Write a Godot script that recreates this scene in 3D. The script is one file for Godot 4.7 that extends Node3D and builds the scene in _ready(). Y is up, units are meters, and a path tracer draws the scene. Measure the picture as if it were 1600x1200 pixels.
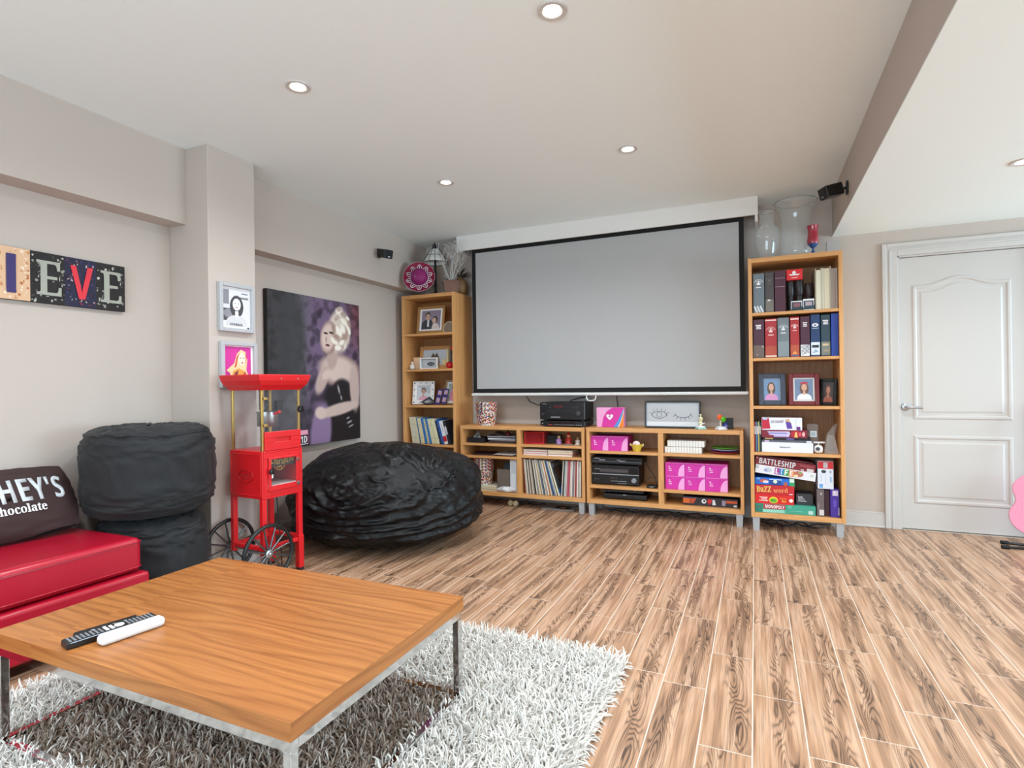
extends Node3D
# A basement family room: media wall with a pull-down screen, shelves, beanbag, popcorn cart, coffee table on a shag rug.

var M := {}            # materials by name
var names := {}        # parent id / name -> count
var rng := RandomNumberGenerator.new()

const ZB := -4.971     # back wall
const XW := -3.28      # left wall
const HC := 2.56       # ceiling
const HS := 2.24       # underside of the dropped ceiling
const FILL_RIGHT := 21.5     # fill lights in two added windows outside the picture
const FILL_BEHIND := 13.0
const POT := 1.65           # recessed lights
const XS := 0.565      # side of the dropped ceiling

func _ready():
	rng.seed = 7
	# ---- camera
	var cam := Camera3D.new(); cam.name = "camera"
	cam.transform = Transform3D(Basis.from_euler(Vector3(0.00212, 0.413, -0.01279), EULER_ORDER_YXZ), Vector3(0, 1.115, 0))
	cam.fov = rad_to_deg(2.0 * atan(600.0 / 867.1)); cam.near = 0.02; cam.far = 60.0
	add_child(cam); cam.current = true
	# ---- environment: a closed room, so the sky only stands outside
	var env := Environment.new()
	env.background_mode = Environment.BG_COLOR
	env.background_color = Color(0.5, 0.55, 0.6)
	env.tonemap_mode = Environment.TONE_MAPPER_LINEAR
	env.tonemap_exposure = 1.13
	env.sdfgi_enabled = true; env.ssao_enabled = true; env.ssil_enabled = true
	var we := WorldEnvironment.new(); we.name = "environment"; we.environment = env; add_child(we)
	# ---- lights: recessed pots in a grid, the same rows carried on behind the camera
	materials()
	recessed_lights()
	# ---- room, then furniture, then small things
	room()
	door_and_trim()
	tile_floor()
	rug()
	screen()
	furniture()
	sofa_corner()
	popcorn_cart()
	wall_art()
	speakers()
	left_bookcase_things()
	left_bench_things()
	right_bench_things()
	right_bookcase_things()
	table_things()
	far_right_things()

# ------------------------------------------------------------------ naming and tagging
func numbered(parent: Node, called: String) -> String:
	var key := str(parent.get_instance_id()) + called
	var n: int = names.get(key, 0)
	names[key] = n + 1
	return called if n == 0 else "%s_%03d" % [called, n]

func thing(called: String, label: String, category: String, at := Vector3.ZERO, turn := 0.0, group := "") -> Node3D:
	var o := Node3D.new()
	o.name = numbered(self, called); add_child(o)
	o.position = at; o.rotation.y = turn
	tag(o, label, category, group)
	return o

func tag(o: Node, label: String, category: String, group := ""):
	o.set_meta("label", label); o.set_meta("category", category)
	if group != "": o.set_meta("group", group)

func part(parent: Node, called: String, st: SurfaceTool, m: Material, label := "") -> MeshInstance3D:
	var o := MeshInstance3D.new()
	o.mesh = st.commit(); o.material_override = m
	o.name = numbered(parent, called); parent.add_child(o)
	o.cast_shadow = GeometryInstance3D.SHADOW_CASTING_SETTING_ON
	if label != "": o.set_meta("label", label)
	return o

func solo(called: String, label: String, category: String, st: SurfaceTool, m: Material, at := Vector3.ZERO, turn := 0.0, group := "") -> MeshInstance3D:
	var o := part(self, called, st, m)
	o.position = at; o.rotation.y = turn
	tag(o, label, category, group)
	return o

func struct(called: String, st: SurfaceTool, m: Material, label: String, category := "wall") -> MeshInstance3D:
	var o := part(self, called, st, m)
	o.set_meta("kind", "structure"); tag(o, label, category)
	return o

# ------------------------------------------------------------------ materials
func mat(called: String, c: Color, rough := 0.6, metal := 0.0) -> StandardMaterial3D:
	if M.has(called): return M[called]
	var m := StandardMaterial3D.new()
	m.resource_name = called; m.albedo_color = c; m.roughness = rough; m.metallic = metal
	M[called] = m
	return m

func hue(hex: String, rough := 0.55) -> StandardMaterial3D:      # plain paint, card or plastic by colour
	return mat("paint_%s_%d" % [hex, int(rough * 100)], Color(hex), rough)

func glassy(called: String, c: Color, alpha := 0.12, rough := 0.03) -> StandardMaterial3D:
	var m := mat(called, Color(c.r, c.g, c.b, alpha), rough)
	m.transparency = BaseMaterial3D.TRANSPARENCY_ALPHA
	return m

func image_mat(called: String, img: Image, rough := 0.5) -> StandardMaterial3D:
	var m := mat(called, Color.WHITE, rough)
	img.generate_mipmaps()
	m.albedo_texture = ImageTexture.create_from_image(img)
	return m

# ------------------------------------------------------------------ mesh helpers
func begin() -> SurfaceTool:
	var st := SurfaceTool.new()
	st.begin(Mesh.PRIMITIVE_TRIANGLES)
	return st

func uv_of(p: Vector3, n: Vector3, grain: int, off: Vector2) -> Vector2:
	var a := n.abs()
	var d := 0
	if a.y >= a.x and a.y >= a.z: d = 1
	elif a.z >= a.x: d = 2
	var u := (d + 1) % 3
	var v := (d + 2) % 3
	if u == grain:
		var w := u; u = v; v = w
	elif v != grain and v != 1 and not (grain == 0 and d == 0):
		var w2 := u; u = v; v = w2
	return Vector2(p[u], p[v]) + off

func tri(st: SurfaceTool, a: Vector3, b: Vector3, c: Vector3, n: Vector3, xf: Transform3D, grain: int, off: Vector2):
	var pts := [a, b, c]
	if (b - a).cross(c - a).dot(n) > 0.0: pts = [a, c, b]        # front faces run clockwise
	var nn := (xf.basis * n).normalized()
	for p in pts:
		st.set_normal(nn); st.set_uv(uv_of(p, n, grain, off)); st.add_vertex(xf * p)

func quad(st: SurfaceTool, a: Vector3, b: Vector3, c: Vector3, d: Vector3, n: Vector3, xf := Transform3D.IDENTITY, grain := -1, off := Vector2.ZERO):
	tri(st, a, b, c, n, xf, grain, off)
	tri(st, a, c, d, n, xf, grain, off)

func ax(i: int) -> Vector3:
	return [Vector3.RIGHT, Vector3.UP, Vector3.BACK][i]

# a chamfered box: centre c, size s, chamfer b
func bx(st: SurfaceTool, c: Vector3, s: Vector3, b := 0.002, xf := Transform3D.IDENTITY, grain := -1, off := Vector2.ZERO) -> SurfaceTool:
	var h := s * 0.5
	b = minf(b, minf(h.x, minf(h.y, h.z)) * 0.8)
	for a in 3:
		var u := (a + 1) % 3
		var v := (a + 2) % 3
		var ea := ax(a); var eu := ax(u); var ev := ax(v)
		for sa in [-1.0, 1.0]:
			var o: Vector3 = c + ea * h[a] * sa
			var du := eu * (h[u] - b); var dv := ev * (h[v] - b)
			quad(st, o - du - dv, o + du - dv, o + du + dv, o - du + dv, ea * sa, xf, grain, off)
			if b > 0.0:
				for su in [-1.0, 1.0]:                              # edge between faces a and u, along v
					var p1: Vector3 = c + ea * sa * h[a] + eu * su * (h[u] - b)
					var p2: Vector3 = c + ea * sa * (h[a] - b) + eu * su * h[u]
					quad(st, p1 - dv, p1 + dv, p2 + dv, p2 - dv, (ea * sa + eu * su).normalized(), xf, grain, off)
	if b > 0.0:
		for sx in [-1.0, 1.0]:
			for sy in [-1.0, 1.0]:
				for sz in [-1.0, 1.0]:
					var k := Vector3(sx, sy, sz)
					tri(st, c + k * Vector3(h.x, h.y - b, h.z - b), c + k * Vector3(h.x - b, h.y, h.z - b), c + k * Vector3(h.x - b, h.y - b, h.z), k.normalized(), xf, grain, off)
	return st

# box between two corners
func bb(st: SurfaceTool, lo: Vector3, hi: Vector3, b := 0.002, grain := -1, off := Vector2.ZERO, xf := Transform3D.IDENTITY) -> SurfaceTool:
	return bx(st, (lo + hi) * 0.5, (hi - lo).abs(), b, xf, grain, off)

func boxed(lo: Vector3, hi: Vector3, b := 0.002, grain := -1, off := Vector2.ZERO) -> SurfaceTool:
	return bb(begin(), lo, hi, b, grain, off)

# profile of (radius, height) turned about y
func lathe(st: SurfaceTool, prof: Array, n := 32, xf := Transform3D.IDENTITY, smooth := true) -> SurfaceTool:
	var m := prof.size()
	var nor := []
	for i in m - 1:
		var d: Vector2 = prof[i + 1] - prof[i]
		nor.append(Vector2(d.y, -d.x).normalized())
	for i in m - 1:
		var n0: Vector2 = nor[i]; var n1: Vector2 = nor[i]
		if smooth:
			if i > 0 and nor[i - 1].dot(nor[i]) > 0.6: n0 = (nor[i - 1] + nor[i]).normalized()
			if i < m - 2 and nor[i + 1].dot(nor[i]) > 0.6: n1 = (nor[i + 1] + nor[i]).normalized()
		for k in n:
			var a0 := TAU * k / n; var a1 := TAU * (k + 1) / n
			var q := []
			for e in [[i, a0, n0], [i + 1, a0, n1], [i + 1, a1, n1], [i, a1, n0]]:
				var pr: Vector2 = prof[e[0]]
				var ang: float = e[1]
				var nn: Vector2 = e[2]
				q.append([Vector3(pr.x * cos(ang), pr.y, pr.x * sin(ang)), Vector3(nn.x * cos(ang), nn.y, nn.x * sin(ang)), Vector2(ang / TAU, pr.y)])
			for t in [[0, 1, 2], [0, 2, 3]]:
				if ((q[t[1]][0] as Vector3) - (q[t[0]][0] as Vector3)).cross((q[t[2]][0] as Vector3) - (q[t[0]][0] as Vector3)).dot((q[0][1] as Vector3) + (q[2][1] as Vector3)) > 0: t = [t[0], t[2], t[1]]
				for j in t:
					st.set_normal((xf.basis * (q[j][1] as Vector3)).normalized()); st.set_uv(q[j][2]); st.add_vertex(xf * (q[j][0] as Vector3))
	return st

# round bar through points; r is a number or one radius per point
func tube(st: SurfaceTool, pts: Array, r, n := 8, closed := false, xf := Transform3D.IDENTITY) -> SurfaceTool:
	var m := pts.size()
	var rings := []
	var side := Vector3.ZERO
	for i in m:
		var p: Vector3 = pts[i]
		var nx: Vector3 = pts[(i + 1) % m] if closed or i < m - 1 else p
		var pv: Vector3 = pts[(i - 1 + m) % m] if closed or i > 0 else p
		var t := (nx - pv).normalized()
		if side == Vector3.ZERO:
			side = t.cross(Vector3.UP) if absf(t.y) < 0.9 else t.cross(Vector3.RIGHT)
		side = (side - t * side.dot(t)).normalized()
		var up := t.cross(side)
		var rad: float = r if (r is float or r is int) else r[i]
		var ring := []
		for k in n:
			var a := TAU * k / n
			var d := side * cos(a) + up * sin(a)
			ring.append([p + d * rad, d])
		rings.append(ring)
	var last := m if closed else m - 1
	for i in last:
		var A: Array = rings[i]; var B: Array = rings[(i + 1) % m]
		for k in n:
			var k2 := (k + 1) % n
			for v in [A[k], B[k2], A[k2], A[k], B[k], B[k2]]:
				st.set_normal((xf.basis * (v[1] as Vector3)).normalized()); st.set_uv(Vector2.ZERO); st.add_vertex(xf * (v[0] as Vector3))
	if not closed:
		for e in [[0, 1], [m - 1, m - 2]]:
			var c: Vector3 = pts[e[0]]
			var nn: Vector3 = (c - (pts[e[1]] as Vector3)).normalized()
			var ring2: Array = rings[e[0]]
			for k in n:
				tri(st, c, ring2[k][0], ring2[(k + 1) % n][0], nn, xf, -1, Vector2.ZERO)
	return st

# outline in x,y pushed from z0 to z1
func prism(st: SurfaceTool, poly: PackedVector2Array, z0: float, z1: float, xf := Transform3D.IDENTITY) -> SurfaceTool:
	var ids := Geometry2D.triangulate_polygon(poly)
	for i in range(0, ids.size(), 3):
		var a := poly[ids[i]]; var b := poly[ids[i + 1]]; var c := poly[ids[i + 2]]
		tri(st, Vector3(a.x, a.y, z1), Vector3(b.x, b.y, z1), Vector3(c.x, c.y, z1), Vector3.BACK, xf, -1, Vector2.ZERO)
		tri(st, Vector3(a.x, a.y, z0), Vector3(b.x, b.y, z0), Vector3(c.x, c.y, z0), Vector3.FORWARD, xf, -1, Vector2.ZERO)
	var sgn := 1.0 if Geometry2D.is_polygon_clockwise(poly) else -1.0
	for i in poly.size():
		var a := poly[i]; var b := poly[(i + 1) % poly.size()]
		var n := Vector3(-(b - a).y, (b - a).x, 0).normalized() * sgn
		quad(st, Vector3(a.x, a.y, z0), Vector3(b.x, b.y, z0), Vector3(b.x, b.y, z1), Vector3(a.x, a.y, z1), n, xf)
	return st

# rectangles stacked into a tapering body: rings of [centre, half x, half z]
func loft(st: SurfaceTool, rings: Array, xf := Transform3D.IDENTITY) -> SurfaceTool:
	var cor := [Vector2(-1, -1), Vector2(1, -1), Vector2(1, 1), Vector2(-1, 1)]
	for i in rings.size() - 1:
		for k in 4:
			var q := []
			for e in [[i, k], [i, (k + 1) % 4], [i + 1, (k + 1) % 4], [i + 1, k]]:
				var r: Array = rings[e[0]]
				var s: Vector2 = cor[e[1]]
				q.append((r[0] as Vector3) + Vector3(s.x * r[1], 0, s.y * r[2]))
			var out := Vector3(cor[k].x + cor[(k + 1) % 4].x, 0, cor[k].y + cor[(k + 1) % 4].y)
			var n: Vector3 = (q[2] - q[0]).cross(q[3] - q[1]).normalized()
			if n.dot(out) < 0: n = -n
			quad(st, q[0], q[1], q[2], q[3], n, xf)
	for e in [[0, Vector3.DOWN], [rings.size() - 1, Vector3.UP]]:
		var r: Array = rings[e[0]]
		var p := []
		for s in cor: p.append((r[0] as Vector3) + Vector3(s.x * r[1], 0, s.y * r[2]))
		quad(st, p[0], p[1], p[2], p[3], e[1], xf)
	return st

# rounded box: corner radius r; f moves each point (for crowned or crumpled soft things)
func rbox(st: SurfaceTool, c: Vector3, s: Vector3, r: float, corner := 4, mid := 1, f = null) -> SurfaceTool:
	var h := s * 0.5
	r = minf(r, minf(h.x, minf(h.y, h.z)) * 0.98)
	var steps := []
	for i in corner + 1: steps.append([-1.0, tan(-PI / 4 + PI / 4 * i / corner)])
	for i in range(1, mid): steps.append([-1.0 + 2.0 * i / mid, 0.0])
	for i in corner + 1: steps.append([1.0, tan(PI / 4 * i / corner)])
	var nn := steps.size()
	for a in 3:
		var u := (a + 1) % 3; var v := (a + 2) % 3
		var ea := ax(a); var eu := ax(u); var ev := ax(v)
		for sa in [-1.0, 1.0]:
			for i in nn - 1:
				for j in nn - 1:
					var q := []
					for e in [[i, j], [i + 1, j], [i + 1, j + 1], [i, j + 1]]:
						var su: Array = steps[e[0]]; var sv: Array = steps[e[1]]
						var d: Vector3 = (ea * sa + eu * su[1] + ev * sv[1]).normalized()
						var p: Vector3 = eu * su[0] * (h[u] - r) + ev * sv[0] * (h[v] - r) + ea * sa * (h[a] - r) + d * r
						if f != null: p = f.call(p, d)
						q.append([c + p, d])
					var order := [0, 2, 1, 0, 3, 2] if sa > 0 else [0, 1, 2, 0, 2, 3]
					for k in order:
						st.set_normal(q[k][1]); st.set_uv(Vector2(q[k][0][u], q[k][0][v])); st.add_vertex(q[k][0])
	return st

# closed round surface from fn(u, v): u runs round (0..1), v from bottom to top; smooth normals
func skin(fn: Callable, nu: int, nv: int) -> SurfaceTool:
	var st := begin()
	for j in nv + 1:
		for i in nu + 1:
			st.set_uv(Vector2(float(i) / nu, float(j) / nv))
			st.add_vertex(fn.call(float(i % nu) / nu, float(j) / nv))
	for j in nv:
		for i in nu:
			var a := j * (nu + 1) + i
			for k in [a, a + 1, a + nu + 2, a, a + nu + 2, a + nu + 1]: st.add_index(k)
	st.set_smooth_group(0)
	st.generate_normals()
	return st

func disc_poly(cx: float, cy: float, rx: float, ry: float, n := 24, a0 := 0.0, a1 := TAU) -> PackedVector2Array:
	var p := PackedVector2Array()
	var full := absf(a1 - a0) > TAU - 0.01
	for i in (n if full else n + 1):
		var a := a0 + (a1 - a0) * i / n
		p.append(Vector2(cx + rx * cos(a), cy + ry * sin(a)))
	return p

func rect_poly(x0: float, y0: float, x1: float, y1: float) -> PackedVector2Array:
	return PackedVector2Array([Vector2(x0, y0), Vector2(x1, y0), Vector2(x1, y1), Vector2(x0, y1)])

func pv(a: Array) -> PackedVector2Array:
	var p := PackedVector2Array()
	for i in range(0, a.size(), 2): p.append(Vector2(a[i], a[i + 1]))
	return p

# flat print: coloured shapes laid over each other in hair-thin layers, as ink is
func print_art(parent: Node, called: String, xf: Transform3D, shapes: Array, rough := 0.5, label := "") -> MeshInstance3D:
	var st := begin()
	var z := 0.0004
	var step := minf(0.00025, 0.003 / maxf(shapes.size(), 1.0))
	for s in shapes:
		var poly: PackedVector2Array = s[0]
		var col: Color = (Color(s[1]) if s[1] is String else s[1])
		st.set_color(col.srgb_to_linear())
		var ids := Geometry2D.triangulate_polygon(poly)
		for i in range(0, ids.size(), 3):
			var a := poly[ids[i]]; var b := poly[ids[i + 1]]; var c := poly[ids[i + 2]]
			tri(st, Vector3(a.x, a.y, z), Vector3(b.x, b.y, z), Vector3(c.x, c.y, z), Vector3.BACK, xf, -1, Vector2.ZERO)
		z += step
	var m := mat("print_%d" % int(rough * 100), Color.WHITE, rough)
	m.vertex_color_use_as_albedo = true
	return part(parent, called, st, m, label)

# raised lettering w wide and h high, centred on xf
func letters(parent: Node, called: String, text: String, w: float, h: float, m: Material, xf: Transform3D, font := "Droid Sans", bold := true, depth := 0.0006) -> MeshInstance3D:
	var t := TextMesh.new()
	var f := SystemFont.new(); f.font_names = PackedStringArray([font])
	if bold: f.font_weight = 700
	t.font = f; t.text = text; t.font_size = 48; t.pixel_size = 0.01; t.depth = 0.02; t.curve_step = 2.0
	var b := t.get_aabb()
	var o := MeshInstance3D.new()
	o.mesh = t; o.material_override = m
	o.name = numbered(parent, called); parent.add_child(o)
	var sc := Vector3(w / maxf(b.size.x, 0.001), h / maxf(b.size.y, 0.001), depth / 0.02)
	var c := b.position + b.size * 0.5
	o.transform = xf * Transform3D(Basis.from_scale(sc), -Vector3(c.x * sc.x, c.y * sc.y, 0))
	return o

func tf(x: float, y: float, z: float, ry := 0.0, rx := 0.0, rz := 0.0) -> Transform3D:
	return Transform3D(Basis.from_euler(Vector3(rx, ry, rz)), Vector3(x, y, z))

# ------------------------------------------------------------------ materials with grain
func stretched_noise(seed_: int, freq: float, w: int, h: int, sx: int, sy: int, octaves := 3) -> PackedByteArray:
	var n := FastNoiseLite.new()
	n.seed = seed_; n.noise_type = FastNoiseLite.TYPE_SIMPLEX_SMOOTH; n.frequency = freq
	n.fractal_octaves = octaves
	var im := n.get_image(maxi(w / sx, 4), maxi(h / sy, 4), false, false, false)
	im.convert(Image.FORMAT_L8)
	im.resize(w, h, Image.INTERPOLATE_CUBIC)
	return im.get_data()

# straight grained veneer: u across the grain, v along it
func veneer(seed_: int, w: int, h: int, light: Color, dark: Color, rings: float, swirl: float) -> Image:
	var broad := stretched_noise(seed_, 0.012, w, h, 1, 8)
	var fine := stretched_noise(seed_ + 1, 0.09, w, h, 1, 24, 4)
	var warp := stretched_noise(seed_ + 2, 0.006, w, h, 1, 3, 2)
	var out := PackedByteArray(); out.resize(w * h * 3)
	for i in w * h:
		var x := float(i % w) / w
		var f := x * rings + warp[i] / 255.0 * swirl
		var line := absf(f - floorf(f) - 0.5) * 2.0
		var k := clampf(0.30 * broad[i] / 255.0 + 0.45 * fine[i] / 255.0 + 0.32 * line * line - 0.02, 0.0, 1.0)
		var c := light.lerp(dark, k)
		out[i * 3] = int(c.r * 255); out[i * 3 + 1] = int(c.g * 255); out[i * 3 + 2] = int(c.b * 255)
	return Image.create_from_data(w, h, false, Image.FORMAT_RGB8, out)

# six printed wood-look tiles side by side: fine straight grain on one flank, swirling dark figure on the other
func tile_print(w: int, h: int, kinds: int) -> Image:
	var tw := w / kinds
	var a := stretched_noise(41, 0.0075, w, h, 1, 8, 1)
	var b := stretched_noise(42, 0.02, w, h, 1, 9, 2)
	var fine := stretched_noise(43, 0.12, w, h, 1, 48, 3)
	var band := stretched_noise(44, 0.016, w, h, 1, 16, 2)
	var out := PackedByteArray(); out.resize(w * h * 3)
	var tan := Color("ba8f6e"); var pale := Color("cda688"); var brown := Color("8b6a52"); var dark := Color("46352a")
	for i in w * h:
		var px := i % w
		var kind := px / tw
		var u := float(px % tw) / tw
		var v := float(i / w) / h
		if kind % 2 == 1: u = 1.0 - u
		var off := absf(u - 0.66 - 0.09 * sin(v * 6.0 + kind * 1.7))
		var swirl := clampf(1.15 - off * 3.6, 0.0, 1.0)     # the figured strip
		var wa := a[i] / 255.0 - 0.5
		var wb := b[i] / 255.0 - 0.5
		var f := u * 7.0 + wa * (1.0 + 11.0 * swirl) + wb * (0.5 + 1.6 * swirl) + off * 6.0 * swirl
		var r := f - floorf(f)
		var line := pow(maxf(0.0, 1.0 - absf(r - 0.5) * 3.0), 1.3)
		var bd := band[i] / 255.0
		var strong := clampf(0.16 + 0.95 * swirl, 0.0, 1.0) * clampf(1.5 - bd * 1.5, 0.25, 1.0)
		var c := tan.lerp(pale, clampf((bd - 0.42) * 3.0, 0.0, 1.0))
		c = c.lerp(brown, clampf(0.40 * swirl + 1.7 * (0.46 - bd), 0.0, 0.75))
		c = c.lerp(dark, clampf(line * strong * 1.0, 0.0, 0.85))
		c = c.darkened(clampf((0.52 - fine[i] / 255.0) * 0.6, 0.0, 0.22))
		out[i * 3] = int(c.r * 255); out[i * 3 + 1] = int(c.g * 255); out[i * 3 + 2] = int(c.b * 255)
	return Image.create_from_data(w, h, false, Image.FORMAT_RGB8, out)

func materials():
	var m: StandardMaterial3D
	mat("ceiling_paint", Color("f1f8f7"), 0.9)
	mat("wall_paint", Color("c3b6ac"), 0.85)
	mat("trim_paint", Color("cac4bf"), 0.45)
	mat("grout", Color("d9cdbf"), 0.9)
	m = image_mat("tile", tile_print(1536, 1024, 6), 0.38)
	m.metallic_specular = 0.5
	m = image_mat("beech", veneer(11, 512, 512, Color("e8ae70"), Color("c48a50"), 9.0, 3.0), 0.45)
	m.uv1_scale = Vector3(3.0, 1.1, 1.0)
	m = image_mat("beech_deep", veneer(12, 512, 512, Color("be8853"), Color("97633a"), 9.0, 3.0), 0.5)
	m.uv1_scale = Vector3(3.0, 1.1, 1.0)
	m = image_mat("walnut", veneer(23, 1024, 1024, Color("c98648"), Color("80481f"), 26.0, 2.2), 0.33)
	m.uv1_scale = Vector3(1.0, 0.55, 1.0)
	mat("chrome", Color("d8d9da"), 0.08, 1.0)
	mat("steel", Color("b9bbbd"), 0.3, 0.9)
	mat("alu_paint", Color("b4b7ba"), 0.4, 0.3)
	mat("brass", Color("b8995a"), 0.34, 0.85)
	mat("black_plastic", Color("141415"), 0.4)
	mat("black_satin", Color("0d0d0e"), 0.3)
	mat("black_matte", Color("101010"), 0.8)
	mat("white_plastic", Color("e2e2e0"), 0.35)
	mat("red_metal", Color("d81c22"), 0.32)
	m = mat("red_leather", Color("b0132c"), 0.27)
	var ln := FastNoiseLite.new(); ln.seed = 5; ln.frequency = 0.12; ln.noise_type = FastNoiseLite.TYPE_CELLULAR
	var li := ln.get_image(256, 256, false, false, true)
	li.bump_map_to_normal_map(1.2)
	m.normal_enabled = true; m.normal_texture = ImageTexture.create_from_image(li); m.normal_scale = 0.12
	m.uv1_triplanar = true; m.uv1_scale = Vector3(7, 7, 7)
	m = mat("velvet_black", Color("060607"), 1.0); m.metallic_specular = 0.42
	var vn := FastNoiseLite.new(); vn.seed = 33; vn.frequency = 0.018; vn.fractal_octaves = 3
	var vi := vn.get_image(256, 256, false, false, true); vi.convert(Image.FORMAT_L8)
	var vd := vi.get_data()
	for i in vd.size(): vd[i] = int(clampf(55.0 + vd[i] * 0.6, 95.0, 185.0))
	m.roughness_texture = ImageTexture.create_from_image(Image.create_from_data(256, 256, false, Image.FORMAT_L8, vd))
	m = mat("plush_grey", Color("17181a"), 0.75); m.rim_enabled = true; m.rim = 0.22; m.rim_tint = 0.3
	for k in ["velvet_black", "plush_grey"]:
		var n := FastNoiseLite.new(); n.seed = 9; n.frequency = 0.05; n.fractal_octaves = 4
		var im := n.get_image(256, 256, false, false, true)
		var bump := im.duplicate() as Image
		bump.bump_map_to_normal_map(3.0)
		M[k].normal_enabled = true; M[k].normal_texture = ImageTexture.create_from_image(bump); M[k].normal_scale = 0.28
		M[k].uv1_triplanar = true; M[k].uv1_scale = Vector3(5, 5, 5)
	mat("screen_cloth", Color("b4b4b4"), 0.85)
	m = glassy("clear_glass", Color("eef4f4"), 0.10, 0.02)
	m = glassy("pane_glass", Color("e6eaf0"), 0.02, 0.05); m.metallic_specular = 0.12
	glassy("acrylic", Color("dfe6ea"), 0.11, 0.06)
	m = mat("lamp_glow", Color.WHITE, 0.5)
	m.emission_enabled = true; m.emission = Color(1.0, 0.97, 0.92); m.emission_energy_multiplier = 6.0

# ------------------------------------------------------------------ lamps
func recessed_lights():
	var spots := []
	var rows := ["row before the screen", "second row from the screen", "third row from the screen", "fourth row from the screen", "last row"]
	for x in [-1.99, -0.70]:
		for i in 5: spots.append([Vector3(x, HC, -3.42 + 1.39 * i), "%s column of the main ceiling, %s" % ["left" if x < -1.0 else "right", rows[i]]])
	for i in 5: spots.append([Vector3(1.29, HS, -3.70 + 1.5 * i), "lower ceiling by the door, %s one out" % ORD[i]])
	for i in 2: spots.append([Vector3(2.6, HS, -0.7 + 2.3 * i), "lower ceiling far to the right, %s one" % ORD[i]])
	for s in spots:
		var t := thing("recessed_light", "recessed ceiling light, " + s[1], "ceiling light", s[0], 0.0, "recessed ceiling lights")
		part(t, "trim_ring", lathe(begin(), [Vector2(0.038, 0.012), Vector2(0.040, -0.004), Vector2(0.056, -0.006), Vector2(0.060, -0.001), Vector2(0.060, 0.004)], 28), M["trim_paint"])
		part(t, "lens", lathe(begin(), [Vector2(0.001, -0.003), Vector2(0.030, -0.0025), Vector2(0.039, 0.002)], 24), M["lamp_glow"])
		var l := SpotLight3D.new()
		l.name = "lamp"; t.add_child(l)
		l.position = Vector3(0, -0.012, 0); l.rotation.x = -PI / 2
		l.light_color = Color(0.95, 0.975, 1.0)
		l.light_energy = POT; l.spot_range = 12.0; l.spot_attenuation = 2.0
		l.spot_angle = 80.0; l.spot_angle_attenuation = 0.8
		l.light_size = 0.08; l.shadow_enabled = true

# ------------------------------------------------------------------ shell
func room():
	var x1 := 5.6; var z1 := 3.2; var t := 0.12
	struct("ceiling", boxed(Vector3(XW - t, HC, ZB - t), Vector3(x1 + t, HC + t, z1 + t), 0), M["ceiling_paint"], "flat off-white ceiling with small recessed lights", "ceiling")
	var st := boxed(Vector3(XS, HS + 0.006, ZB), Vector3(x1, HC, z1), 0)
	struct("wall_bulkhead", st, M["wall_paint"], "beige upright side of the dropped ceiling by the door")
	struct("ceiling_001", boxed(Vector3(XS, HS, ZB), Vector3(x1, HS + 0.006, z1), 0), M["ceiling_paint"], "lower white ceiling above the white door", "ceiling")
	# back wall with the door opening
	st = begin()
	bb(st, Vector3(XW - t, 0, ZB - t), Vector3(0.985, HC, ZB), 0)
	bb(st, Vector3(0.985, 2.045, ZB - t), Vector3(1.79, HC, ZB), 0)
	bb(st, Vector3(1.79, 0, ZB - t), Vector3(x1 + t, HC, ZB), 0)
	bb(st, Vector3(0.98, -0.01, ZB - t - 0.06), Vector3(1.8, 2.05, ZB - t), 0)
	struct("wall_back", st, M["wall_paint"], "beige back wall behind the projector screen and shelves")
	struct("wall_left", boxed(Vector3(XW - t, 0, ZB), Vector3(XW, HC, z1), 0), M["wall_paint"], "pale beige recessed left wall behind the sofa and canvas")
	struct("wall_beam", boxed(Vector3(XW, 2.108, -2.28), Vector3(-3.13, HC, z1), 0), M["wall_paint"], "beige boxed beam along the left wall above the word sign")
	struct("wall_beam", boxed(Vector3(XW, 2.075, ZB), Vector3(-3.145, HC, -2.615), 0), M["wall_paint"], "beige boxed beam along the left wall above the portrait canvas")
	struct("wall_pillar", boxed(Vector3(XW, 0, -2.615), Vector3(-2.943, HC, -2.28), 0.003), M["wall_paint"], "square beige pillar with two small frames on it")
	# right wall and the wall behind the viewer, each opened for an added fill window
	st = begin()
	bb(st, Vector3(x1, 0, ZB), Vector3(x1 + t, HC, -4.85), 0)
	bb(st, Vector3(x1, 0, -1.45), Vector3(x1 + t, HC, z1), 0)
	bb(st, Vector3(x1, 0, -4.85), Vector3(x1 + t, 0.35, -1.45), 0)
	bb(st, Vector3(x1, 2.15, -4.85), Vector3(x1 + t, HC, -1.45), 0)
	struct("wall_right", st, M["wall_paint"], "beige right wall with an opening for the added fill window, outside the picture")
	st = begin()
	bb(st, Vector3(XW - t, 0, z1), Vector3(-2.3, HC, z1 + t), 0)
	bb(st, Vector3(0.9, 0, z1), Vector3(x1 + t, HC, z1 + t), 0)
	bb(st, Vector3(-2.3, 0, z1), Vector3(0.9, 0.5, z1 + t), 0)
	bb(st, Vector3(-2.3, 2.25, z1), Vector3(0.9, HC, z1 + t), 0)
	struct("wall_front", st, M["wall_paint"], "beige wall with an opening for the added fill window, behind the viewer")
	window_fill("window_1", "added white-framed window with a fill light in the unseen right wall", Vector3(x1 + 0.06, 1.25, -3.15), PI / 2, 3.4, 1.8, FILL_RIGHT, 22.0)
	window_fill("window_2", "added white-framed window with a fill light in the unseen wall behind the viewer", Vector3(-0.7, 1.375, z1 + 0.06), 0.0, 3.2, 1.75, FILL_BEHIND, 40.0)

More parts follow.
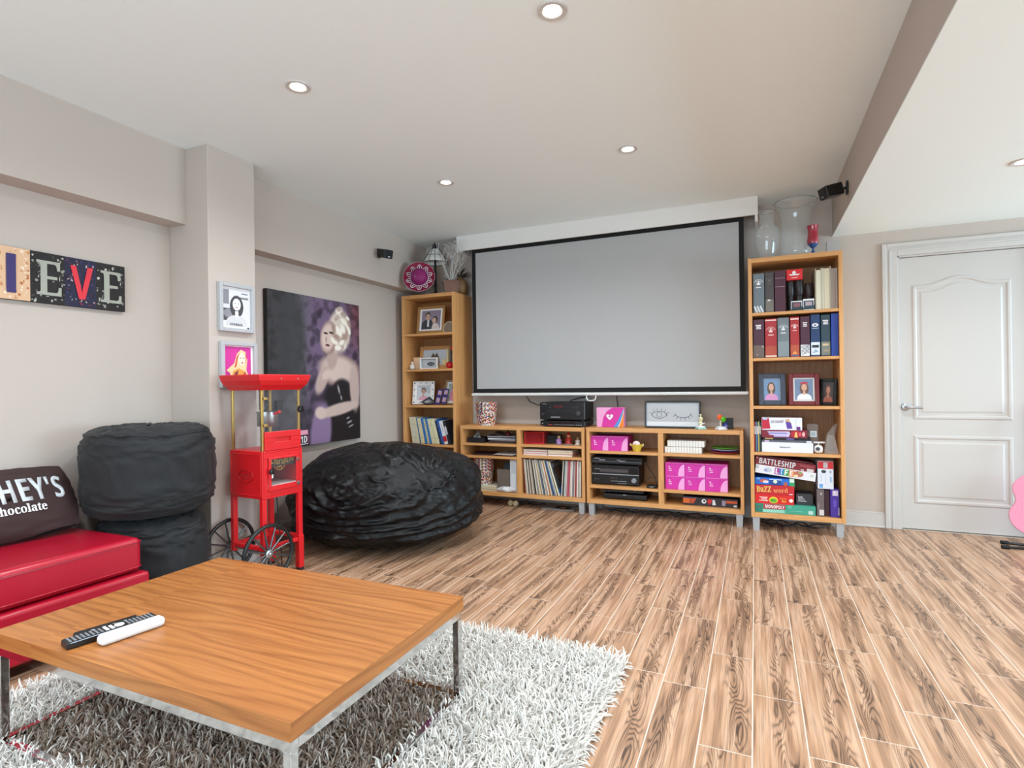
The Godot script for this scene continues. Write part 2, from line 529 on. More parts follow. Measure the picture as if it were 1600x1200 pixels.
# an added, unseen window: frame, mullions, panes, and an area light as room fill
func window_fill(called: String, label: String, at: Vector3, turn: float, w: float, h: float, energy: float, tilt: float):
	var t := thing(called, label, "window", at, turn)
	t.set_meta("kind", "structure")
	var st := begin()
	for s in [-1.0, 1.0]:
		bx(st, Vector3(s * (w / 2 - 0.03), 0, 0), Vector3(0.06, h, 0.08), 0.004)
		bx(st, Vector3(0, s * (h / 2 - 0.03), 0), Vector3(w - 0.12, 0.06, 0.08), 0.004)
		bx(st, Vector3(s * w / 6, 0, 0), Vector3(0.045, h - 0.12, 0.06), 0.004)
	part(t, "added_window_frame", st, M["trim_paint"])
	for i in 3:
		part(t, "pane", bx(begin(), Vector3((i - 1) * w / 3, 0, 0), Vector3(w / 3 - 0.06, h - 0.12, 0.006), 0), M["clear_glass"])
	var l := AreaLight3D.new()
	l.name = "window_fill"; t.add_child(l)
	l.position = Vector3(0, -0.1, -0.40); l.rotation.x = deg_to_rad(tilt)      # added fill light, tilted up to brighten the ceiling
	l.area_size = Vector2(w - 0.1, h - 0.4)
	l.light_color = Color(0.81, 0.93, 1.0); l.light_energy = energy
	l.area_range = 14.0; l.area_attenuation = 2.0; l.shadow_enabled = true

func skirting(called: String, lo: Vector3, hi: Vector3, nx: float, nz: float, label: String):
	var st := boxed(lo, Vector3(hi.x, 0.105, hi.z), 0.002)
	var a := lo; var b := hi
	a.y = 0.105; b.y = 0.118
	if nx > 0: b.x -= 0.006
	if nz > 0: b.z -= 0.006
	bb(st, a, b, 0.002)
	bb(st, Vector3(lo.x, 0, lo.z), Vector3(hi.x + 0.008 * nx, 0.016, hi.z + 0.008 * nz), 0.004)
	struct(called, st, M["trim_paint"], label, "baseboard")

func door_and_trim():
	skirting("baseboard_back", Vector3(-2.6, 0, ZB), Vector3(0.885, 0, ZB + 0.014), 0, 1, "white baseboard along the back wall left of the door")
	skirting("baseboard_back", Vector3(1.885, 0, ZB), Vector3(5.6, 0, ZB + 0.014), 0, 1, "white baseboard right of the white door")
	skirting("baseboard_left", Vector3(XW, 0, ZB + 0.014), Vector3(XW + 0.014, 0, -2.615), 1, 0, "white baseboard under the portrait canvas")
	skirting("baseboard_left", Vector3(XW, 0, -2.28), Vector3(XW + 0.014, 0, 3.2), 1, 0, "white baseboard behind the red sofa")
	skirting("baseboard_pillar", Vector3(-2.943, 0, -2.617), Vector3(-2.929, 0, -2.28), 1, 0, "white baseboard on the face of the square pillar")
	skirting("baseboard_pillar", Vector3(XW + 0.014, 0, -2.28), Vector3(-2.929, 0, -2.266), 0, 1, "white baseboard on the near side of the square pillar")
	# casing
	var st := begin()
	var zf := ZB
	for q in [[0.885, 0.985, 1.0], [1.79, 1.89, -1.0]]:
		var l: float = q[0]; var r: float = q[1]; var sg: float = q[2]
		var o := l if sg > 0 else r
		bb(st, Vector3(l, 0, zf), Vector3(r, 2.14, zf + 0.014), 0.002)
		bb(st, Vector3(minf(o, o + sg * 0.03), 0, zf + 0.0135), Vector3(maxf(o, o + sg * 0.03), 2.14, zf + 0.024), 0.004)
		bb(st, Vector3(minf(o + sg * 0.045, o + sg * 0.06), 0, zf + 0.0135), Vector3(maxf(o + sg * 0.045, o + sg * 0.06), 2.095, zf + 0.019), 0.002)
	bb(st, Vector3(0.985, 2.045, zf), Vector3(1.79, 2.1395, zf + 0.0138), 0.002)
	bb(st, Vector3(0.915, 2.11, zf + 0.0135), Vector3(1.86, 2.1395, zf + 0.0238), 0.004)
	bb(st, Vector3(0.945, 2.08, zf + 0.0135), Vector3(1.83, 2.0945, zf + 0.0188), 0.002)
	for x in [0.985, 1.778]: bb(st, Vector3(x, 0, zf - 0.11), Vector3(x + 0.012, 2.045, zf), 0.001)
	bb(st, Vector3(0.985, 2.033, zf - 0.11), Vector3(1.79, 2.045, zf), 0.001)
	struct("trim_1", st, M["trim_paint"], "white moulded casing round the door", "door casing")
	# leaf
	var d := thing("door_1", "white two-panel interior door with an arched upper panel and lever handle", "door", Vector3(1.0, 0.006, zf - 0.02))
	d.set_meta("kind", "structure")
	part(d, "leaf", boxed(Vector3(0, 0, -0.036), Vector3(0.776, 2.024, 0), 0.002), M["trim_paint"])
	var arch := func(x0: float, x1: float, y0: float, y1: float, rise: float) -> PackedVector2Array:
		var p := PackedVector2Array([Vector2(x0, y0), Vector2(x1, y0)])
		for i in 21:
			var k := 1.0 - i / 20.0
			var e := clampf((absf(k - 0.5) * 2.0 - 0.0) / 0.78, 0.0, 1.0)
			p.append(Vector2(lerpf(x0, x1, k), y1 + rise * (0.5 + 0.5 * cos(e * PI))))
		return p
	for q in [[0.075, 0.66, 0.815, 1.815, 0.055], [0.075, 0.66, 0.19, 0.70, 0.0]]:
		var ps := begin()
		var rings := []
		for k in [[0.0, 0.0], [0.010, 0.007], [0.022, 0.007], [0.034, -0.0015], [0.044, -0.0015], [0.062, 0.005]]:
			var i: float = k[0]
			rings.append([arch.call(q[0] + i, q[1] - i, q[2] + i, q[3] - i, q[4]), k[1]])
		for r in rings.size() - 1:
			var A: PackedVector2Array = rings[r][0]; var B: PackedVector2Array = rings[r + 1][0]
			for i in A.size():
				var j := (i + 1) % A.size()
				var a3 := Vector3(A[i].x, A[i].y, rings[r][1]); var b3 := Vector3(A[j].x, A[j].y, rings[r][1])
				var c3 := Vector3(B[j].x, B[j].y, rings[r + 1][1]); var d3 := Vector3(B[i].x, B[i].y, rings[r + 1][1])
				var n := (c3 - a3).cross(d3 - b3).normalized()
				if n.z < 0: n = -n
				quad(ps, a3, b3, c3, d3, n)
		var last: PackedVector2Array = rings[-1][0]
		prism(ps, last, -0.001, 0.005)
		part(d, "raised_panel", ps, M["trim_paint"])
	var hd := begin()
	lathe(hd, [Vector2(0.001, 0.012), Vector2(0.024, 0.012), Vector2(0.028, 0.008), Vector2(0.028, 0)], 28, tf(0.028, 0.908, 0, 0, PI / 2))
	tube(hd, [Vector3(0.028, 0.908, 0.01), Vector3(0.028, 0.908, 0.045), Vector3(0.034, 0.908, 0.052), Vector3(0.06, 0.907, 0.054), Vector3(0.125, 0.904, 0.052)], [0.010, 0.010, 0.010, 0.0095, 0.008], 10)
	part(d, "lever_handle", hd, M["steel"], "brushed steel lever handle")

# ------------------------------------------------------------------ floor of narrow wood-look tiles
func tile_floor():
	var fl := struct("floor", boxed(Vector3(XW - 0.1, -0.1, ZB - 0.1), Vector3(5.7, -0.0012, 3.3), 0), M["grout"], "wood-look tile floor with pale grout lines", "floor")
	var w := 0.155; var len_ := 0.632; var g := 0.0018
	var known := {-2: -2.429, -1: -2.429, 0: -2.16, 1: -1.862, 2: -2.027, 3: -2.242}
	var r := RandomNumberGenerator.new(); r.seed = 21
	var kinds := 6
	var cells := []
	for k in range(-22, 38):
		var x0 := -0.022 + w * k
		var z_start: float = known[k] if known.has(k) else -2.0 + r.randf() * len_
		if k == -2: z_start = -2.13
		z_start -= len_ * 6
		for j in 14:
			var z0 := z_start + len_ * j
			var z1 := z0 + len_
			if z1 < ZB or z0 > 3.2 or x0 + w < XW or x0 > 5.6: continue
			var mid := Vector3(x0 + w / 2, 0, (z0 + z1) / 2)
			var fwd := -mid.z * 0.917 + (-mid.x) * 0.4          # ahead of the viewer
			var side := mid.x * 0.917 - mid.z * 0.4
			var seen := fwd > 1.2 and absf(side) < fwd * 0.98 + 0.3 and mid.x > -2.9
			if mid.x < -0.6 and mid.x > -2.4 and mid.z > -2.15: seen = false         # under the rug
			cells.append([0 if seen else 1, mid.z, x0, z0, z1])
	var shapes := {}
	var rest := begin()
	var count := 0
	for c in cells:
		var x0: float = c[2]
		var lo := Vector3(maxf(x0 + g, XW), -0.02, maxf(c[3] + g, ZB))
		var hi := Vector3(minf(x0 + w - g, 5.6), 0.0, minf(c[4] - g, 3.2))
		if hi.z - lo.z < 0.02 or hi.x - lo.x < 0.01: continue
		var kind := r.randi() % kinds
		var flip := r.randi() % 2 == 1
		var st := begin() if c[0] == 0 and count < 298 else rest
		tile(st, lo, hi, kind, flip, kinds, r.randf() * 0.3)
		if st != rest:
			count += 1
			part(fl, "floor_tile", st, M["tile"])
	var o := part(fl, "far_tiles", rest, M["tile"])
	o.set_meta("kind", "stuff")

func tile(st: SurfaceTool, lo: Vector3, hi: Vector3, kind: int, flip: bool, kinds: int, slip: float):
	var b := 0.0012
	var uv := func(p: Vector3) -> Vector2:
		var u := clampf((p.x - lo.x) / 0.1515, 0.01, 0.99)
		var v := clampf((p.z - lo.z) / 0.632, 0.0, 1.0) * 0.98 + 0.01
		if flip: v = 1.0 - v
		return Vector2((kind + u) / kinds, v)
	var T := [Vector3(lo.x + b, hi.y, lo.z + b), Vector3(hi.x - b, hi.y, lo.z + b), Vector3(hi.x - b, hi.y, hi.z - b), Vector3(lo.x + b, hi.y, hi.z - b)]
	var E := [Vector3(lo.x, hi.y - b, lo.z), Vector3(hi.x, hi.y - b, lo.z), Vector3(hi.x, hi.y - b, hi.z), Vector3(lo.x, hi.y - b, hi.z)]
	var D := []
	for e in E: D.append(Vector3(e.x, lo.y, e.z))
	var faces := [[T[0], T[1], T[2], T[3], Vector3.UP]]
	var ns := [Vector3(0, 0, -1), Vector3(1, 0, 0), Vector3(0, 0, 1), Vector3(-1, 0, 0)]
	for i in 4:
		var j := (i + 1) % 4
		faces.append([E[i], E[j], T[j], T[i], (ns[i] + Vector3.UP).normalized()])
		faces.append([D[i], D[j], E[j], E[i], ns[i]])
	for f in faces:
		var n: Vector3 = f[4]
		var cw: bool = ((f[1] as Vector3) - (f[0] as Vector3)).cross((f[2] as Vector3) - (f[0] as Vector3)).dot(n) > 0
		for k in ([0, 2, 1, 0, 3, 2] if cw else [0, 1, 2, 0, 2, 3]):
			st.set_normal(n); st.set_uv(uv.call(f[k])); st.add_vertex(f[k])

# ------------------------------------------------------------------ shag rug
func rug():
	var lo := Vector2(-2.47, -2.21); var hi := Vector2(-0.50, 0.62)
	var dlo := Vector2(-2.15, -1.71); var dhi := Vector2(-0.99, -0.955)     # rectangle of darker pile, outlined like the tabletop above it
	var t := thing("shag_rug", "thick white shag rug, its pile darker in a rectangle under the coffee table", "rug", Vector3.ZERO)
	var r := RandomNumberGenerator.new(); r.seed = 3
	part(t, "backing", boxed(Vector3(lo.x, 0, lo.y), Vector3(hi.x, 0.008, hi.y), 0.003), mat("rug_back", Color("cfcac3"), 0.95))
	for lot in [["white_pile", "long white wool pile"], ["dark_pile", "darker, brownish pile in the rectangle under the coffee table"]]:
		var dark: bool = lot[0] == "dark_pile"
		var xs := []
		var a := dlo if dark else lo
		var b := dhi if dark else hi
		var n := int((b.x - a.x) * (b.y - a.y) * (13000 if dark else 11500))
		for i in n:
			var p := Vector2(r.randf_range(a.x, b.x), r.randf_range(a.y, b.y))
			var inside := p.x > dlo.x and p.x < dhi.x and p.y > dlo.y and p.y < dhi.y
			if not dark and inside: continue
			if p.y > 0.0 and r.randf() < 0.45: continue
			var yaw := r.randf() * TAU
			var edge := Vector2(0, 0)
			if not dark:
				if p.x > hi.x - 0.03: edge.x = 1
				if p.x < lo.x + 0.03: edge.x = -1
				if p.y < lo.y + 0.03: edge.y = -1
			var tilt := r.randf_range(0.25, 1.15)
			if edge != Vector2.ZERO:
				yaw = atan2(edge.x, edge.y) + r.randf_range(-0.7, 0.7); tilt = r.randf_range(0.9, 1.35)
			var bas := Basis(Vector3.UP, yaw) * Basis(Vector3.RIGHT, tilt) * Basis(Vector3.UP, r.randf() * TAU)
			var s := r.randf_range(0.8, 1.25)
			bas = bas.scaled_local(Vector3(r.randf_range(0.8, 1.4), s, r.randf_range(0.8, 1.3)))
			var k := r.randf()
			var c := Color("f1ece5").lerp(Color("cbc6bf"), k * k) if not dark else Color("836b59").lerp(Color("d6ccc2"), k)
			xs.append([Transform3D(bas, Vector3(p.x, 0.005, p.y)), c.srgb_to_linear()])
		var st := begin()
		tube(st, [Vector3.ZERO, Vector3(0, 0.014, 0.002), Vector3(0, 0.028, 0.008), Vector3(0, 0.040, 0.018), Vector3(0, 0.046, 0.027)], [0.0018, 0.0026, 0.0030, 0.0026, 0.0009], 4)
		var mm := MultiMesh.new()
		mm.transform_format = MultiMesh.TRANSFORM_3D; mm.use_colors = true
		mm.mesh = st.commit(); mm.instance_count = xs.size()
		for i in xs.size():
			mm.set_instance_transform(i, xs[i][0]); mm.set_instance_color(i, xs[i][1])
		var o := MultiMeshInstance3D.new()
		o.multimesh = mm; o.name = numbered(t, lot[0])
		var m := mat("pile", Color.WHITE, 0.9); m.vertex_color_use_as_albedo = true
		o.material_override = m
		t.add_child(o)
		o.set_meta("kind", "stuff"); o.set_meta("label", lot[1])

# ------------------------------------------------------------------ projector screen
func screen():
	var st := begin()
	bb(st, Vector3(-2.636, 2.418, -4.735), Vector3(0.036, HC, -4.715), 0.001)
	bb(st, Vector3(-2.634, 2.420, ZB), Vector3(-2.618, HC, -4.7345), 0.001)
	bb(st, Vector3(0.014, 2.365, ZB), Vector3(0.0345, HC, -4.7165), 0.001)
	struct("trim_2", st, hue("eceae6", 0.8), "white valance board boxed in over the projector screen", "valance")
	var z := -4.765
	var t := thing("projector_screen", "pull-down projector screen, grey sheet with black border and white bottom bar", "screen", Vector3(-1.28, 1.02, z))
	var l := -1.215; var r := 1.212; var b := 0.025; var top := 1.50
	part(t, "sheet", boxed(Vector3(l + 0.04, b + 0.038, -0.001), Vector3(r - 0.037, top - 0.13, 0.001), 0), M["screen_cloth"], "blank grey sheet")
	var bd := begin()
	bb(bd, Vector3(l, b, -0.001), Vector3(l + 0.04, top, 0.001), 0)
	bb(bd, Vector3(r - 0.037, b, -0.001), Vector3(r, top, 0.001), 0)
	bb(bd, Vector3(l + 0.04, b, -0.001), Vector3(r - 0.037, b + 0.038, 0.001), 0)
	bb(bd, Vector3(l + 0.04, top - 0.13, -0.001), Vector3(r - 0.037, top, 0.001), 0)
	part(t, "border", bd, M["black_matte"], "black masking border")
	part(t, "bottom_bar", rbox(begin(), Vector3(0, 0.008, 0), Vector3(2.468, 0.028, 0.026), 0.011), M["white_plastic"])
	var hp := []
	for i in 13:
		var a := PI * i / 12.0
		hp.append(Vector3(-0.045 - 0.042 * cos(a), -0.006 - 0.046 * pow(sin(a), 0.5), 0.01))
	part(t, "pull_handle", tube(begin(), hp, 0.006, 8), M["white_plastic"])
	part(t, "roller", tube(begin(), [Vector3(l, top, -0.02), Vector3(r, top, -0.02)], 0.02, 14), M["white_plastic"])

# ------------------------------------------------------------------ shelf furniture
func rnd_off() -> Vector2:
	return Vector2(rng.randf() * 3.0, rng.randf() * 3.0)

func feet(t: Node3D, w: float, d: float):
	for x in [0.035, w - 0.035]:
		for z in [-0.035, -d + 0.035]:
			var st := begin()
			loft(st, [[Vector3(x, 0, z), 0.021, 0.021], [Vector3(x, 0.1, z), 0.025, 0.025]])
			part(t, "foot", st, M["alu_paint"])

# origin: floor at the left front corner; shelves: [x0, x1, top height]
func case_piece(label: String, x0: float, x1: float, ztop: float, zf: float, called: String, category: String, shelves: Array, uprights: Array, group := "") -> Node3D:
	var w := x1 - x0; var d := zf - (ZB + 0.016)
	var t := thing(called, label, category, Vector3(x0, 0, zf), 0, group)
	var th := 0.034
	part(t, "side_panel", boxed(Vector3(0, 0.1, -d), Vector3(th * 0.75, ztop, 0), 0.0015, 1, rnd_off()), M["beech"])
	part(t, "side_panel", boxed(Vector3(w - th * 0.75, 0.1, -d), Vector3(w, ztop, 0), 0.0015, 1, rnd_off()), M["beech"])
	part(t, "top_panel", boxed(Vector3(th * 0.75, ztop - th, -d), Vector3(w - th * 0.75, ztop, 0), 0.0015, 0, rnd_off()), M["beech"])
	part(t, "bottom_panel", boxed(Vector3(th * 0.75, 0.1, -d), Vector3(w - th * 0.75, 0.1 + th, 0), 0.0015, 0, rnd_off()), M["beech"])
	part(t, "back_panel", boxed(Vector3(th * 0.75, 0.1 + th, -d), Vector3(w - th * 0.75, ztop - th, -d + 0.008), 0, 1, rnd_off()), M["beech_deep"])
	for u in uprights:
		part(t, "divider", boxed(Vector3(u - 0.02, 0.1 + th, -d + 0.008), Vector3(u + 0.02, ztop - th, -0.001), 0.0015, 1, rnd_off()), M["beech"])
	for s in shelves:
		part(t, "shelf", boxed(Vector3(s[0], s[2] - 0.022, -d + 0.008), Vector3(s[1], s[2], -0.004), 0.0015, 0, rnd_off()), M["beech"])
	feet(t, w, d)
	return t

func furniture():
	var e := 0.0255
	case_piece("tall beech bookcase in the left corner beside the black beanbag", -3.2, -2.605, 2.01, -4.6, "bookcase", "bookcase",
		[[e, 0.595 - e, 1.63], [e, 0.595 - e, 1.283], [e, 0.595 - e, 0.93], [e, 0.595 - e, 0.55]], [])
	case_piece("tall beech bookcase full of binders and board games, left of the white door", -0.04, 0.578, 2.045, -4.55, "bookcase", "bookcase",
		[[e, 0.618 - e, 1.635], [e, 0.618 - e, 1.295], [e, 0.618 - e, 0.935], [e, 0.618 - e, 0.588]], [])
	case_piece("low beech media bench of records and magazines, under the screen", -2.555, -1.347, 0.742, -4.6, "media_bench", "shelf unit",
		[[e, 0.575, 0.578], [e, 0.575, 0.463], [0.615, 1.208 - e, 0.582], [0.615, 1.208 - e, 0.482]], [0.595])
	case_piece("low beech media bench with hi-fi units and magenta cartons, under the screen", -1.33, -0.088, 0.744, -4.6, "media_bench", "shelf unit",
		[[e, 0.60, 0.548], [e, 0.60, 0.253], [0.64, 1.242 - e, 0.548], [0.64, 1.242 - e, 0.253]], [0.62])
	coffee_table()

func coffee_table():
	var x0 := -2.154; var x1 := -0.944; var z0 := -1.707; var z1 := -0.918
	var t := thing("coffee_table", "low square walnut coffee table on a thin chrome frame, standing on the rug", "coffee table", Vector3((x0 + x1) / 2, 0.0, (z0 + z1) / 2))
	var hx := (x1 - x0) / 2; var hz := (z1 - z0) / 2
	part(t, "tabletop", boxed(Vector3(-hx, 0.334, -hz), Vector3(hx, 0.38, hz), 0.0015, 0, Vector2(0.13, 0.4)), M["walnut"])
	var w := 0.024
	var ox := hx - 0.005; var oz := hz - 0.005
	var under := begin()
	bb(under, Vector3(-ox, 0.306, -oz), Vector3(ox, 0.3335, -oz + w), 0.002)
	bb(under, Vector3(-ox, 0.306, oz - w), Vector3(ox, 0.3335, oz), 0.002)
	bb(under, Vector3(-ox, 0.306, -oz + w), Vector3(-ox + w, 0.3335, oz - w), 0.002)
	bb(under, Vector3(ox - w, 0.306, -oz + w), Vector3(ox, 0.3335, oz - w), 0.002)
	part(t, "top_frame", under, M["chrome"], "polished chrome frame under the top")
	for sx in [-1.0, 1.0]:
		for sz in [-1.0, 1.0]:
			part(t, "leg", bx(begin(), Vector3(sx * (ox - w / 2), 0.178, sz * (oz - w / 2)), Vector3(w, 0.256, w), 0.002), M["chrome"])
	for sx in [-1.0, 1.0]:
		part(t, "floor_rail", bx(begin(), Vector3(sx * (ox - w / 2), 0.036, 0), Vector3(w, w, 2 * oz), 0.002), M["chrome"])
	for sz in [-1.0, 1.0]:
		part(t, "floor_rail", bx(begin(), Vector3(0, 0.036, sz * (oz - w / 2)), Vector3(2 * (ox - w), w, w), 0.002), M["chrome"])

# ------------------------------------------------------------------ sofa, cushion, beanbags
func crumple(seed_: int, freq: float) -> FastNoiseLite:
	var n := FastNoiseLite.new()
	n.seed = seed_; n.frequency = freq; n.noise_type = FastNoiseLite.TYPE_SIMPLEX_SMOOTH
	n.fractal_type = FastNoiseLite.FRACTAL_RIDGED; n.fractal_octaves = 3; n.fractal_gain = 0.4
	n.domain_warp_enabled = true; n.domain_warp_amplitude = 0.12; n.domain_warp_frequency = 2.0
	n.domain_warp_fractal_type = FastNoiseLite.DOMAIN_WARP_FRACTAL_NONE
	return n

func sofa_corner():
	# seat: right face x = -2.645, far end z = -1.69, runs towards the viewer out of the picture
	var t := thing("sofa", "red leather sofa chaise at the lower left with a brown cushion on it", "sofa", Vector3(-2.96, 0, -0.75))
	var hx := 0.315
	var crown := func(p: Vector3, d: Vector3) -> Vector3:
		var k := (1.0 - pow(absf(p.x) / hx, 3.0)) * (1.0 - pow(absf(p.z) / 0.94, 6.0))
		return p + Vector3(0, 0.012 * k * signf(p.y), 0)
	part(t, "seat_cushion", rbox(begin(), Vector3(0, 0.348, 0), Vector3(2 * hx, 0.155, 1.88), 0.028, 5, 12, crown), M["red_leather"])
	part(t, "base", rbox(begin(), Vector3(0.012, 0.158, -0.005), Vector3(2 * hx + 0.024, 0.214, 1.91), 0.018, 4, 2), M["red_leather"])
	var seam := begin()
	for y in [0.406, 0.292]:
		var sp := [Vector3(-hx + 0.03, y, -0.9405)]
		for i in 9: sp.append(Vector3(hx - 0.028 + 0.0285 * sin(PI / 2 * i / 8.0), y, -0.912 - 0.0285 * cos(PI / 2 * i / 8.0)))
		sp.append(Vector3(hx + 0.0005, y, 0.92))
		tube(seam, sp, 0.0032, 6)
	part(t, "piping", seam, M["red_leather"])
	for p in [[-0.25, -0.88], [0.25, -0.88], [-0.25, 0.88], [0.25, 0.88]]:
		part(t, "foot", lathe(begin(), [Vector2(0.001, 0), Vector2(0.02, 0), Vector2(0.026, 0.052), Vector2(0.001, 0.052)], 16, tf(p[0], 0, p[1])), M["black_plastic"])
	# brown cushion leaning on the wall
	var c := thing("throw_cushion", "dark brown throw cushion with white chocolate lettering on the red sofa", "cushion")
	c.transform = Transform3D(Basis(Vector3.UP, PI / 2) * Basis(Vector3.RIGHT, deg_to_rad(-31.0)), Vector3(-3.105, 0.598, -1.355))
	var wr := crumple(31, 2.2)
	var bulge := func(x: float, y: float) -> float:
		return 0.075 * pow(maxf(0.0, (1.0 - pow(absf(x), 2.4)) * (1.0 - pow(absf(y), 2.4))), 0.55)
	var pill := func(u: float, v: float) -> Vector3:
		# front half for v > 0.5
		var a := TAU * u
		var q := 1.0 - absf(v * 2.0 - 1.0)
		var e := 1.0 / maxf(absf(cos(a)), absf(sin(a)))
		var ro := lerpf(1.0, e, 0.80)
		var pinch := 1.0 - 0.05 * pow(absf(sin(2.0 * a)), 2.0)
		var rad := pow(1.0 - q, 1.0)
		rad = sin((1.0 - q) * PI / 2)
		var x := cos(a) * ro * rad * pinch; var y := sin(a) * ro * rad * pinch
		var z: float = bulge.call(clampf(x, -1, 1), clampf(y, -1, 1)) * (1.0 if v > 0.5 else -1.0)
		z += 0.008 * wr.get_noise_3d(x, y, z * 4.0) * (1.0 - q) * 1.4
		return Vector3(x * 0.295, y * 0.175, z)
	part(c, "cover", skin(pill, 72, 48), mat("brown_cloth", Color("35201f"), 0.8))
	var warp := func(mi: MeshInstance3D, lift: float):
		# lay the lettering on the swelling front of the cushion
		var src: Mesh = mi.mesh
		var out := SurfaceTool.new(); out.begin(Mesh.PRIMITIVE_TRIANGLES)
		for s in src.get_surface_count():
			var arr := src.surface_get_arrays(s)
			var vs: PackedVector3Array = arr[Mesh.ARRAY_VERTEX]
			var idx: PackedInt32Array = arr[Mesh.ARRAY_INDEX] if arr[Mesh.ARRAY_INDEX] != null else PackedInt32Array(range(vs.size()))
			for i in idx:
				var p := mi.transform * vs[i]
				p.z += bulge.call(clampf(p.x / 0.295, -1, 1), clampf(p.y / 0.175, -1, 1)) + lift
				out.add_vertex(p)
		out.set_smooth_group(-1); out.generate_normals()
		mi.mesh = out.commit(); mi.transform = Transform3D.IDENTITY
	var silver := mat("print_silver", Color("c9cdcf"), 0.5)
	var l1 := letters(c, "lettering", "HERSHEY'S", 0.50, 0.115, silver, tf(-0.02, 0.035, 0), "Droid Sans", true, 0.004)
	var l2 := letters(c, "lettering", "chocolate", 0.20, 0.040, mat("print_white", Color("f2f2f0"), 0.5), tf(0.035, -0.055, 0), "Droid Serif", true, 0.004)
	warp.call(l1, 0.0045); warp.call(l2, 0.0045)
	# two plush poufs, one on the other
	pouf("plush charcoal pouf on top of another, behind the red sofa", Vector3(-2.972, 0.462, -1.940), 0.302, 0.462, 61, M["plush_grey"], true)
	pouf("plush charcoal pouf under the other one, behind the red sofa", Vector3(-2.985, 0.0, -1.957), 0.280, 0.450, 67, M["plush_grey"], false)
	beanbag()

func pouf(label: String, at: Vector3, r: float, h: float, seed_: int, m: Material, seam: bool):
	var wr := crumple(seed_, 2.6)
	var o := thing("pouf", label, "pouf", at, 0.0, "stacked charcoal poufs")
	var fn := func(u: float, v: float) -> Vector3:
		var a := TAU * u
		var th := PI * v
		var ct := -cos(th); var s := sin(th)
		var e := 0.34
		var rr := pow(maxf(s, 0.0001), e)
		var yy := signf(ct) * pow(absf(ct), 0.44)
		var x := rr * cos(a); var z := rr * sin(a)
		# horizontal creases: noise squeezed in height
		var n := wr.get_noise_3d(x * 0.42, yy * 2.4 + 0.25 * sin(a * 2.0), z * 0.42)
		var amp := 0.014 if v > 0.03 and v < 0.97 else 0.0
		var rad := r * (1.0 + 0.015 * sin(a * 3.0 + seed_)) + amp * n
		var bottom := -0.5 if yy < 0 else -0.5
		var y := h * (0.5 * yy - bottom)
		if yy > 0.55: y += 0.014 * wr.get_noise_3d(x * 1.2, 7.0, z * 1.2)
		return Vector3(x * rad, maxf(y, 0.0), z * rad * (1.0 if seed_ == 61 else 0.86))
	part(o, "cover", skin(fn, 120, 80), m)
	var ring := []
	for i in 64:
		var a := TAU * i / 64.0
		var q: Vector3 = fn.call(i / 64.0, 0.72)
		ring.append(q + Vector3(cos(a), 0.3, sin(a)) * 0.001)
	part(o, "piping", tube(begin(), ring, 0.004, 6, true), m)

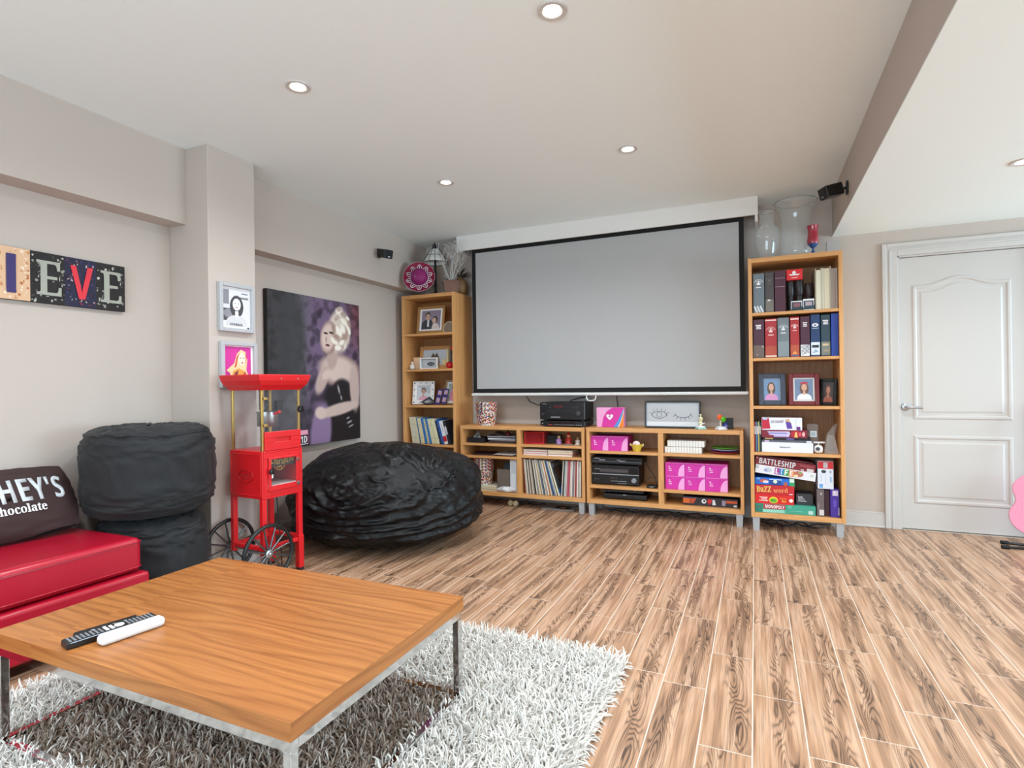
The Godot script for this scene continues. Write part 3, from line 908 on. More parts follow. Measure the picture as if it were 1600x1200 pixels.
func beanbag():
	var o := thing("beanbag", "huge crumpled black velvet beanbag on the floor in front of the left bookcase", "beanbag", Vector3(-2.515, 0, -3.42))
	var soft := FastNoiseLite.new(); soft.seed = 5; soft.frequency = 0.9; soft.noise_type = FastNoiseLite.TYPE_SIMPLEX_SMOOTH
	var rx := 0.69; var rz := 0.67; var h := 0.68
	var fn := func(u: float, v: float) -> Vector3:
		var a := TAU * u
		var th := PI * v
		var ct := -cos(th); var s := sin(th)
		var rr := pow(maxf(s, 0.0001), 0.70)
		var yy := signf(ct) * pow(absf(ct), 0.84)
		var x := rr * cos(a); var z := rr * sin(a)
		var y := h * (0.43 + 0.57 * yy) if yy > 0 else h * (0.43 + 0.43 * yy)
		# a swirl of folds on the left front; long sweeping pleats run from it round the belly, gathers cross the top
		var p := Vector3(x, yy * 0.8, z).normalized()
		var turn := soft.get_noise_3d(p.x * 1.5, p.y * 1.5, p.z * 1.5)
		var brk := soft.get_noise_3d(p.x * 2.2 + 9.0, p.y * 2.2, p.z * 2.2)
		var R := p.x * 0.81 - p.z * 0.59          # across, seen from the room
		var dr := R + 0.46
		var du := p.y - 0.34
		var D := sqrt(pow(dr * (0.40 if dr > 0.0 else 0.9), 2.0) + du * du)
		var low := smoothstep(0.12, -0.10, du - 0.22 * maxf(dr, 0.0))
		var t1 := D * 8.0 + turn * 0.7
		var tri1 := 1.0 - absf(2.0 * (t1 - floorf(t1)) - 1.0)
		var pleat := pow(tri1, 1.7) * low * smoothstep(-0.62, -0.30, p.y) * clampf(0.85 + brk * 1.2, 0.3, 1.1)
		var turn2 := soft.get_noise_3d(p.x * 4.0 + 3.0, p.y * 4.0, p.z * 4.0)
		var t3 := D * 12.0 + atan2(du, dr) / TAU + turn2 * 1.2
		var tri3 := 1.0 - absf(2.0 * (t3 - floorf(t3)) - 1.0)
		var knot := pow(tri3, 1.6) * smoothstep(0.42, 0.20, D) * clampf(0.6 + 2.0 * turn2, 0.0, 1.0)
		var ang := atan2(p.y - 0.40, R - 0.40)
		var far_ := sqrt(pow(p.y - 0.40, 2.0) + pow(R - 0.40, 2.0))
		var t2 := ang * 2.9 + turn * 1.4
		var tri2 := 1.0 - absf(2.0 * (t2 - floorf(t2)) - 1.0)
		var gather := pow(tri2, 2.2) * (1.0 - low) * smoothstep(0.05, 0.25, far_) * smoothstep(1.2, 0.5, far_) * smoothstep(0.25, 0.45, D) * smoothstep(0.05, 0.4, p.x * 0.59 + p.z * 0.81) * clampf(0.9 + brk * 1.5, 0.1, 1.2)
		var foot := smoothstep(0.10, 0.30, v)
		var d := pleat * 0.034 + knot * 0.022 + gather * 0.030 + turn * 0.035 + brk * 0.012
		return Vector3(x * rx, maxf(y, 0.0), z * rz) + p * d * foot
	part(o, "cover", skin(fn, 360, 210), M["velvet_black"])
	var tie := begin()
	var tp := []
	for i in 26:
		var k := i / 25.0
		var aim := Vector3(0.59, 0, 0.81) * 0.75 + Vector3(0.81, 0, -0.59) * lerpf(0.30, 0.88, k) + Vector3(0, lerpf(0.42, 0.62, k), 0)
		var best := Vector3.ZERO; var score := -9.0
		for j in 40:
			var q: Vector3 = fn.call(fposmod(atan2(aim.z, aim.x) / TAU, 1.0), 0.45 + 0.5 * j / 40.0)
			var e := -absf(q.y - (0.44 + 0.10 * k))
			if e > score: score = e; best = q
		tp.append(best + Vector3(0.004, 0.005 * sin(k * 24.0), 0.006))
	part(o, "gathered_seam", tube(tie, tp, 0.010, 8), M["velvet_black"])

# ------------------------------------------------------------------ popcorn cart
func popcorn_cart():
	# local axes: +z the end panel that faces the viewer, +x the serving side with the doors
	var t := thing("popcorn_cart", "red popcorn cart on two spoked wheels beside the pillar", "popcorn cart", Vector3(-2.718, 0, -2.483), -0.084)
	var red: Material = M["red_metal"]; var brass: Material = M["brass"]
	var hx := 0.146; var hz := 0.1425
	for s in [[-1, 1], [1, 1], [-1, -1], [1, -1]]:
		var st := begin()
		var x: float = s[0] * (hx - 0.016); var z: float = s[1] * (hz - 0.016)
		if s[1] > 0:
			bb(st, Vector3(x - 0.015, 0.150, z - 0.015), Vector3(x + 0.015, 0.476, z + 0.015), 0.003)
		else:
			bb(st, Vector3(x - 0.015, 0.19, z - 0.015), Vector3(x + 0.015, 0.476, z + 0.015), 0.003)
			bb(st, Vector3(x - 0.019, 0.016, z - 0.019), Vector3(x + 0.019, 0.215, z + 0.019), 0.003)
		var lg := part(t, "leg", st, red)
		if s[1] < 0:
			part(lg, "foot_pad", lathe(begin(), [Vector2(0.001, 0), Vector2(0.02, 0), Vector2(0.021, 0.012), Vector2(0.014, 0.018)], 16, tf(x, 0, z)), M["black_plastic"])
	for sx in [-1.0, 1.0]:
		part(t, "side_rail", bx(begin(), Vector3(sx * (hx - 0.016), 0.19, 0.0), Vector3(0.024, 0.024, 2 * hz - 0.06), 0.003), red)
	part(t, "cross_rail", bx(begin(), Vector3(0, 0.19, hz - 0.016), Vector3(2 * hx - 0.06, 0.024, 0.024), 0.003), red)
	part(t, "cross_rail", bx(begin(), Vector3(0, 0.205, -hz + 0.016), Vector3(2 * hx - 0.06, 0.024, 0.024), 0.003), red)
	part(t, "axle", tube(begin(), [Vector3(-0.19, 0.170, hz - 0.016), Vector3(0.185, 0.170, hz - 0.016)], 0.006, 10), M["steel"])
	for sx in [-1.0, 1.0]:
		var w := Vector3(sx * 0.172, 0.170, hz - 0.016)
		var rim := begin()
		var ring := []
		for i in 48: ring.append(w + Vector3(0, cos(TAU * i / 48.0), sin(TAU * i / 48.0)) * 0.158)
		tube(rim, ring, 0.0115, 8, true)
		var wheel := part(t, "wheel", rim, mat("tyre", Color("2c2c2b"), 0.35, 0.5), "dark wagon wheel")
		for i in 12:
			var d := Vector3(0, cos(TAU * i / 12.0 + 0.2), sin(TAU * i / 12.0 + 0.2))
			part(wheel, "spoke", tube(begin(), [w + d * 0.018, w + d * 0.155], [0.0064, 0.005], 7), mat("spoke_metal", Color("6b6d70"), 0.25, 0.8))
		var side := PI / 2 if sx < 0 else -PI / 2
		part(wheel, "hub", lathe(begin(), [Vector2(0.001, 0.02), Vector2(0.010, 0.018), Vector2(0.013, 0.010), Vector2(0.022, 0.008), Vector2(0.022, -0.012), Vector2(0.001, -0.012)], 20, tf(w.x, w.y, w.z, 0, 0, side)), M["steel"])
	# cabinet
	var y0 := 0.476; var y1 := 0.752
	var cab := begin()
	bb(cab, Vector3(-hx, y0, hz - 0.012), Vector3(hx, y1, hz), 0.004)                     # end panel towards the viewer
	bb(cab, Vector3(-hx, y0, -hz), Vector3(hx, y1, -hz + 0.012), 0.004)
	bb(cab, Vector3(-hx, y0, -hz + 0.012), Vector3(-hx + 0.012, y1, hz - 0.012), 0.002)
	bb(cab, Vector3(-hx + 0.012, y0, -hz + 0.012), Vector3(hx, y0 + 0.012, hz - 0.012), 0.002)
	bb(cab, Vector3(-hx + 0.012, y1 - 0.012, -hz + 0.012), Vector3(hx, y1, hz - 0.012), 0.002)
	bb(cab, Vector3(hx - 0.012, y1 - 0.045, -hz + 0.012), Vector3(hx, y1 - 0.012, hz - 0.012), 0.002)
	bb(cab, Vector3(hx - 0.012, y0 + 0.012, -hz + 0.012), Vector3(hx, y0 + 0.045, hz - 0.012), 0.002)
	bb(cab, Vector3(hx - 0.012, y0 + 0.045, -hz + 0.012), Vector3(hx, y1 - 0.045, -hz + 0.038), 0.002)
	bb(cab, Vector3(hx - 0.012, y0 + 0.045, hz - 0.038), Vector3(hx, y1 - 0.045, hz - 0.012), 0.002)
	var cabinet := part(t, "cabinet", cab, red)
	# raised rim and oval badge on the end panel
	var emb := begin()
	for q in [[0.0, 0.118], [0.0, -0.118]]: bx(emb, Vector3(0, (y0 + y1) / 2 + q[1], hz + 0.001), Vector3(2 * hx - 0.03, 0.006, 0.004), 0.0018)
	for sx in [-1.0, 1.0]: bx(emb, Vector3(sx * (hx - 0.016), (y0 + y1) / 2, hz + 0.001), Vector3(0.006, 0.23, 0.004), 0.0018)
	part(cabinet, "panel_rim", emb, red)
	var oval := []
	for i in 40: oval.append(Vector3(0.066 * cos(TAU * i / 40.0), 0.603 + 0.036 * sin(TAU * i / 40.0), hz + 0.001))
	part(cabinet, "oval_badge", tube(begin(), oval, 0.003, 6, true), mat("red_deep", Color("a80f16"), 0.4), "embossed oval badge")
	var rows := begin()
	for i in 9: bx(rows, Vector3(-0.044 + 0.011 * i, 0.609, hz + 0.001), Vector3(0.0075, 0.012 + 0.003 * (i % 3), 0.003), 0.001)
	for i in 6: bx(rows, Vector3(-0.030 + 0.012 * i, 0.590, hz + 0.001), Vector3(0.008, 0.010, 0.003), 0.001)
	part(cabinet, "badge_relief", rows, M["red_deep"])
	# lower door with its window
	var door := begin()
	var dz := 0.104; var dy0 := y0 + 0.042; var dy1 := y1 - 0.040
	bb(door, Vector3(hx, dy0, -dz), Vector3(hx + 0.008, dy0 + 0.030, dz), 0.002)
	bb(door, Vector3(hx, dy1 - 0.012, -dz), Vector3(hx + 0.008, dy1, dz), 0.002)
	bb(door, Vector3(hx, dy0 + 0.03, -dz), Vector3(hx + 0.008, dy1 - 0.012, -dz + 0.014), 0.002)
	bb(door, Vector3(hx, dy0 + 0.03, dz - 0.018), Vector3(hx + 0.008, dy1 - 0.012, dz), 0.002)
	var dr := part(t, "cabinet_door", door, red, "small glazed red door")
	part(dr, "pane", boxed(Vector3(hx + 0.002, dy0 + 0.028, -dz + 0.012), Vector3(hx + 0.005, dy1 - 0.010, dz - 0.016), 0), M["pane_glass"])
	var hn := begin()
	lathe(hn, [Vector2(0.001, 0.020), Vector2(0.014, 0.018), Vector2(0.016, 0.010), Vector2(0.007, 0.0)], 16, tf(hx + 0.008, 0.632, dz - 0.008, 0, 0, -PI / 2))
	part(dr, "door_knob", hn, M["black_satin"])
	part(dr, "latch", boxed(Vector3(hx + 0.008, 0.592, dz - 0.026), Vector3(hx + 0.013, 0.624, dz - 0.016), 0.002), M["white_plastic"])
	for y in [0.540, 0.683]:
		part(dr, "hinge", boxed(Vector3(hx + 0.006, y - 0.010, -dz - 0.006), Vector3(hx + 0.014, y + 0.010, -dz + 0.016), 0.002), M["chrome"])
	var gold := mat("gold_print", Color("b8954a"), 0.4, 0.4)
	part(cabinet, "sign_board", boxed(Vector3(hx - 0.020, 0.655, -0.095), Vector3(hx - 0.016, 0.706, 0.095), 0), mat("sign_dark", Color("2b1a12"), 0.6))
	var glyph := begin()
	for i in 10:
		var z := 0.082 - 0.0182 * i
		var h: float = [0.026, 0.03, 0.026, 0.030, 0.024, 0.030, 0.026, 0.028, 0.026, 0.03][i]
		var y := 0.684 - 0.006 * cos((i - 4.5) * 0.6)
		bx(glyph, Vector3(hx - 0.015, y, z + 0.004), Vector3(0.001, h, 0.004), 0)
		bx(glyph, Vector3(hx - 0.015, y + (0.011 if i % 2 == 0 else -0.011), z - 0.001), Vector3(0.001, 0.005, 0.010), 0)
		if i % 3 != 1: bx(glyph, Vector3(hx - 0.015, y, z - 0.006), Vector3(0.001, h * 0.8, 0.003), 0)
	var arc := []
	for i in 17: arc.append(Vector3(hx - 0.015, 0.655 - 0.024 * sin(PI * i / 16.0), 0.050 - 0.075 * i / 16.0))
	tube(glyph, arc, 0.0022, 5)
	for i in 3: bx(glyph, Vector3(hx - 0.015, 0.650, 0.025 - 0.012 * i), Vector3(0.001, 0.012, 0.006), 0)
	part(cabinet, "sign_ornament", glyph, gold, "worn gold lettering")
	part(cabinet, "inner_floor", boxed(Vector3(-hx + 0.014, dy0 + 0.005, -hz + 0.014), Vector3(hx - 0.014, dy0 + 0.028, hz - 0.014), 0.001), M["white_plastic"])
	# glass case
	var yc := 1.105
	for s in [[-1, 1], [1, 1], [-1, -1], [1, -1]]:
		part(t, "brass_post", bx(begin(), Vector3(s[0] * (hx - 0.016), (y1 + yc) / 2, s[1] * (hz - 0.014)), Vector3(0.015, yc - y1, 0.015), 0.002), brass)
	var gx := hx - 0.016; var gz := hz - 0.014
	for sz in [-1.0, 1.0]:
		part(t, "pane", bx(begin(), Vector3(0, (y1 + yc) / 2, sz * gz), Vector3(2 * gx - 0.016, yc - y1, 0.003), 0), M["pane_glass"])
	part(t, "pane", bx(begin(), Vector3(-gx, (y1 + yc) / 2, 0), Vector3(0.003, yc - y1, 2 * gz - 0.016), 0), M["pane_glass"])
	var up := part(t, "case_door", bx(begin(), Vector3(hx - 0.006, (0.86 + yc) / 2, 0), Vector3(0.004, yc - 0.86, 2 * gz - 0.010), 0), M["pane_glass"], "clear upper door")
	for y in [0.90, 1.055]:
		part(up, "hinge", bx(begin(), Vector3(hx, y, gz - 0.012), Vector3(0.012, 0.016, 0.024), 0.002), brass)
	part(up, "door_knob", lathe(begin(), [Vector2(0.001, 0.018), Vector2(0.020, 0.016), Vector2(0.022, 0.006), Vector2(0.008, 0)], 18, tf(hx, 0.985, -gz + 0.004, 0, 0, -PI / 2)), M["black_satin"])
	# flap below it with the finger slot
	var fl := begin()
	bb(fl, Vector3(hx - 0.010, 0.753, -gz - 0.002), Vector3(hx + 0.002, 0.800, gz - 0.006), 0.002)
	bb(fl, Vector3(hx - 0.010, 0.826, -gz - 0.002), Vector3(hx + 0.002, 0.862, gz - 0.006), 0.002)
	bb(fl, Vector3(hx - 0.010, 0.800, -gz - 0.002), Vector3(hx + 0.002, 0.826, -0.058), 0.001)
	bb(fl, Vector3(hx - 0.010, 0.800, 0.052), Vector3(hx + 0.002, 0.826, gz - 0.006), 0.001)
	bb(fl, Vector3(hx - 0.016, 0.790, -gz), Vector3(hx - 0.010, 0.836, gz - 0.008), 0)
	part(t, "serving_flap", fl, red)
	# kettle hung from the top
	var k := begin()
	bx(k, Vector3(-0.062, 1.045, -0.01), Vector3(0.022, 0.13, 0.012), 0.002)
	var kb := part(t, "kettle_bracket", k, mat("grey_metal", Color("7d8083"), 0.4, 0.5))
	part(kb, "kettle_rod", tube(begin(), [Vector3(0.0, 1.02, -0.01), Vector3(-0.045, 0.965, -0.01)], 0.003, 6), M["grey_metal"])
	part(t, "kettle", lathe(begin(), [Vector2(0.001, 0.885), Vector2(0.056, 0.885), Vector2(0.060, 0.890), Vector2(0.060, 0.965), Vector2(0.063, 0.967), Vector2(0.063, 0.972), Vector2(0.050, 0.976), Vector2(0.001, 0.978)], 28, tf(0.0, 0, -0.01)), mat("kettle_metal", Color("a3a6a8"), 0.28, 0.85), "hanging metal kettle")
	part(t, "kettle_handle", tube(begin(), [Vector3(0.05, 0.955, -0.01), Vector3(0.085, 0.968, -0.012), Vector3(0.105, 0.975, -0.014)], [0.006, 0.009, 0.009], 8), red)
	part(t, "gear_box", boxed(Vector3(0.03, 0.985, -0.07), Vector3(0.07, 1.04, -0.03), 0.003), M["black_plastic"])
	# flared top
	var top := begin()
	loft(top, [[Vector3(0, yc, 0), hx - 0.004, hz - 0.002], [Vector3(0, yc + 0.012, 0), hx + 0.004, hz + 0.004], [Vector3(0, yc + 0.030, 0), hx + 0.018, hz + 0.020],
		[Vector3(0, yc + 0.055, 0), hx + 0.028, hz + 0.032], [Vector3(0, yc + 0.085, 0), hx + 0.032, hz + 0.040], [Vector3(0, yc + 0.090, 0), hx + 0.030, hz + 0.038], [Vector3(0, yc + 0.090, 0), hx + 0.024, hz + 0.032], [Vector3(0, yc + 0.082, 0), hx + 0.020, hz + 0.028]])
	var cap := part(t, "flared_top", top, red)
	var sc := begin()
	for z in [-0.09, 0.03]: lathe(sc, [Vector2(0.001, 0.003), Vector2(0.004, 0.002), Vector2(0.004, 0)], 10, tf(hx + 0.0305, yc + 0.066, z, 0, 0, -PI / 2))
	part(cap, "screw", sc, M["steel"])
	part(t, "power_cord", tube(begin(), [Vector3(0.02, 0.477, -0.05), Vector3(0.022, 0.40, -0.055), Vector3(0.026, 0.30, -0.06), Vector3(0.03, 0.15, -0.07), Vector3(0.02, 0.02, -0.085), Vector3(-0.05, 0.006, -0.10)], 0.0035, 6), M["black_plastic"])

# ------------------------------------------------------------------ pictures
func soft_spot(img: Image, cx: float, cy: float, rx: float, ry: float, rot: float, c: Color, soft := 0.35):
	var w := img.get_width(); var h := img.get_height()
	var R := maxf(rx, ry) * (1.0 + soft)
	var ca := cos(rot); var sa := sin(rot)
	for y in range(maxi(0, int((cy - R) * h)), mini(h, int((cy + R) * h) + 1)):
		for x in range(maxi(0, int(cx * w - R * h)), mini(w, int(cx * w + R * h) + 1)):
			var dx := (x - cx * w) / h; var dy := float(y) / h - cy
			var u := (dx * ca + dy * sa) / rx; var v := (-dx * sa + dy * ca) / ry
			var d := sqrt(u * u + v * v)
			if d < 1.0 + soft:
				var k := 1.0 - smoothstep(1.0 - soft, 1.0 + soft, d)
				img.set_pixel(x, y, img.get_pixel(x, y).lerp(c, k * c.a))

func canvas_image() -> Image:
	# a plain painted figure: fair-haired woman in a dark dress before a violet wall
	var w := 384; var h := 446
	var img := Image.create(w, h, false, Image.FORMAT_RGB8)
	var n := FastNoiseLite.new(); n.seed = 4; n.frequency = 0.02
	for y in h:
		for x in w:
			var u := float(x) / w; var v := float(y) / h
			var c := Color("3a383b").lerp(Color("56545a"), smoothstep(0.05, 0.3, u))
			c = c.lerp(Color("67546e"), smoothstep(0.28, 0.48, u))
			c = c.lerp(Color("6b4049"), smoothstep(0.75, 1.0, u) * (1.0 - smoothstep(0.1, 0.5, v)))
			c = c.lerp(Color("2c2530"), smoothstep(0.55, 1.0, v) * 0.8)
			img.set_pixel(x, y, c.darkened(clampf(n.get_noise_2d(x, y) * 0.8, -0.1, 0.3)))
	for p in [[0.44, 0.30], [0.40, 0.42], [0.52, 0.10], [0.88, 0.22], [0.93, 0.38], [0.46, 0.16], [0.95, 0.55], [0.42, 0.6]]:
		soft_spot(img, p[0], p[1], 0.022, 0.035, 0.4, Color(0.17, 0.13, 0.19, 0.7), 0.6)
	soft_spot(img, 0.22, 0.30, 0.12, 0.33, 0.0, Color(0.22, 0.22, 0.23, 0.8), 0.3)          # dim doorway
	var skin := Color("d8bfb4"); var shade := Color("8d6f6c"); var dress := Color("1c171c")
	soft_spot(img, 0.76, 0.86, 0.23, 0.33, 0.0, dress, 0.12)                               # dress
	soft_spot(img, 0.52, 0.93, 0.10, 0.22, 0.12, Color("8f7596"), 0.2)                      # violet drape
	soft_spot(img, 0.76, 0.50, 0.215, 0.125, 0.12, shade, 0.15)                              # shoulders
	soft_spot(img, 0.74, 0.49, 0.19, 0.10, 0.12, skin, 0.3)
	soft_spot(img, 0.765, 0.72, 0.135, 0.165, 0.1, dress, 0.12)                                # bodice
	soft_spot(img, 0.93, 0.62, 0.055, 0.17, -0.05, skin.lerp(shade, 0.25), 0.25)              # upper arm
	soft_spot(img, 0.74, 0.77, 0.215, 0.043, -0.16, skin.lerp(shade, 0.12), 0.25)            # forearm across
	soft_spot(img, 0.52, 0.79, 0.055, 0.042, 0.2, skin, 0.25)
	soft_spot(img, 0.54, 0.56, 0.05, 0.11, 0.5, skin.lerp(shade, 0.3), 0.25)                 # other arm raised to the collar
	soft_spot(img, 0.60, 0.52, 0.06, 0.03, -0.5, skin, 0.3)
	soft_spot(img, 0.66, 0.40, 0.052, 0.09, 0.25, skin.lerp(shade, 0.4), 0.25)               # neck
	soft_spot(img, 0.75, 0.21, 0.115, 0.155, 0.1, Color("d9c9bb"), 0.18)                     # hair
	soft_spot(img, 0.62, 0.265, 0.082, 0.118, 0.22, shade, 0.12)                             # face
	soft_spot(img, 0.612, 0.262, 0.068, 0.105, 0.22, skin, 0.3)
	var r := RandomNumberGenerator.new(); r.seed = 12
	for i in 42:
		var a := r.randf() * TAU; var k := sqrt(r.randf())
		var cx := 0.755 + 0.125 * k * cos(a); var cy := 0.20 + 0.155 * k * sin(a)
		if cx < 0.66 and cy > 0.17: continue
		var q := 0.012 + 0.016 * r.randf()
		soft_spot(img, cx, cy, q * 1.5, q * 0.8, a + 1.3, Color("f4ebdf") if i % 2 == 0 else Color(0.66, 0.55, 0.49, 0.65), 0.4)
	soft_spot(img, 0.585, 0.235, 0.020, 0.007, 0.1, Color("3a2a2c"), 0.4)                    # closed eye, brow, lips
	soft_spot(img, 0.650, 0.228, 0.022, 0.007, 0.1, Color("3a2a2c"), 0.4)
	soft_spot(img, 0.605, 0.318, 0.020, 0.008, 0.1, Color("5a2630"), 0.4)
	soft_spot(img, 0.59, 0.28, 0.008, 0.02, 0.1, Color(0.6, 0.46, 0.44, 0.6), 0.5)
	for p in [[0.73, 0.63, 0.010, 0.035], [0.76, 0.69, 0.008, 0.02], [0.86, 0.87, 0.03, 0.008], [0.88, 0.90, 0.03, 0.006], [0.84, 0.84, 0.02, 0.006]]:
		soft_spot(img, p[0], p[1], p[2], p[3], -0.3, Color(0.85, 0.80, 0.82, 0.75), 0.5)
	return img

# a picture standing or hanging: xf is the middle of its back, +z its face; shapes are laid from its centre
func picture(called: String, label: String, category: String, xf: Transform3D, w: float, h: float, border: float, depth: float, fm: Material, shapes: Array, glazed := true, group := "") -> Node3D:
	var t := thing(called, label, category, Vector3.ZERO, 0, group)
	t.transform = xf
	var st := begin()
	for s in [-1.0, 1.0]:
		bx(st, Vector3(s * (w - border) / 2, 0, depth / 2), Vector3(border, h, depth), minf(0.003, border * 0.3))
		bx(st, Vector3(0, s * (h - border) / 2, depth / 2), Vector3(w - 2 * border, border, depth), minf(0.003, border * 0.3))
	part(t, "frame", st, fm)
	part(t, "backing", boxed(Vector3(-w / 2 + border, -h / 2 + border, 0), Vector3(w / 2 - border, h / 2 - border, depth * 0.35), 0), hue("f2f1ee"))
	print_art(t, "print", tf(0, 0, depth * 0.35), shapes, 0.4)
	if glazed:
		part(t, "glass", boxed(Vector3(-w / 2 + border, -h / 2 + border, depth * 0.62), Vector3(w / 2 - border, h / 2 - border, depth * 0.62 + 0.0012), 0), M["pane_glass"])
	return t

# head-and-shoulders likeness of nobody in particular, fitted to w by h
func likeness(w: float, h: float, bg: String, hair: String, skin: String, cloth: String, dx := 0.0, long_hair := true) -> Array:
	var s := []
	if bg != "": s.append([rect_poly(-w / 2, -h / 2, w / 2, h / 2), bg])
	var x := dx * w; var u := minf(w, h)
	var b := -h / 2
	var sh := PackedVector2Array()
	for i in 17:
		var a := PI * i / 16.0
		sh.append(Vector2(clampf(x + u * 0.40 * cos(a), -w / 2, w / 2), b + 0.001 + (h * 0.30) * pow(sin(a), 0.7)))
	if long_hair: s.append([disc_poly(x, h * 0.04, u * 0.25, h * 0.30), hair])
	s.append([sh, cloth])
	s.append([rect_poly(x - u * 0.06, b + h * 0.24, x + u * 0.06, b + h * 0.42), skin])
	s.append([disc_poly(x, h * 0.145, u * 0.205, h * 0.205), hair])
	s.append([disc_poly(x, h * 0.10, u * 0.15, h * 0.165), skin])
	for e in [-1, 1]: s.append([disc_poly(x + e * u * 0.06, h * 0.125, u * 0.022, h * 0.014, 8), "3a2d2a"])
	s.append([disc_poly(x, h * 0.025, u * 0.05, h * 0.013, 10), "9c4a4a"])
	return s

func wall_art():
	var east := Basis(Vector3.UP, PI / 2)           # faces +x
	# big canvas
	var t := thing("canvas_print", "large canvas print of a fair-haired woman in a dark dress, hung above the beanbag", "canvas print")
	t.transform = Transform3D(east, Vector3(XW + 0.002, 1.252, -3.49))
	part(t, "stretcher", boxed(Vector3(-0.512, -0.592, 0), Vector3(0.512, 0.592, 0.038), 0.003), hue("1d1b1c", 0.7))
	var st := begin()
	var q := [Vector3(-0.510, -0.590, 0.0385), Vector3(0.510, -0.590, 0.0385), Vector3(0.510, 0.590, 0.0385), Vector3(-0.510, 0.590, 0.0385)]
	var uv := [Vector2(0, 1), Vector2(1, 1), Vector2(1, 0), Vector2(0, 0)]
	for k in [0, 2, 1, 0, 3, 2]:
		st.set_normal(Vector3.BACK); st.set_uv(uv[k]); st.add_vertex(q[k])
	part(t, "printed_face", st, image_mat("canvas", canvas_image(), 0.42))
	# small badge card at its lower left
	var c := thing("badge_card", "small black and pink card stuck at the lower left of the big canvas", "card")
	c.transform = Transform3D(east, Vector3(-3.2405, 0.728, -3.325))
	part(c, "card", boxed(Vector3(-0.043, -0.058, 0), Vector3(0.043, 0.058, 0.002), 0.0005), hue("17151a"))
	print_art(c, "print", tf(0, 0, 0.002), [[rect_poly(-0.040, 0.020, 0.040, 0.056), "f0a5b8"], [rect_poly(-0.041, -0.056, 0.041, -0.050), "f4e3e6"], [rect_poly(0.036, -0.05, 0.041, 0.015), "d8477c"]])
	letters(c, "lettering", "1D", 0.066, 0.052, hue("f6f3f4"), tf(-0.003, -0.016, 0.0028), "Droid Sans", true, 0.0008)
	# word sign of seven square panels
	var s := thing("word_sign", "long wall sign of distressed painted letter panels on the left wall", "wall sign")
	s.transform = Transform3D(east, Vector3(XW + 0.002, 1.683, -1.473))
	var L := 1.043; var hh := 0.127
	part(s, "board", boxed(Vector3(-L / 2, -hh, 0), Vector3(L / 2, hh, 0.024), 0.002), hue("201c1b", 0.7))
	var r := RandomNumberGenerator.new(); r.seed = 8
	var tiles := [["B", "1e1c1c", "9d9f92", "Droid Serif"], ["E", "1c2140", "c9bfa8", "Droid Serif"], ["L", "221d1c", "c23b3a", "Droid Sans"], ["I", "dcb48f", "3a2f66", "Droid Sans"], ["E", "1d1b1a", "a4a598", "Droid Serif"], ["V", "211e3a", "d8323f", "Droid Sans"], ["E", "1d1b1a", "a4a598", "Droid Serif"]]
	var pw := L / 7.0
	for i in 7:
		var x0 := -L / 2 + pw * i
		var tl: Array = tiles[i]
		var shapes := [[rect_poly(x0, -hh + 0.001, x0 + pw, hh - 0.001), tl[1]]]
		for k in 90:                                              # flaked paint
			var px := x0 + r.randf() * pw; var py := (r.randf() * 2 - 1) * (hh - 0.008)
			if absf(px - x0 - pw / 2) < pw * 0.25 and absf(py) < hh * 0.6 and k % 4 != 0: continue
			var a := r.randf_range(0.002, 0.008); var b := r.randf_range(0.002, 0.009)
			var col: String = {"I": ["b5683f", "e8cdb0", "c98b5e", "f0d9c2"], "V": ["3b3566", "b7a6a8", "16142a", "6b2740"]}.get(tl[0], ["8f9186", "0f0e0e", "b9b9ae", "4a4745"])[k % 4]
			var poly := PackedVector2Array()
			for j in 7: poly.append(Vector2(clampf(px + a * cos(TAU * j / 7.0) * r.randf_range(0.5, 1.3), x0, x0 + pw), clampf(py + b * sin(TAU * j / 7.0) * r.randf_range(0.5, 1.6), -hh, hh)))
			if Geometry2D.triangulate_polygon(poly).size() > 0: shapes.append([poly, col])
		print_art(s, "letter_panel", tf(0, 0, 0.024), shapes, 0.7)
		if tl[0] == "I":
			part(s, "letter", bx(begin(), Vector3(x0 + pw / 2 - 0.003, 0, 0.0285), Vector3(0.038, 0.186, 0.001), 0), hue(tl[2], 0.7))
			continue
		var lw: float = {"I": 0.034, "V": 0.108}.get(tl[0], 0.108)
		letters(s, "letter", tl[0], lw, 0.172, hue(tl[2], 0.7), tf(x0 + pw / 2 + (0.004 if i < 6 else 0.0), 0, 0.0285), "Droid Serif" if tl[3] == "Droid Serif" else "Droid Sans", true, 0.001)
	# two small frames on the pillar
	var grey := mat("grey_frame", Color("b4b6b8"), 0.4)
	var a1 := likeness(0.196, 0.225, "", "333336", "e9e9ea", "d5d5d6", 0.02)
	a1 = [[rect_poly(-0.108, -0.130, 0.108, 0.130), "fbfbfb"], [rect_poly(-0.098, -0.085, 0.098, 0.118), "e3e3e5"], [rect_poly(-0.09, 0.02, -0.05, 0.11), "8b8b90"], [rect_poly(0.03, 0.06, 0.09, 0.072), "77777c"], [rect_poly(0.04, 0.09, 0.085, 0.098), "77777c"], [rect_poly(-0.095, -0.08, -0.02, -0.005), "4a4a4f"], [disc_poly(-0.055, -0.035, 0.036, 0.026), "8d8d93"]] + a1
	for i in 7: a1.append([rect_poly(-0.044 + 0.013 * i, -0.108, -0.036 + 0.013 * i, -0.094), "55555a"])
	a1.append([disc_poly(0.086, -0.118, 0.009, 0.006), "44444a"])
	picture("framed_picture", "grey frame with a black and white drawn portrait, upper one on the pillar", "picture frame", Transform3D(east, Vector3(-2.943, 1.612, -2.458)), 0.252, 0.298, 0.024, 0.030, grey, a1, true, "frames on the pillar")
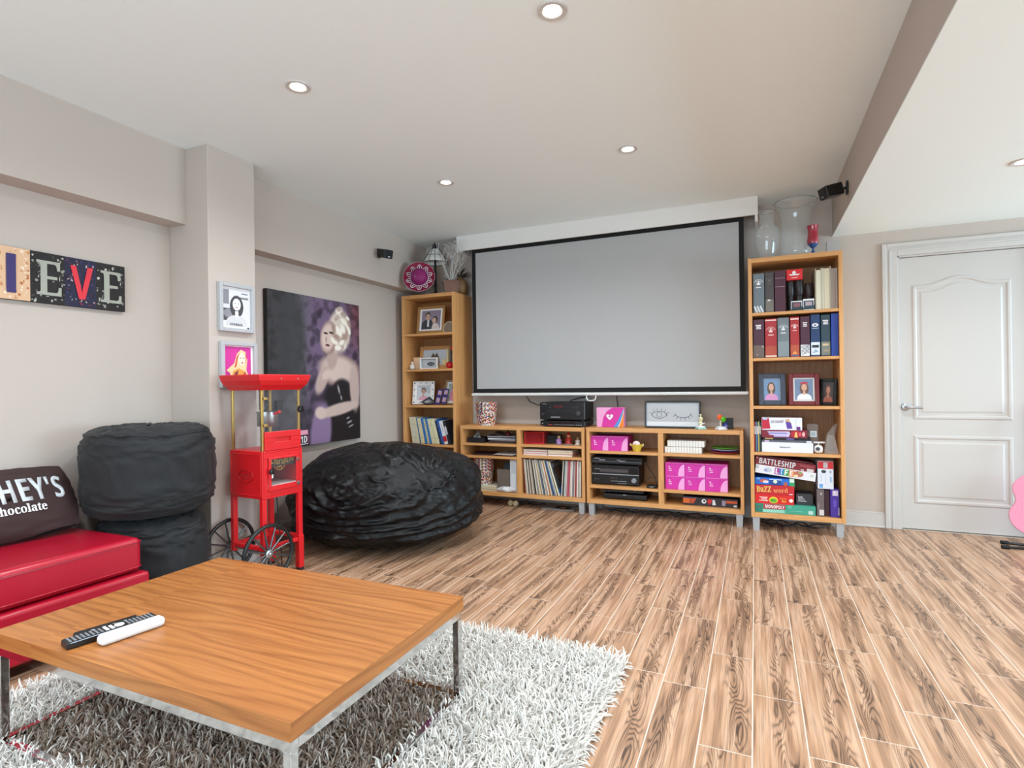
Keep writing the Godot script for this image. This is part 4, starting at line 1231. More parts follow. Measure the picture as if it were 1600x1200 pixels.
	var a2 := [[rect_poly(-0.108, -0.117, 0.108, 0.117), "fbfbfb"], [rect_poly(-0.093, -0.115, 0.093, 0.112), "d41c9b"],
		[pv([-0.05, -0.115, -0.06, -0.05, -0.085, -0.035, -0.03, 0.01, -0.01, 0.07, 0.02, 0.096, 0.055, 0.08, 0.066, 0.03, 0.058, -0.03, 0.085, -0.09, 0.09, -0.115]), "f0d9a0"],
		[pv([-0.045, -0.115, -0.04, -0.04, 0.0, -0.02, 0.05, -0.04, 0.075, -0.115]), "e8a23c"], [pv([-0.03, -0.02, -0.012, 0.05, 0.012, 0.08, -0.005, 0.04, -0.015, -0.01]), "c8372c"],
		[disc_poly(0.024, 0.036, 0.026, 0.040), "f6ead0"], [pv([0.05, 0.0, 0.062, 0.05, 0.05, 0.085, 0.054, 0.04]), "c8372c"], [disc_poly(0.014, 0.044, 0.006, 0.003, 8), "5c1d2a"], [disc_poly(0.036, 0.044, 0.006, 0.003, 8), "5c1d2a"], [disc_poly(0.027, 0.014, 0.008, 0.004, 8), "a8242e"],
		[pv([-0.03, -0.05, 0.0, -0.03, -0.01, -0.07, -0.035, -0.085]), "8c2430"], [pv([0.03, -0.06, 0.05, -0.04, 0.06, -0.08, 0.04, -0.1]), "c8372c"]]
	picture("framed_picture", "grey frame with a magenta and orange pop portrait, lower one behind the red cart", "picture frame", Transform3D(east, Vector3(-2.943, 1.262, -2.470)), 0.262, 0.282, 0.024, 0.030, grey, a2, true, "frames on the pillar")

# ------------------------------------------------------------------ loudspeakers on brackets
func speakers():
	for k in 2:
		var left := k == 0
		var t := thing("wall_speaker", "small black satellite speaker on the beam above the portrait canvas" if left else "small black satellite speaker on the side of the dropped ceiling above the bookcase", "speaker")
		t.transform = Transform3D(Basis(Vector3.UP, PI / 2), Vector3(-3.145, 2.337, -4.165)) if left else Transform3D(Basis(Vector3.UP, -PI / 2), Vector3(XS, 2.362, -4.15))
		part(t, "wall_plate", rbox(begin(), Vector3(0, 0, 0.007), Vector3(0.038, 0.084, 0.014), 0.006, 3), M["black_plastic"])
		part(t, "arm", tube(begin(), [Vector3(0, 0, 0.012), Vector3(0, -0.004, 0.03), Vector3(0, -0.004, 0.05)], [0.010, 0.007, 0.012], 10), M["black_plastic"])
		var b := Basis.from_euler(Vector3(deg_to_rad(14), deg_to_rad(-22 if left else 24), 0))
		var c := part(t, "cabinet", rbox(begin(), Vector3(0, 0, 0.062), Vector3(0.085, 0.078, 0.115), 0.010, 3), M["black_satin"])
		c.transform = Transform3D(b, Vector3(0, -0.004, 0.042))
		var g := part(t, "grille", rbox(begin(), Vector3(0, 0, 0.122), Vector3(0.076, 0.070, 0.010), 0.004, 3), mat("grille", Color("1b1c1e"), 0.8))
		g.transform = c.transform
		var lg := part(g, "badge", boxed(Vector3(-0.010, -0.026, 0.127), Vector3(0.010, -0.020, 0.1285), 0), M["steel"])

# ------------------------------------------------------------------ small things on the shelves
# printed card box: x0..x1, y0..y1 in the room, front at zf; shapes are laid from the middle of the front
func carton(called: String, label: String, category: String, x0: float, x1: float, y0: float, y1: float, zf: float, d: float, col: String, shapes := [], group := "", tilt := 0.0, turn := 0.0) -> Node3D:
	var t := thing(called, label, category, Vector3((x0 + x1) / 2, y0, zf - d / 2), turn, group)
	if tilt != 0.0: t.rotation.z = tilt
	var w := x1 - x0; var h := y1 - y0
	part(t, "box", boxed(Vector3(-w / 2, 0, -d / 2), Vector3(w / 2, h, d / 2), 0.0012), hue(col, 0.5))
	if shapes.size() > 0: print_art(t, "print", tf(0, h / 2, d / 2), shapes, 0.45)
	return t

func words(t: Node3D, text: String, x: float, y: float, z: float, w: float, h: float, col: String, font := "Droid Sans", rz := 0.0, bold := true):
	letters(t, "lettering", text, w, h, hue(col), tf(x, y, z, 0, 0, rz), font, bold, 0.0008)

# a bound book standing with its spine to the viewer; leans by rz about its foot
func book(called: String, label: String, category: String, x: float, y: float, w: float, h: float, d: float, zf: float, col: String, rz := 0.0, group := "", bands := []) -> Node3D:
	var t := thing(called, label, category, Vector3(x, y, zf - d / 2), 0, group)
	t.rotation.z = rz
	var th := minf(0.0025, w * 0.25)
	var st := begin()
	bb(st, Vector3(-w / 2, 0, d / 2 - th), Vector3(w / 2, h, d / 2), 0.001)
	bb(st, Vector3(-w / 2, 0, -d / 2), Vector3(-w / 2 + th, h, d / 2 - th), 0.0006)
	bb(st, Vector3(w / 2 - th, 0, -d / 2), Vector3(w / 2, h, d / 2 - th), 0.0006)
	part(t, "cover", st, hue(col, 0.5))
	part(t, "pages", boxed(Vector3(-w / 2 + th, 0.003, -d / 2 + 0.004), Vector3(w / 2 - th, h - 0.003, d / 2 - th), 0), hue("e9e2d2", 0.8))
	if bands.size() > 0: print_art(t, "spine_print", tf(0, h / 2, d / 2), bands, 0.45)
	return t

const ORD := ["first", "second", "third", "fourth", "fifth", "sixth", "seventh", "eighth", "ninth", "tenth", "eleventh", "twelfth", "thirteenth", "fourteenth", "fifteenth", "sixteenth", "seventeenth", "eighteenth", "nineteenth", "twentieth", "twenty-first", "twenty-second", "twenty-third", "twenty-fourth", "twenty-fifth", "twenty-sixth"]

func ball(st: SurfaceTool, c: Vector3, r: float, sy := 1.0, n := 16) -> SurfaceTool:
	var prof := []
	for i in 11: prof.append(Vector2(maxf(r * sin(PI * i / 10.0), 0.0004), -r * sy * cos(PI * i / 10.0)))
	return lathe(st, prof, n, tf(c.x, c.y, c.z))

func left_bookcase_things():
	var top := 2.0105
	# sombrero leaning against the beam
	var hat := thing("sombrero", "crimson sombrero with white embroidery leaning on top of the left bookcase", "hat")
	hat.transform = Transform3D(Basis.from_euler(Vector3(deg_to_rad(-14), deg_to_rad(26), 0)), Vector3(-2.965, 2.166, -4.565))
	var face := Basis(Vector3.RIGHT, PI / 2)        # lathe axis turned to +z
	var fx := Transform3D(face, Vector3.ZERO)
	part(hat, "brim", lathe(begin(), [Vector2(0.001, -0.004), Vector2(0.10, -0.004), Vector2(0.140, 0.008), Vector2(0.152, 0.022), Vector2(0.154, 0.026), Vector2(0.150, 0.028), Vector2(0.138, 0.014), Vector2(0.10, 0.002), Vector2(0.001, 0.002)], 48, fx), mat("crimson_felt", Color("8e0f3a"), 0.7))
	part(hat, "crown", lathe(begin(), [Vector2(0.084, 0.0), Vector2(0.082, 0.02), Vector2(0.076, 0.05), Vector2(0.062, 0.072), Vector2(0.035, 0.084), Vector2(0.001, 0.086)], 40, fx), mat("magenta_velvet", Color("8b1a63"), 0.6))
	var white_thread := hue("e6e2ea", 0.6)
	var em := begin()
	var ring := []
	for i in 48: ring.append(Vector3(0.087 * cos(TAU * i / 48.0), 0.087 * sin(TAU * i / 48.0), 0.006))
	tube(em, ring, 0.0032, 6, true)
	for i in 60:
		var a := TAU * i / 60.0
		ball(em, Vector3(0.152 * cos(a), 0.152 * sin(a), 0.028), 0.0034, 1.0, 6)
	for i in 10:
		var a := TAU * (i + 0.5) / 10.0
		var pts := []
		for j in 9:
			var k := j / 8.0
			var rr := 0.095 + 0.034 * sin(PI * k)
			pts.append(Vector3(rr * cos(a + (k - 0.5) * 0.5), rr * sin(a + (k - 0.5) * 0.5), 0.004 + 0.010 * sin(PI * k)))
		tube(em, pts, 0.0034, 6)
		tube(em, [Vector3(0.096 * cos(a), 0.096 * sin(a), 0.005), Vector3(0.122 * cos(a), 0.122 * sin(a), 0.011)], [0.006, 0.002], 6)
	part(hat, "embroidery", em, white_thread)
	var curl := begin()
	tube(curl, [Vector3(-0.05, 0.045, 0.066), Vector3(-0.058, 0.01, 0.068), Vector3(-0.035, -0.008, 0.082), Vector3(-0.03, -0.03, 0.08), Vector3(0.0, -0.04, 0.076), Vector3(0.04, -0.04, 0.07)], 0.002, 6)
	part(hat, "cord", curl, white_thread)
	# lamp
	var lamp := thing("table_lamp", "black table lamp with a white leaded glass shade on the left bookcase", "lamp", Vector3(-2.885, top, -4.73))
	part(lamp, "base", lathe(begin(), [Vector2(0.001, 0), Vector2(0.072, 0), Vector2(0.074, 0.008), Vector2(0.050, 0.018), Vector2(0.020, 0.026), Vector2(0.012, 0.045)], 24), M["black_satin"])
	part(lamp, "pole", lathe(begin(), [Vector2(0.010, 0.03), Vector2(0.014, 0.10), Vector2(0.011, 0.12), Vector2(0.014, 0.20), Vector2(0.011, 0.30), Vector2(0.008, 0.50)], 16), M["black_satin"])
	var sh := begin()
	var prof := [Vector2(0.118, 0.325), Vector2(0.112, 0.350), Vector2(0.085, 0.392), Vector2(0.058, 0.432), Vector2(0.036, 0.462)]
	lathe(sh, prof, 12, Transform3D.IDENTITY, false)
	var milk := mat("milk_glass", Color("e9e7e1"), 0.35); milk.backlight_enabled = true; milk.backlight = Color(0.4, 0.4, 0.38); milk.cull_mode = BaseMaterial3D.CULL_DISABLED
	var shade := part(lamp, "shade", sh, milk)
	var lead := begin()
	for i in 12:
		var a := TAU * i / 12.0
		var pts := []
		for p in prof: pts.append(Vector3(p.x * cos(a), p.y, p.x * sin(a)) * Vector3(1.01, 1, 1.01))
		tube(lead, pts, 0.0022, 5)
	for i in [0, 2]:
		var rg := []
		for k in 24: rg.append(Vector3(prof[i].x * cos(TAU * k / 24.0), prof[i].y, prof[i].x * sin(TAU * k / 24.0)))
		tube(lead, rg, 0.0024, 5, true)
	part(shade, "lead_lines", lead, M["black_satin"])
	var fin := lathe(begin(), [Vector2(0.040, 0.458), Vector2(0.030, 0.475), Vector2(0.012, 0.485), Vector2(0.016, 0.500), Vector2(0.006, 0.512), Vector2(0.009, 0.522), Vector2(0.001, 0.530)], 16)
	for i in 4:
		var a := TAU * i / 4.0 + 0.4
		tube(fin, [Vector3(0.02 * cos(a), 0.476, 0.02 * sin(a)), Vector3(0.034 * cos(a), 0.492, 0.034 * sin(a)), Vector3(0.026 * cos(a), 0.506, 0.026 * sin(a))], 0.004, 6)
	part(lamp, "finial", fin, M["black_satin"])
	# potted white twigs
	var pot := thing("twig_plant", "bare white twigs in a square terracotta pot on the left bookcase", "plant", Vector3(-2.672, top, -4.672))
	var ps := begin()
	loft(ps, [[Vector3(0, 0, 0), 0.045, 0.045], [Vector3(0, 0.105, 0), 0.056, 0.056], [Vector3(0, 0.106, 0), 0.062, 0.062], [Vector3(0, 0.118, 0), 0.063, 0.063], [Vector3(0, 0.118, 0), 0.053, 0.053], [Vector3(0, 0.104, 0), 0.052, 0.052]])
	part(pot, "pot", ps, mat("terracotta", Color("8c6a5d"), 0.85))
	part(pot, "soil", bx(begin(), Vector3(0, 0.105, 0), Vector3(0.1, 0.004, 0.1), 0), hue("3d342d", 0.95))
	var tw := begin(); var r := RandomNumberGenerator.new(); r.seed = 19
	var grow := [0]
	var stems := []
	for i in 7:
		var a := -2.6 + 0.85 * i + r.randf_range(-0.2, 0.2)
		stems.append([Vector3(0, 0.105, 0), Vector3(cos(a) * 0.62, 1.0, sin(a) * 0.25).normalized(), 0.26 + r.randf() * 0.10, 0.0042, 0])
	stems.append([Vector3(0, 0.105, 0), Vector3(-0.85, 0.75, 0.35).normalized(), 0.12, 0.0045, 0])
	stems.append([Vector3(0, 0.105, 0), Vector3(0.75, 0.75, 0.2).normalized(), 0.24, 0.004, 0])
	while stems.size() > 0:
		var s: Array = stems.pop_back()
		var p: Vector3 = s[0]; var d: Vector3 = s[1]; var ln: float = s[2]
		var pts := [p]; var rs := [s[3]]
		for k in 4:
			d = (d + Vector3(r.randf_range(-0.22, 0.22), r.randf_range(-0.06, 0.18), r.randf_range(-0.2, 0.2))).normalized()
			p = p + d * ln / 4.0
			p.y = minf(p.y, 0.47); p.x = maxf(p.x, -0.085)
			pts.append(p); rs.append(s[3] * (1.0 - 0.2 * (k + 1)))
			if s[4] < 2 and k > 0:
				for q in (2 if s[4] == 0 else 1):
					stems.append([p, (d + Vector3(r.randf_range(-1.1, 1.1), r.randf_range(-0.1, 0.4), r.randf_range(-0.6, 0.8))).normalized(), ln * 0.42, s[3] * 0.55, s[4] + 1])
		tube(tw, pts, rs, 5)
	part(pot, "twigs", tw, mat("white_twig", Color("d6d3cf"), 0.85))
	# round brown pot with a dark plume behind it
	var jar := thing("gourd_vase", "round brown gourd vase with dark plumes behind the twig pot", "vase", Vector3(-2.655, top, -4.815))
	part(jar, "body", lathe(begin(), [Vector2(0.001, 0), Vector2(0.045, 0), Vector2(0.068, 0.03), Vector2(0.078, 0.075), Vector2(0.068, 0.125), Vector2(0.04, 0.150), Vector2(0.028, 0.165), Vector2(0.03, 0.172), Vector2(0.020, 0.165)], 28), mat("gourd", Color("7a5a38"), 0.55))
	var pl := begin()
	for i in 9:
		var a := 0.25 + 0.28 * (i - 4) ; var l := 0.10 + 0.012 * (i % 3)
		tube(pl, [Vector3(0, 0.16, 0), Vector3(l * 0.45 * sin(a), 0.16 + l * 0.55 * cos(a), 0.01 * (i % 3 - 1)), Vector3(l * sin(a) + 0.02, 0.16 + l * cos(a) * 0.95, 0.02 * (i % 3 - 1))], [0.004, 0.008 if i > 3 else 0.003, 0.001], 6)
	part(jar, "plume", pl, hue("231d18", 0.8))
	# dark wire and feather bundle between lamp and pot
	var fb := thing("feather_bundle", "dark bundle of dried feathers lying between lamp and twig pot", "dried feathers", Vector3(-2.782, top, -4.79))
	var fs := begin(); r.seed = 44
	for i in 40:
		var a := r.randf_range(-1.2, 1.2)
		var e := Vector3(sin(a) * 0.055, 0.03 + cos(a) * r.randf_range(0.09, 0.20), r.randf_range(-0.05, 0.05))
		tube(fs, [Vector3(r.randf_range(-0.03, 0.03), 0.006, r.randf_range(-0.03, 0.03)), e * 0.55, e], [0.003, 0.0035, 0.0008], 5)
	part(fb, "feathers", fs, hue("2c2b2b", 0.85))
	# shelf one
	var y1 := 1.6305; var y2 := 1.2835; var y3 := 0.9305; var y4 := 0.5505
	var gold := mat("gold_wood", Color("a87b45"), 0.4)
	var cp := likeness(0.20, 0.21, "", "1e1a1a", "cfa389", "20242c", -0.18, false)
	cp = [[rect_poly(-0.125, -0.11, 0.125, 0.11), "f3f1f2"], [rect_poly(-0.105, -0.095, 0.105, 0.095), "8d7f92"], [pv([-0.10, -0.095, -0.10, -0.03, -0.065, 0.0, 0.0, 0.0, 0.02, -0.03, 0.03, -0.095]), "20242c"], [rect_poly(-0.04, -0.07, -0.02, 0.0), "e9e6ea"], [disc_poly(-0.035, 0.042, 0.030, 0.038), "211b1a"], [disc_poly(-0.035, 0.030, 0.025, 0.032), "c99e86"],
		[pv([0.01, -0.095, 0.02, -0.05, 0.045, -0.03, 0.085, -0.05, 0.10, -0.095]), "dccfc8"], [disc_poly(0.045, 0.0, 0.030, 0.036), "3a2620"], [disc_poly(0.037, -0.008, 0.021, 0.027), "d9b39c"]]
	picture("framed_photo", "gilt wooden frame with a photo of a couple, top shelf of the left bookcase", "photo frame", Transform3D(Basis.from_euler(Vector3(deg_to_rad(-9), 0.05, 0)), Vector3(-2.932, y1 + 0.141, -4.72)), 0.305, 0.275, 0.026, 0.018, gold, cp)
	var plq := thing("round_plaque", "grey-brown domed plaque with a pale rim beside the couple photo", "plaque", Vector3(-2.715, y1, -4.70))
	var dome := PackedVector2Array()
	for i in 17: dome.append(Vector2(0.064 * cos(PI * i / 16.0), 0.035 + 0.070 * sin(PI * i / 16.0)))
	dome.append(Vector2(-0.05, 0)); dome.append(Vector2(0.05, 0))
	part(plq, "stone", prism(begin(), dome, -0.008, 0.008), hue("857562", 0.8))
	var rimp := []
	for q in dome: rimp.append(Vector3(q.x, q.y + 0.0035, 0.008))
	part(plq, "rim", tube(begin(), rimp, 0.0035, 6, true), hue("d9cdb6", 0.6))
	# shelf two
	picture("framed_photo", "light wooden frame with a pale print, standing at the back of the second shelf", "photo frame", Transform3D(Basis.from_euler(Vector3(deg_to_rad(-10), 0.0, 0)), Vector3(-2.925, y2 + 0.116, -4.77)), 0.345, 0.232, 0.036, 0.018, hue("c08a54", 0.5),
		[[rect_poly(-0.136, -0.08, 0.136, 0.08), "b9bdc2"], [pv([-0.07, -0.08, -0.05, 0.0, -0.02, 0.05, 0.0, 0.02, 0.02, 0.05, 0.05, 0.0, 0.06, -0.08]), "4a3226"], [rect_poly(0.09, -0.08, 0.136, -0.02), "d9c088"], [rect_poly(-0.136, -0.08, -0.10, -0.03), "cdb07c"]])
	picture("framed_photo", "small white box frame with a dark oval badge, front of the second shelf", "photo frame", Transform3D(Basis(), Vector3(-2.948, y2 + 0.057, -4.705)), 0.204, 0.113, 0.013, 0.03, hue("efece8", 0.4),
		[[rect_poly(-0.09, -0.044, 0.09, 0.044), "a7adb3"], [rect_poly(-0.07, -0.032, 0.07, 0.034), "bcc2c7"], [disc_poly(0.02, -0.006, 0.042, 0.018), "2a2a2c"], [disc_poly(0.008, -0.006, 0.012, 0.008), "8c8f92"], [disc_poly(0.036, -0.006, 0.012, 0.008), "8c8f92"]], false)
	carton("peach_card", "small peach greeting card at the left of the second shelf", "card", -3.165, -3.085, y2, y2 + 0.125, -4.74, 0.008, "e0b48c", [[rect_poly(-0.03, -0.05, 0.03, 0.05), "edcba6"]])
	figurine("small white figurine on a dark dish, left end of the second shelf", Vector3(-3.135, y2, -4.68), 0.09, "e9e5de", "efe9e0", "3a2f28", "")
	book("book", "cream book near the right side of the second shelf", "book", -2.745, y2, 0.022, 0.195, 0.14, -4.70, "cbb98f")
	book("book", "black and red book at the right side of the second shelf", "book", -2.700, y2, 0.036, 0.215, 0.15, -4.72, "24262c", 0.0, "", [[rect_poly(-0.017, 0.075, 0.017, 0.105), "d3222a"], [rect_poly(-0.012, -0.05, 0.012, 0.03), "3f4652"]])
	var ap := thing("red_ornament", "shiny red apple ornament in front of the black and red book", "ornament", Vector3(-2.705, y2, -4.675))
	part(ap, "apple", lathe(begin(), [Vector2(0.001, 0.004), Vector2(0.018, 0), Vector2(0.031, 0.014), Vector2(0.036, 0.034), Vector2(0.030, 0.055), Vector2(0.014, 0.063), Vector2(0.002, 0.056)], 24), mat("shiny_red", Color("c3141c"), 0.15))
	part(ap, "stem", tube(begin(), [Vector3(0, 0.056, 0), Vector3(0.003, 0.066, 0), Vector3(0.007, 0.073, 0)], 0.002, 6), hue("4b3322"))
	# shelf three
	var dots := [[rect_poly(-0.072, -0.072, 0.072, 0.072), "b9bec3"], [pv([-0.072, 0.072, 0.072, -0.02, 0.072, -0.072, -0.072, -0.072]), "d3d8de"]] + likeness(0.12, 0.15, "", "4a382e", "c99a80", "e6a6b8", 0.0, false)
	var df := picture("framed_photo", "white studded frame with a photo of someone in pink, third shelf", "photo frame", Transform3D(Basis.from_euler(Vector3(deg_to_rad(-8), 0.12, 0)), Vector3(-3.03, y3 + 0.119, -4.72)), 0.235, 0.232, 0.038, 0.014, hue("f0efee", 0.35), dots)
	var stud := begin()
	for i in 4:
		for s in [-1, 1]:
			lathe(stud, [Vector2(0.006, 0), Vector2(0.004, 0.003), Vector2(0.0005, 0.004)], 10, tf(-0.095 + 0.063 * i, s * 0.097, 0.014, 0, PI / 2))
			lathe(stud, [Vector2(0.006, 0), Vector2(0.004, 0.003), Vector2(0.0005, 0.004)], 10, tf(s * 0.099, -0.095 + 0.063 * i, 0.014, 0, PI / 2))
	part(df, "stud", stud, hue("3b3b42", 0.3))
	var fan := thing("picture_tile", "small dark fan-shaped picture tile in front of the studded frame", "picture tile", Vector3(-2.945, y3, -4.66))
	fan.rotation.x = deg_to_rad(-20)
	part(fan, "tile", prism(begin(), pv([-0.092, 0.030, -0.015, 0.0, 0.09, 0.018, 0.002, 0.088]), -0.004, 0.004), hue("26262b", 0.3))
	print_art(fan, "print", tf(0, 0, 0.004), [[pv([-0.070, 0.031, -0.012, 0.012, 0.066, 0.026, 0.002, 0.072]), "55565e"], [disc_poly(0.0, 0.035, 0.03, 0.014), "8d8a93"], [pv([-0.05, 0.03, -0.02, 0.02, 0.0, 0.05]), "b9b6bd"]])
	for i in 2:
		var x := -2.822 + 0.062 * i
		picture("photo_strip", "violet photo-booth strip of four pictures, %s of two leaning together" % ["left one", "right one"][i], "photo strip", Transform3D(Basis.from_euler(Vector3(deg_to_rad(-12), 0, deg_to_rad(-10))), Vector3(x, y3 + 0.080 + 0.004 * i, -4.665 - 0.012 * i)), 0.056, 0.155, 0.004, 0.006, hue("2c2452", 0.4),
			[[rect_poly(-0.024, -0.073, 0.024, 0.073), "3b3170"], [rect_poly(-0.019, 0.02, 0.019, 0.06), "b7a9c9"], [disc_poly(0, 0.036, 0.011, 0.016), "c98d76"], [rect_poly(-0.019, -0.055, 0.019, -0.012), "b7a9c9"], [disc_poly(0, -0.036, 0.011, 0.017), "c98d76"]], false, "photo-booth strips")
	picture("framed_photo", "tall white-matted frame with a figure in pink at the right of the third shelf", "photo frame", Transform3D(Basis.from_euler(Vector3(deg_to_rad(-8), -0.1, 0)), Vector3(-2.718, y3 + 0.121, -4.755)), 0.165, 0.238, 0.016, 0.014, hue("b3946c", 0.45),
		[[rect_poly(-0.066, -0.103, 0.066, 0.103), "eeeef0"], [rect_poly(-0.050, -0.085, 0.050, 0.085), "a9b4b2"], [pv([-0.026, -0.085, -0.022, 0.0, 0.0, 0.035, 0.022, 0.0, 0.028, -0.085]), "e07f9e"], [disc_poly(0.002, 0.048, 0.014, 0.018), "7a5a4a"]])
	carton("photo_album", "brown album standing behind the photo-booth strips", "album", -2.86, -2.80, y3, y3 + 0.19, -4.80, 0.12, "9a7148")
	# shelf four: books leaning to the left
	var cols := [["d8cfb2", 0.026, 0.262], ["cfc9b4", 0.026, 0.262], ["d9cda6", 0.024, 0.258], ["2f6aa0", 0.012, 0.258], ["e0cfa3", 0.040, 0.254], ["2a6db3", 0.026, 0.256], ["c9c19a", 0.020, 0.248], ["3273ad", 0.024, 0.254], ["ddd5b0", 0.026, 0.250], ["d5cf9f", 0.022, 0.250], ["e4dcb8", 0.028, 0.246], ["1d2b48", 0.022, 0.235], ["1f58a3", 0.022, 0.255], ["e9e8e8", 0.038, 0.232], ["23242a", 0.028, 0.236]]
	var x := -3.112
	var nm := {"d": "cream", "c": "pale grey-green", "2": "blue", "e": "ivory", "3": "bright blue", "1": "dark blue"}
	for i in cols.size():
		var c: Array = cols[i]
		var rz := deg_to_rad(9.0 + 7.5 * i / 14.0)
		var step: float = c[1] / cos(rz) + 0.0006 + 0.25 * (tan(rz + deg_to_rad(7.5 / 14.0)) - tan(rz))
		var bands := []
		if c[0] == "e9e8e8": bands = [[rect_poly(-0.018, -0.09, 0.018, -0.035), "c9222e"], [rect_poly(-0.003, 0.0, 0.003, 0.09), "9a9aa0"]]
		elif c[0] == "23242a": bands = [[rect_poly(-0.01, -0.02, 0.01, 0.06), "cfd0d4"]]
		elif c[1] > 0.018: bands = [[rect_poly(-c[1] * 0.3, 0.06, c[1] * 0.3, 0.064), "9c8d66"], [rect_poly(-c[1] * 0.3, -0.07, c[1] * 0.3, -0.066), "9c8d66"]]
		var word: String = "white and red" if c[0] == "e9e8e8" else "black" if c[0] == "23242a" else nm[(c[0] as String)[0]]
		book("book", "%s book, %s from the left among leaning books on the fourth shelf" % [word, ORD[i]], "book", x + c[1] * 0.5 * cos(rz), y4 + c[1] * 0.5 * sin(rz), c[1], c[2], 0.17, -4.635, c[0], rz, "books leaning on the fourth shelf", bands)
		x += step

# small ceramic figure: base, robe, arms, head, pointed hat if hat colour is given
func figurine(label: String, at: Vector3, h: float, robe: String, face: String, base: String, hat: String, group := "") -> Node3D:
	var t := thing("figurine", label, "figurine", at, 0, group)
	part(t, "base", lathe(begin(), [Vector2(0.001, 0), Vector2(h * 0.38, 0), Vector2(h * 0.40, h * 0.05), Vector2(h * 0.30, h * 0.08)], 20), hue(base, 0.4))
	var st := lathe(begin(), [Vector2(h * 0.27, h * 0.07), Vector2(h * 0.26, h * 0.2), Vector2(h * 0.19, h * 0.40), Vector2(h * 0.14, h * 0.55), Vector2(h * 0.08, h * 0.60), Vector2(0.0005, h * 0.61)], 20)
	for s in [-1.0, 1.0]:
		tube(st, [Vector3(s * h * 0.12, h * 0.52, 0), Vector3(s * h * 0.25, h * 0.40, h * 0.06), Vector3(s * h * 0.16, h * 0.34, h * 0.20)], [h * 0.06, h * 0.055, h * 0.045], 8)
	part(t, "body", st, hue(robe, 0.4))
	part(t, "head", ball(begin(), Vector3(0, h * 0.72, 0.0), h * 0.155, 1.05), hue(face, 0.4))
	if hat != "": part(t, "hat", lathe(begin(), [Vector2(h * 0.165, h * 0.76), Vector2(h * 0.13, h * 0.82), Vector2(h * 0.07, h * 0.92), Vector2(0.0005, h * 1.02)], 18), hue(hat, 0.4))
	return t

# hi-fi unit: fascia details are [kind, x, y, a, b, colour]
func hifi(label: String, x0: float, x1: float, y0: float, y1: float, zf: float, d: float, bits: Array, group := "") -> Node3D:
	var t := thing("hifi_unit", label, "hi-fi unit", Vector3((x0 + x1) / 2, y0, zf - d / 2), 0, group)
	var w := x1 - x0; var h := y1 - y0; var ft := 0.010
	part(t, "case", boxed(Vector3(-w / 2 + 0.004, ft, -d / 2), Vector3(w / 2 - 0.004, h, d / 2 - 0.012), 0.002), mat("hifi_case", Color("17171a"), 0.5))
	part(t, "fascia", boxed(Vector3(-w / 2, ft, d / 2 - 0.012), Vector3(w / 2, h - 0.001, d / 2), 0.003), mat("hifi_fascia", Color("131316"), 0.28))
	for s in [[-1, 1], [1, 1], [-1, -1], [1, -1]]:
		part(t, "foot", lathe(begin(), [Vector2(0.001, 0), Vector2(0.013, 0), Vector2(0.013, ft), Vector2(0.001, ft)], 14, tf(s[0] * (w / 2 - 0.035), 0, s[1] * (d / 2 - 0.04))), M["black_plastic"])
	for b in bits:
		var z := d / 2
		if b[0] == "knob": part(t, "knob", lathe(begin(), [Vector2(0.0005, 0.018), Vector2(b[3] * 0.9, 0.017), Vector2(b[3], 0.013), Vector2(b[3] * 1.06, 0)], 22, tf(b[1], b[2], z, 0, PI / 2)), hue(b[5], 0.3))
		elif b[0] == "panel": part(t, "display", boxed(Vector3(b[1] - b[3] / 2, b[2] - b[4] / 2, z - 0.001), Vector3(b[1] + b[3] / 2, b[2] + b[4] / 2, z + 0.0012), 0.0004), hue(b[5], 0.2))
		elif b[0] == "strip": part(t, "trim_strip", boxed(Vector3(b[1] - b[3] / 2, b[2] - b[4] / 2, z - 0.001), Vector3(b[1] + b[3] / 2, b[2] + b[4] / 2, z + 0.002), 0.0005), hue(b[5], 0.3))
		elif b[0] == "buttons":
			for i in int(b[3]): part(t, "button", boxed(Vector3(b[1] + i * b[4] - 0.004, b[2] - 0.0025, z - 0.001), Vector3(b[1] + i * b[4] + 0.004, b[2] + 0.0025, z + 0.002), 0.0005), hue(b[5], 0.3))
	return t

func bucket(label: String, at: Vector3, r0: float, r1: float, h: float, group: String):
	var t := thing("popcorn_bucket", label, "bucket", at, 0, group)
	var st := lathe(begin(), [Vector2(0.001, 0), Vector2(r0, 0), Vector2(r0 + 0.002, 0.003), Vector2(r1, h - 0.006), Vector2(r1 + 0.003, h - 0.003), Vector2(r1 + 0.001, h), Vector2(r1 - 0.003, h - 0.002), Vector2(r0, 0.006), Vector2(0.001, 0.006)], 36)
	var m: StandardMaterial3D
	if not M.has("confetti"):
		var img := Image.create(256, 128, false, Image.FORMAT_RGB8); img.fill(Color("f3f0ea"))
		var r := RandomNumberGenerator.new(); r.seed = 17
		var cs := ["d2232a", "1f2a6b", "e9a321", "111111", "2f8f4e", "d2232a", "f3f0ea", "2a4aa5", "e4602a"]
		for i in 1100:
			var a := r.randi() % 256; var b := r.randi() % 128
			img.fill_rect(Rect2i(a, b, 3 + r.randi() % 7, 3 + r.randi() % 6), Color(cs[r.randi() % cs.size()]))
		m = image_mat("confetti", img, 0.4)
		m.uv1_scale = Vector3(1.5, 5, 1)
	part(t, "wall", st, M["confetti"])

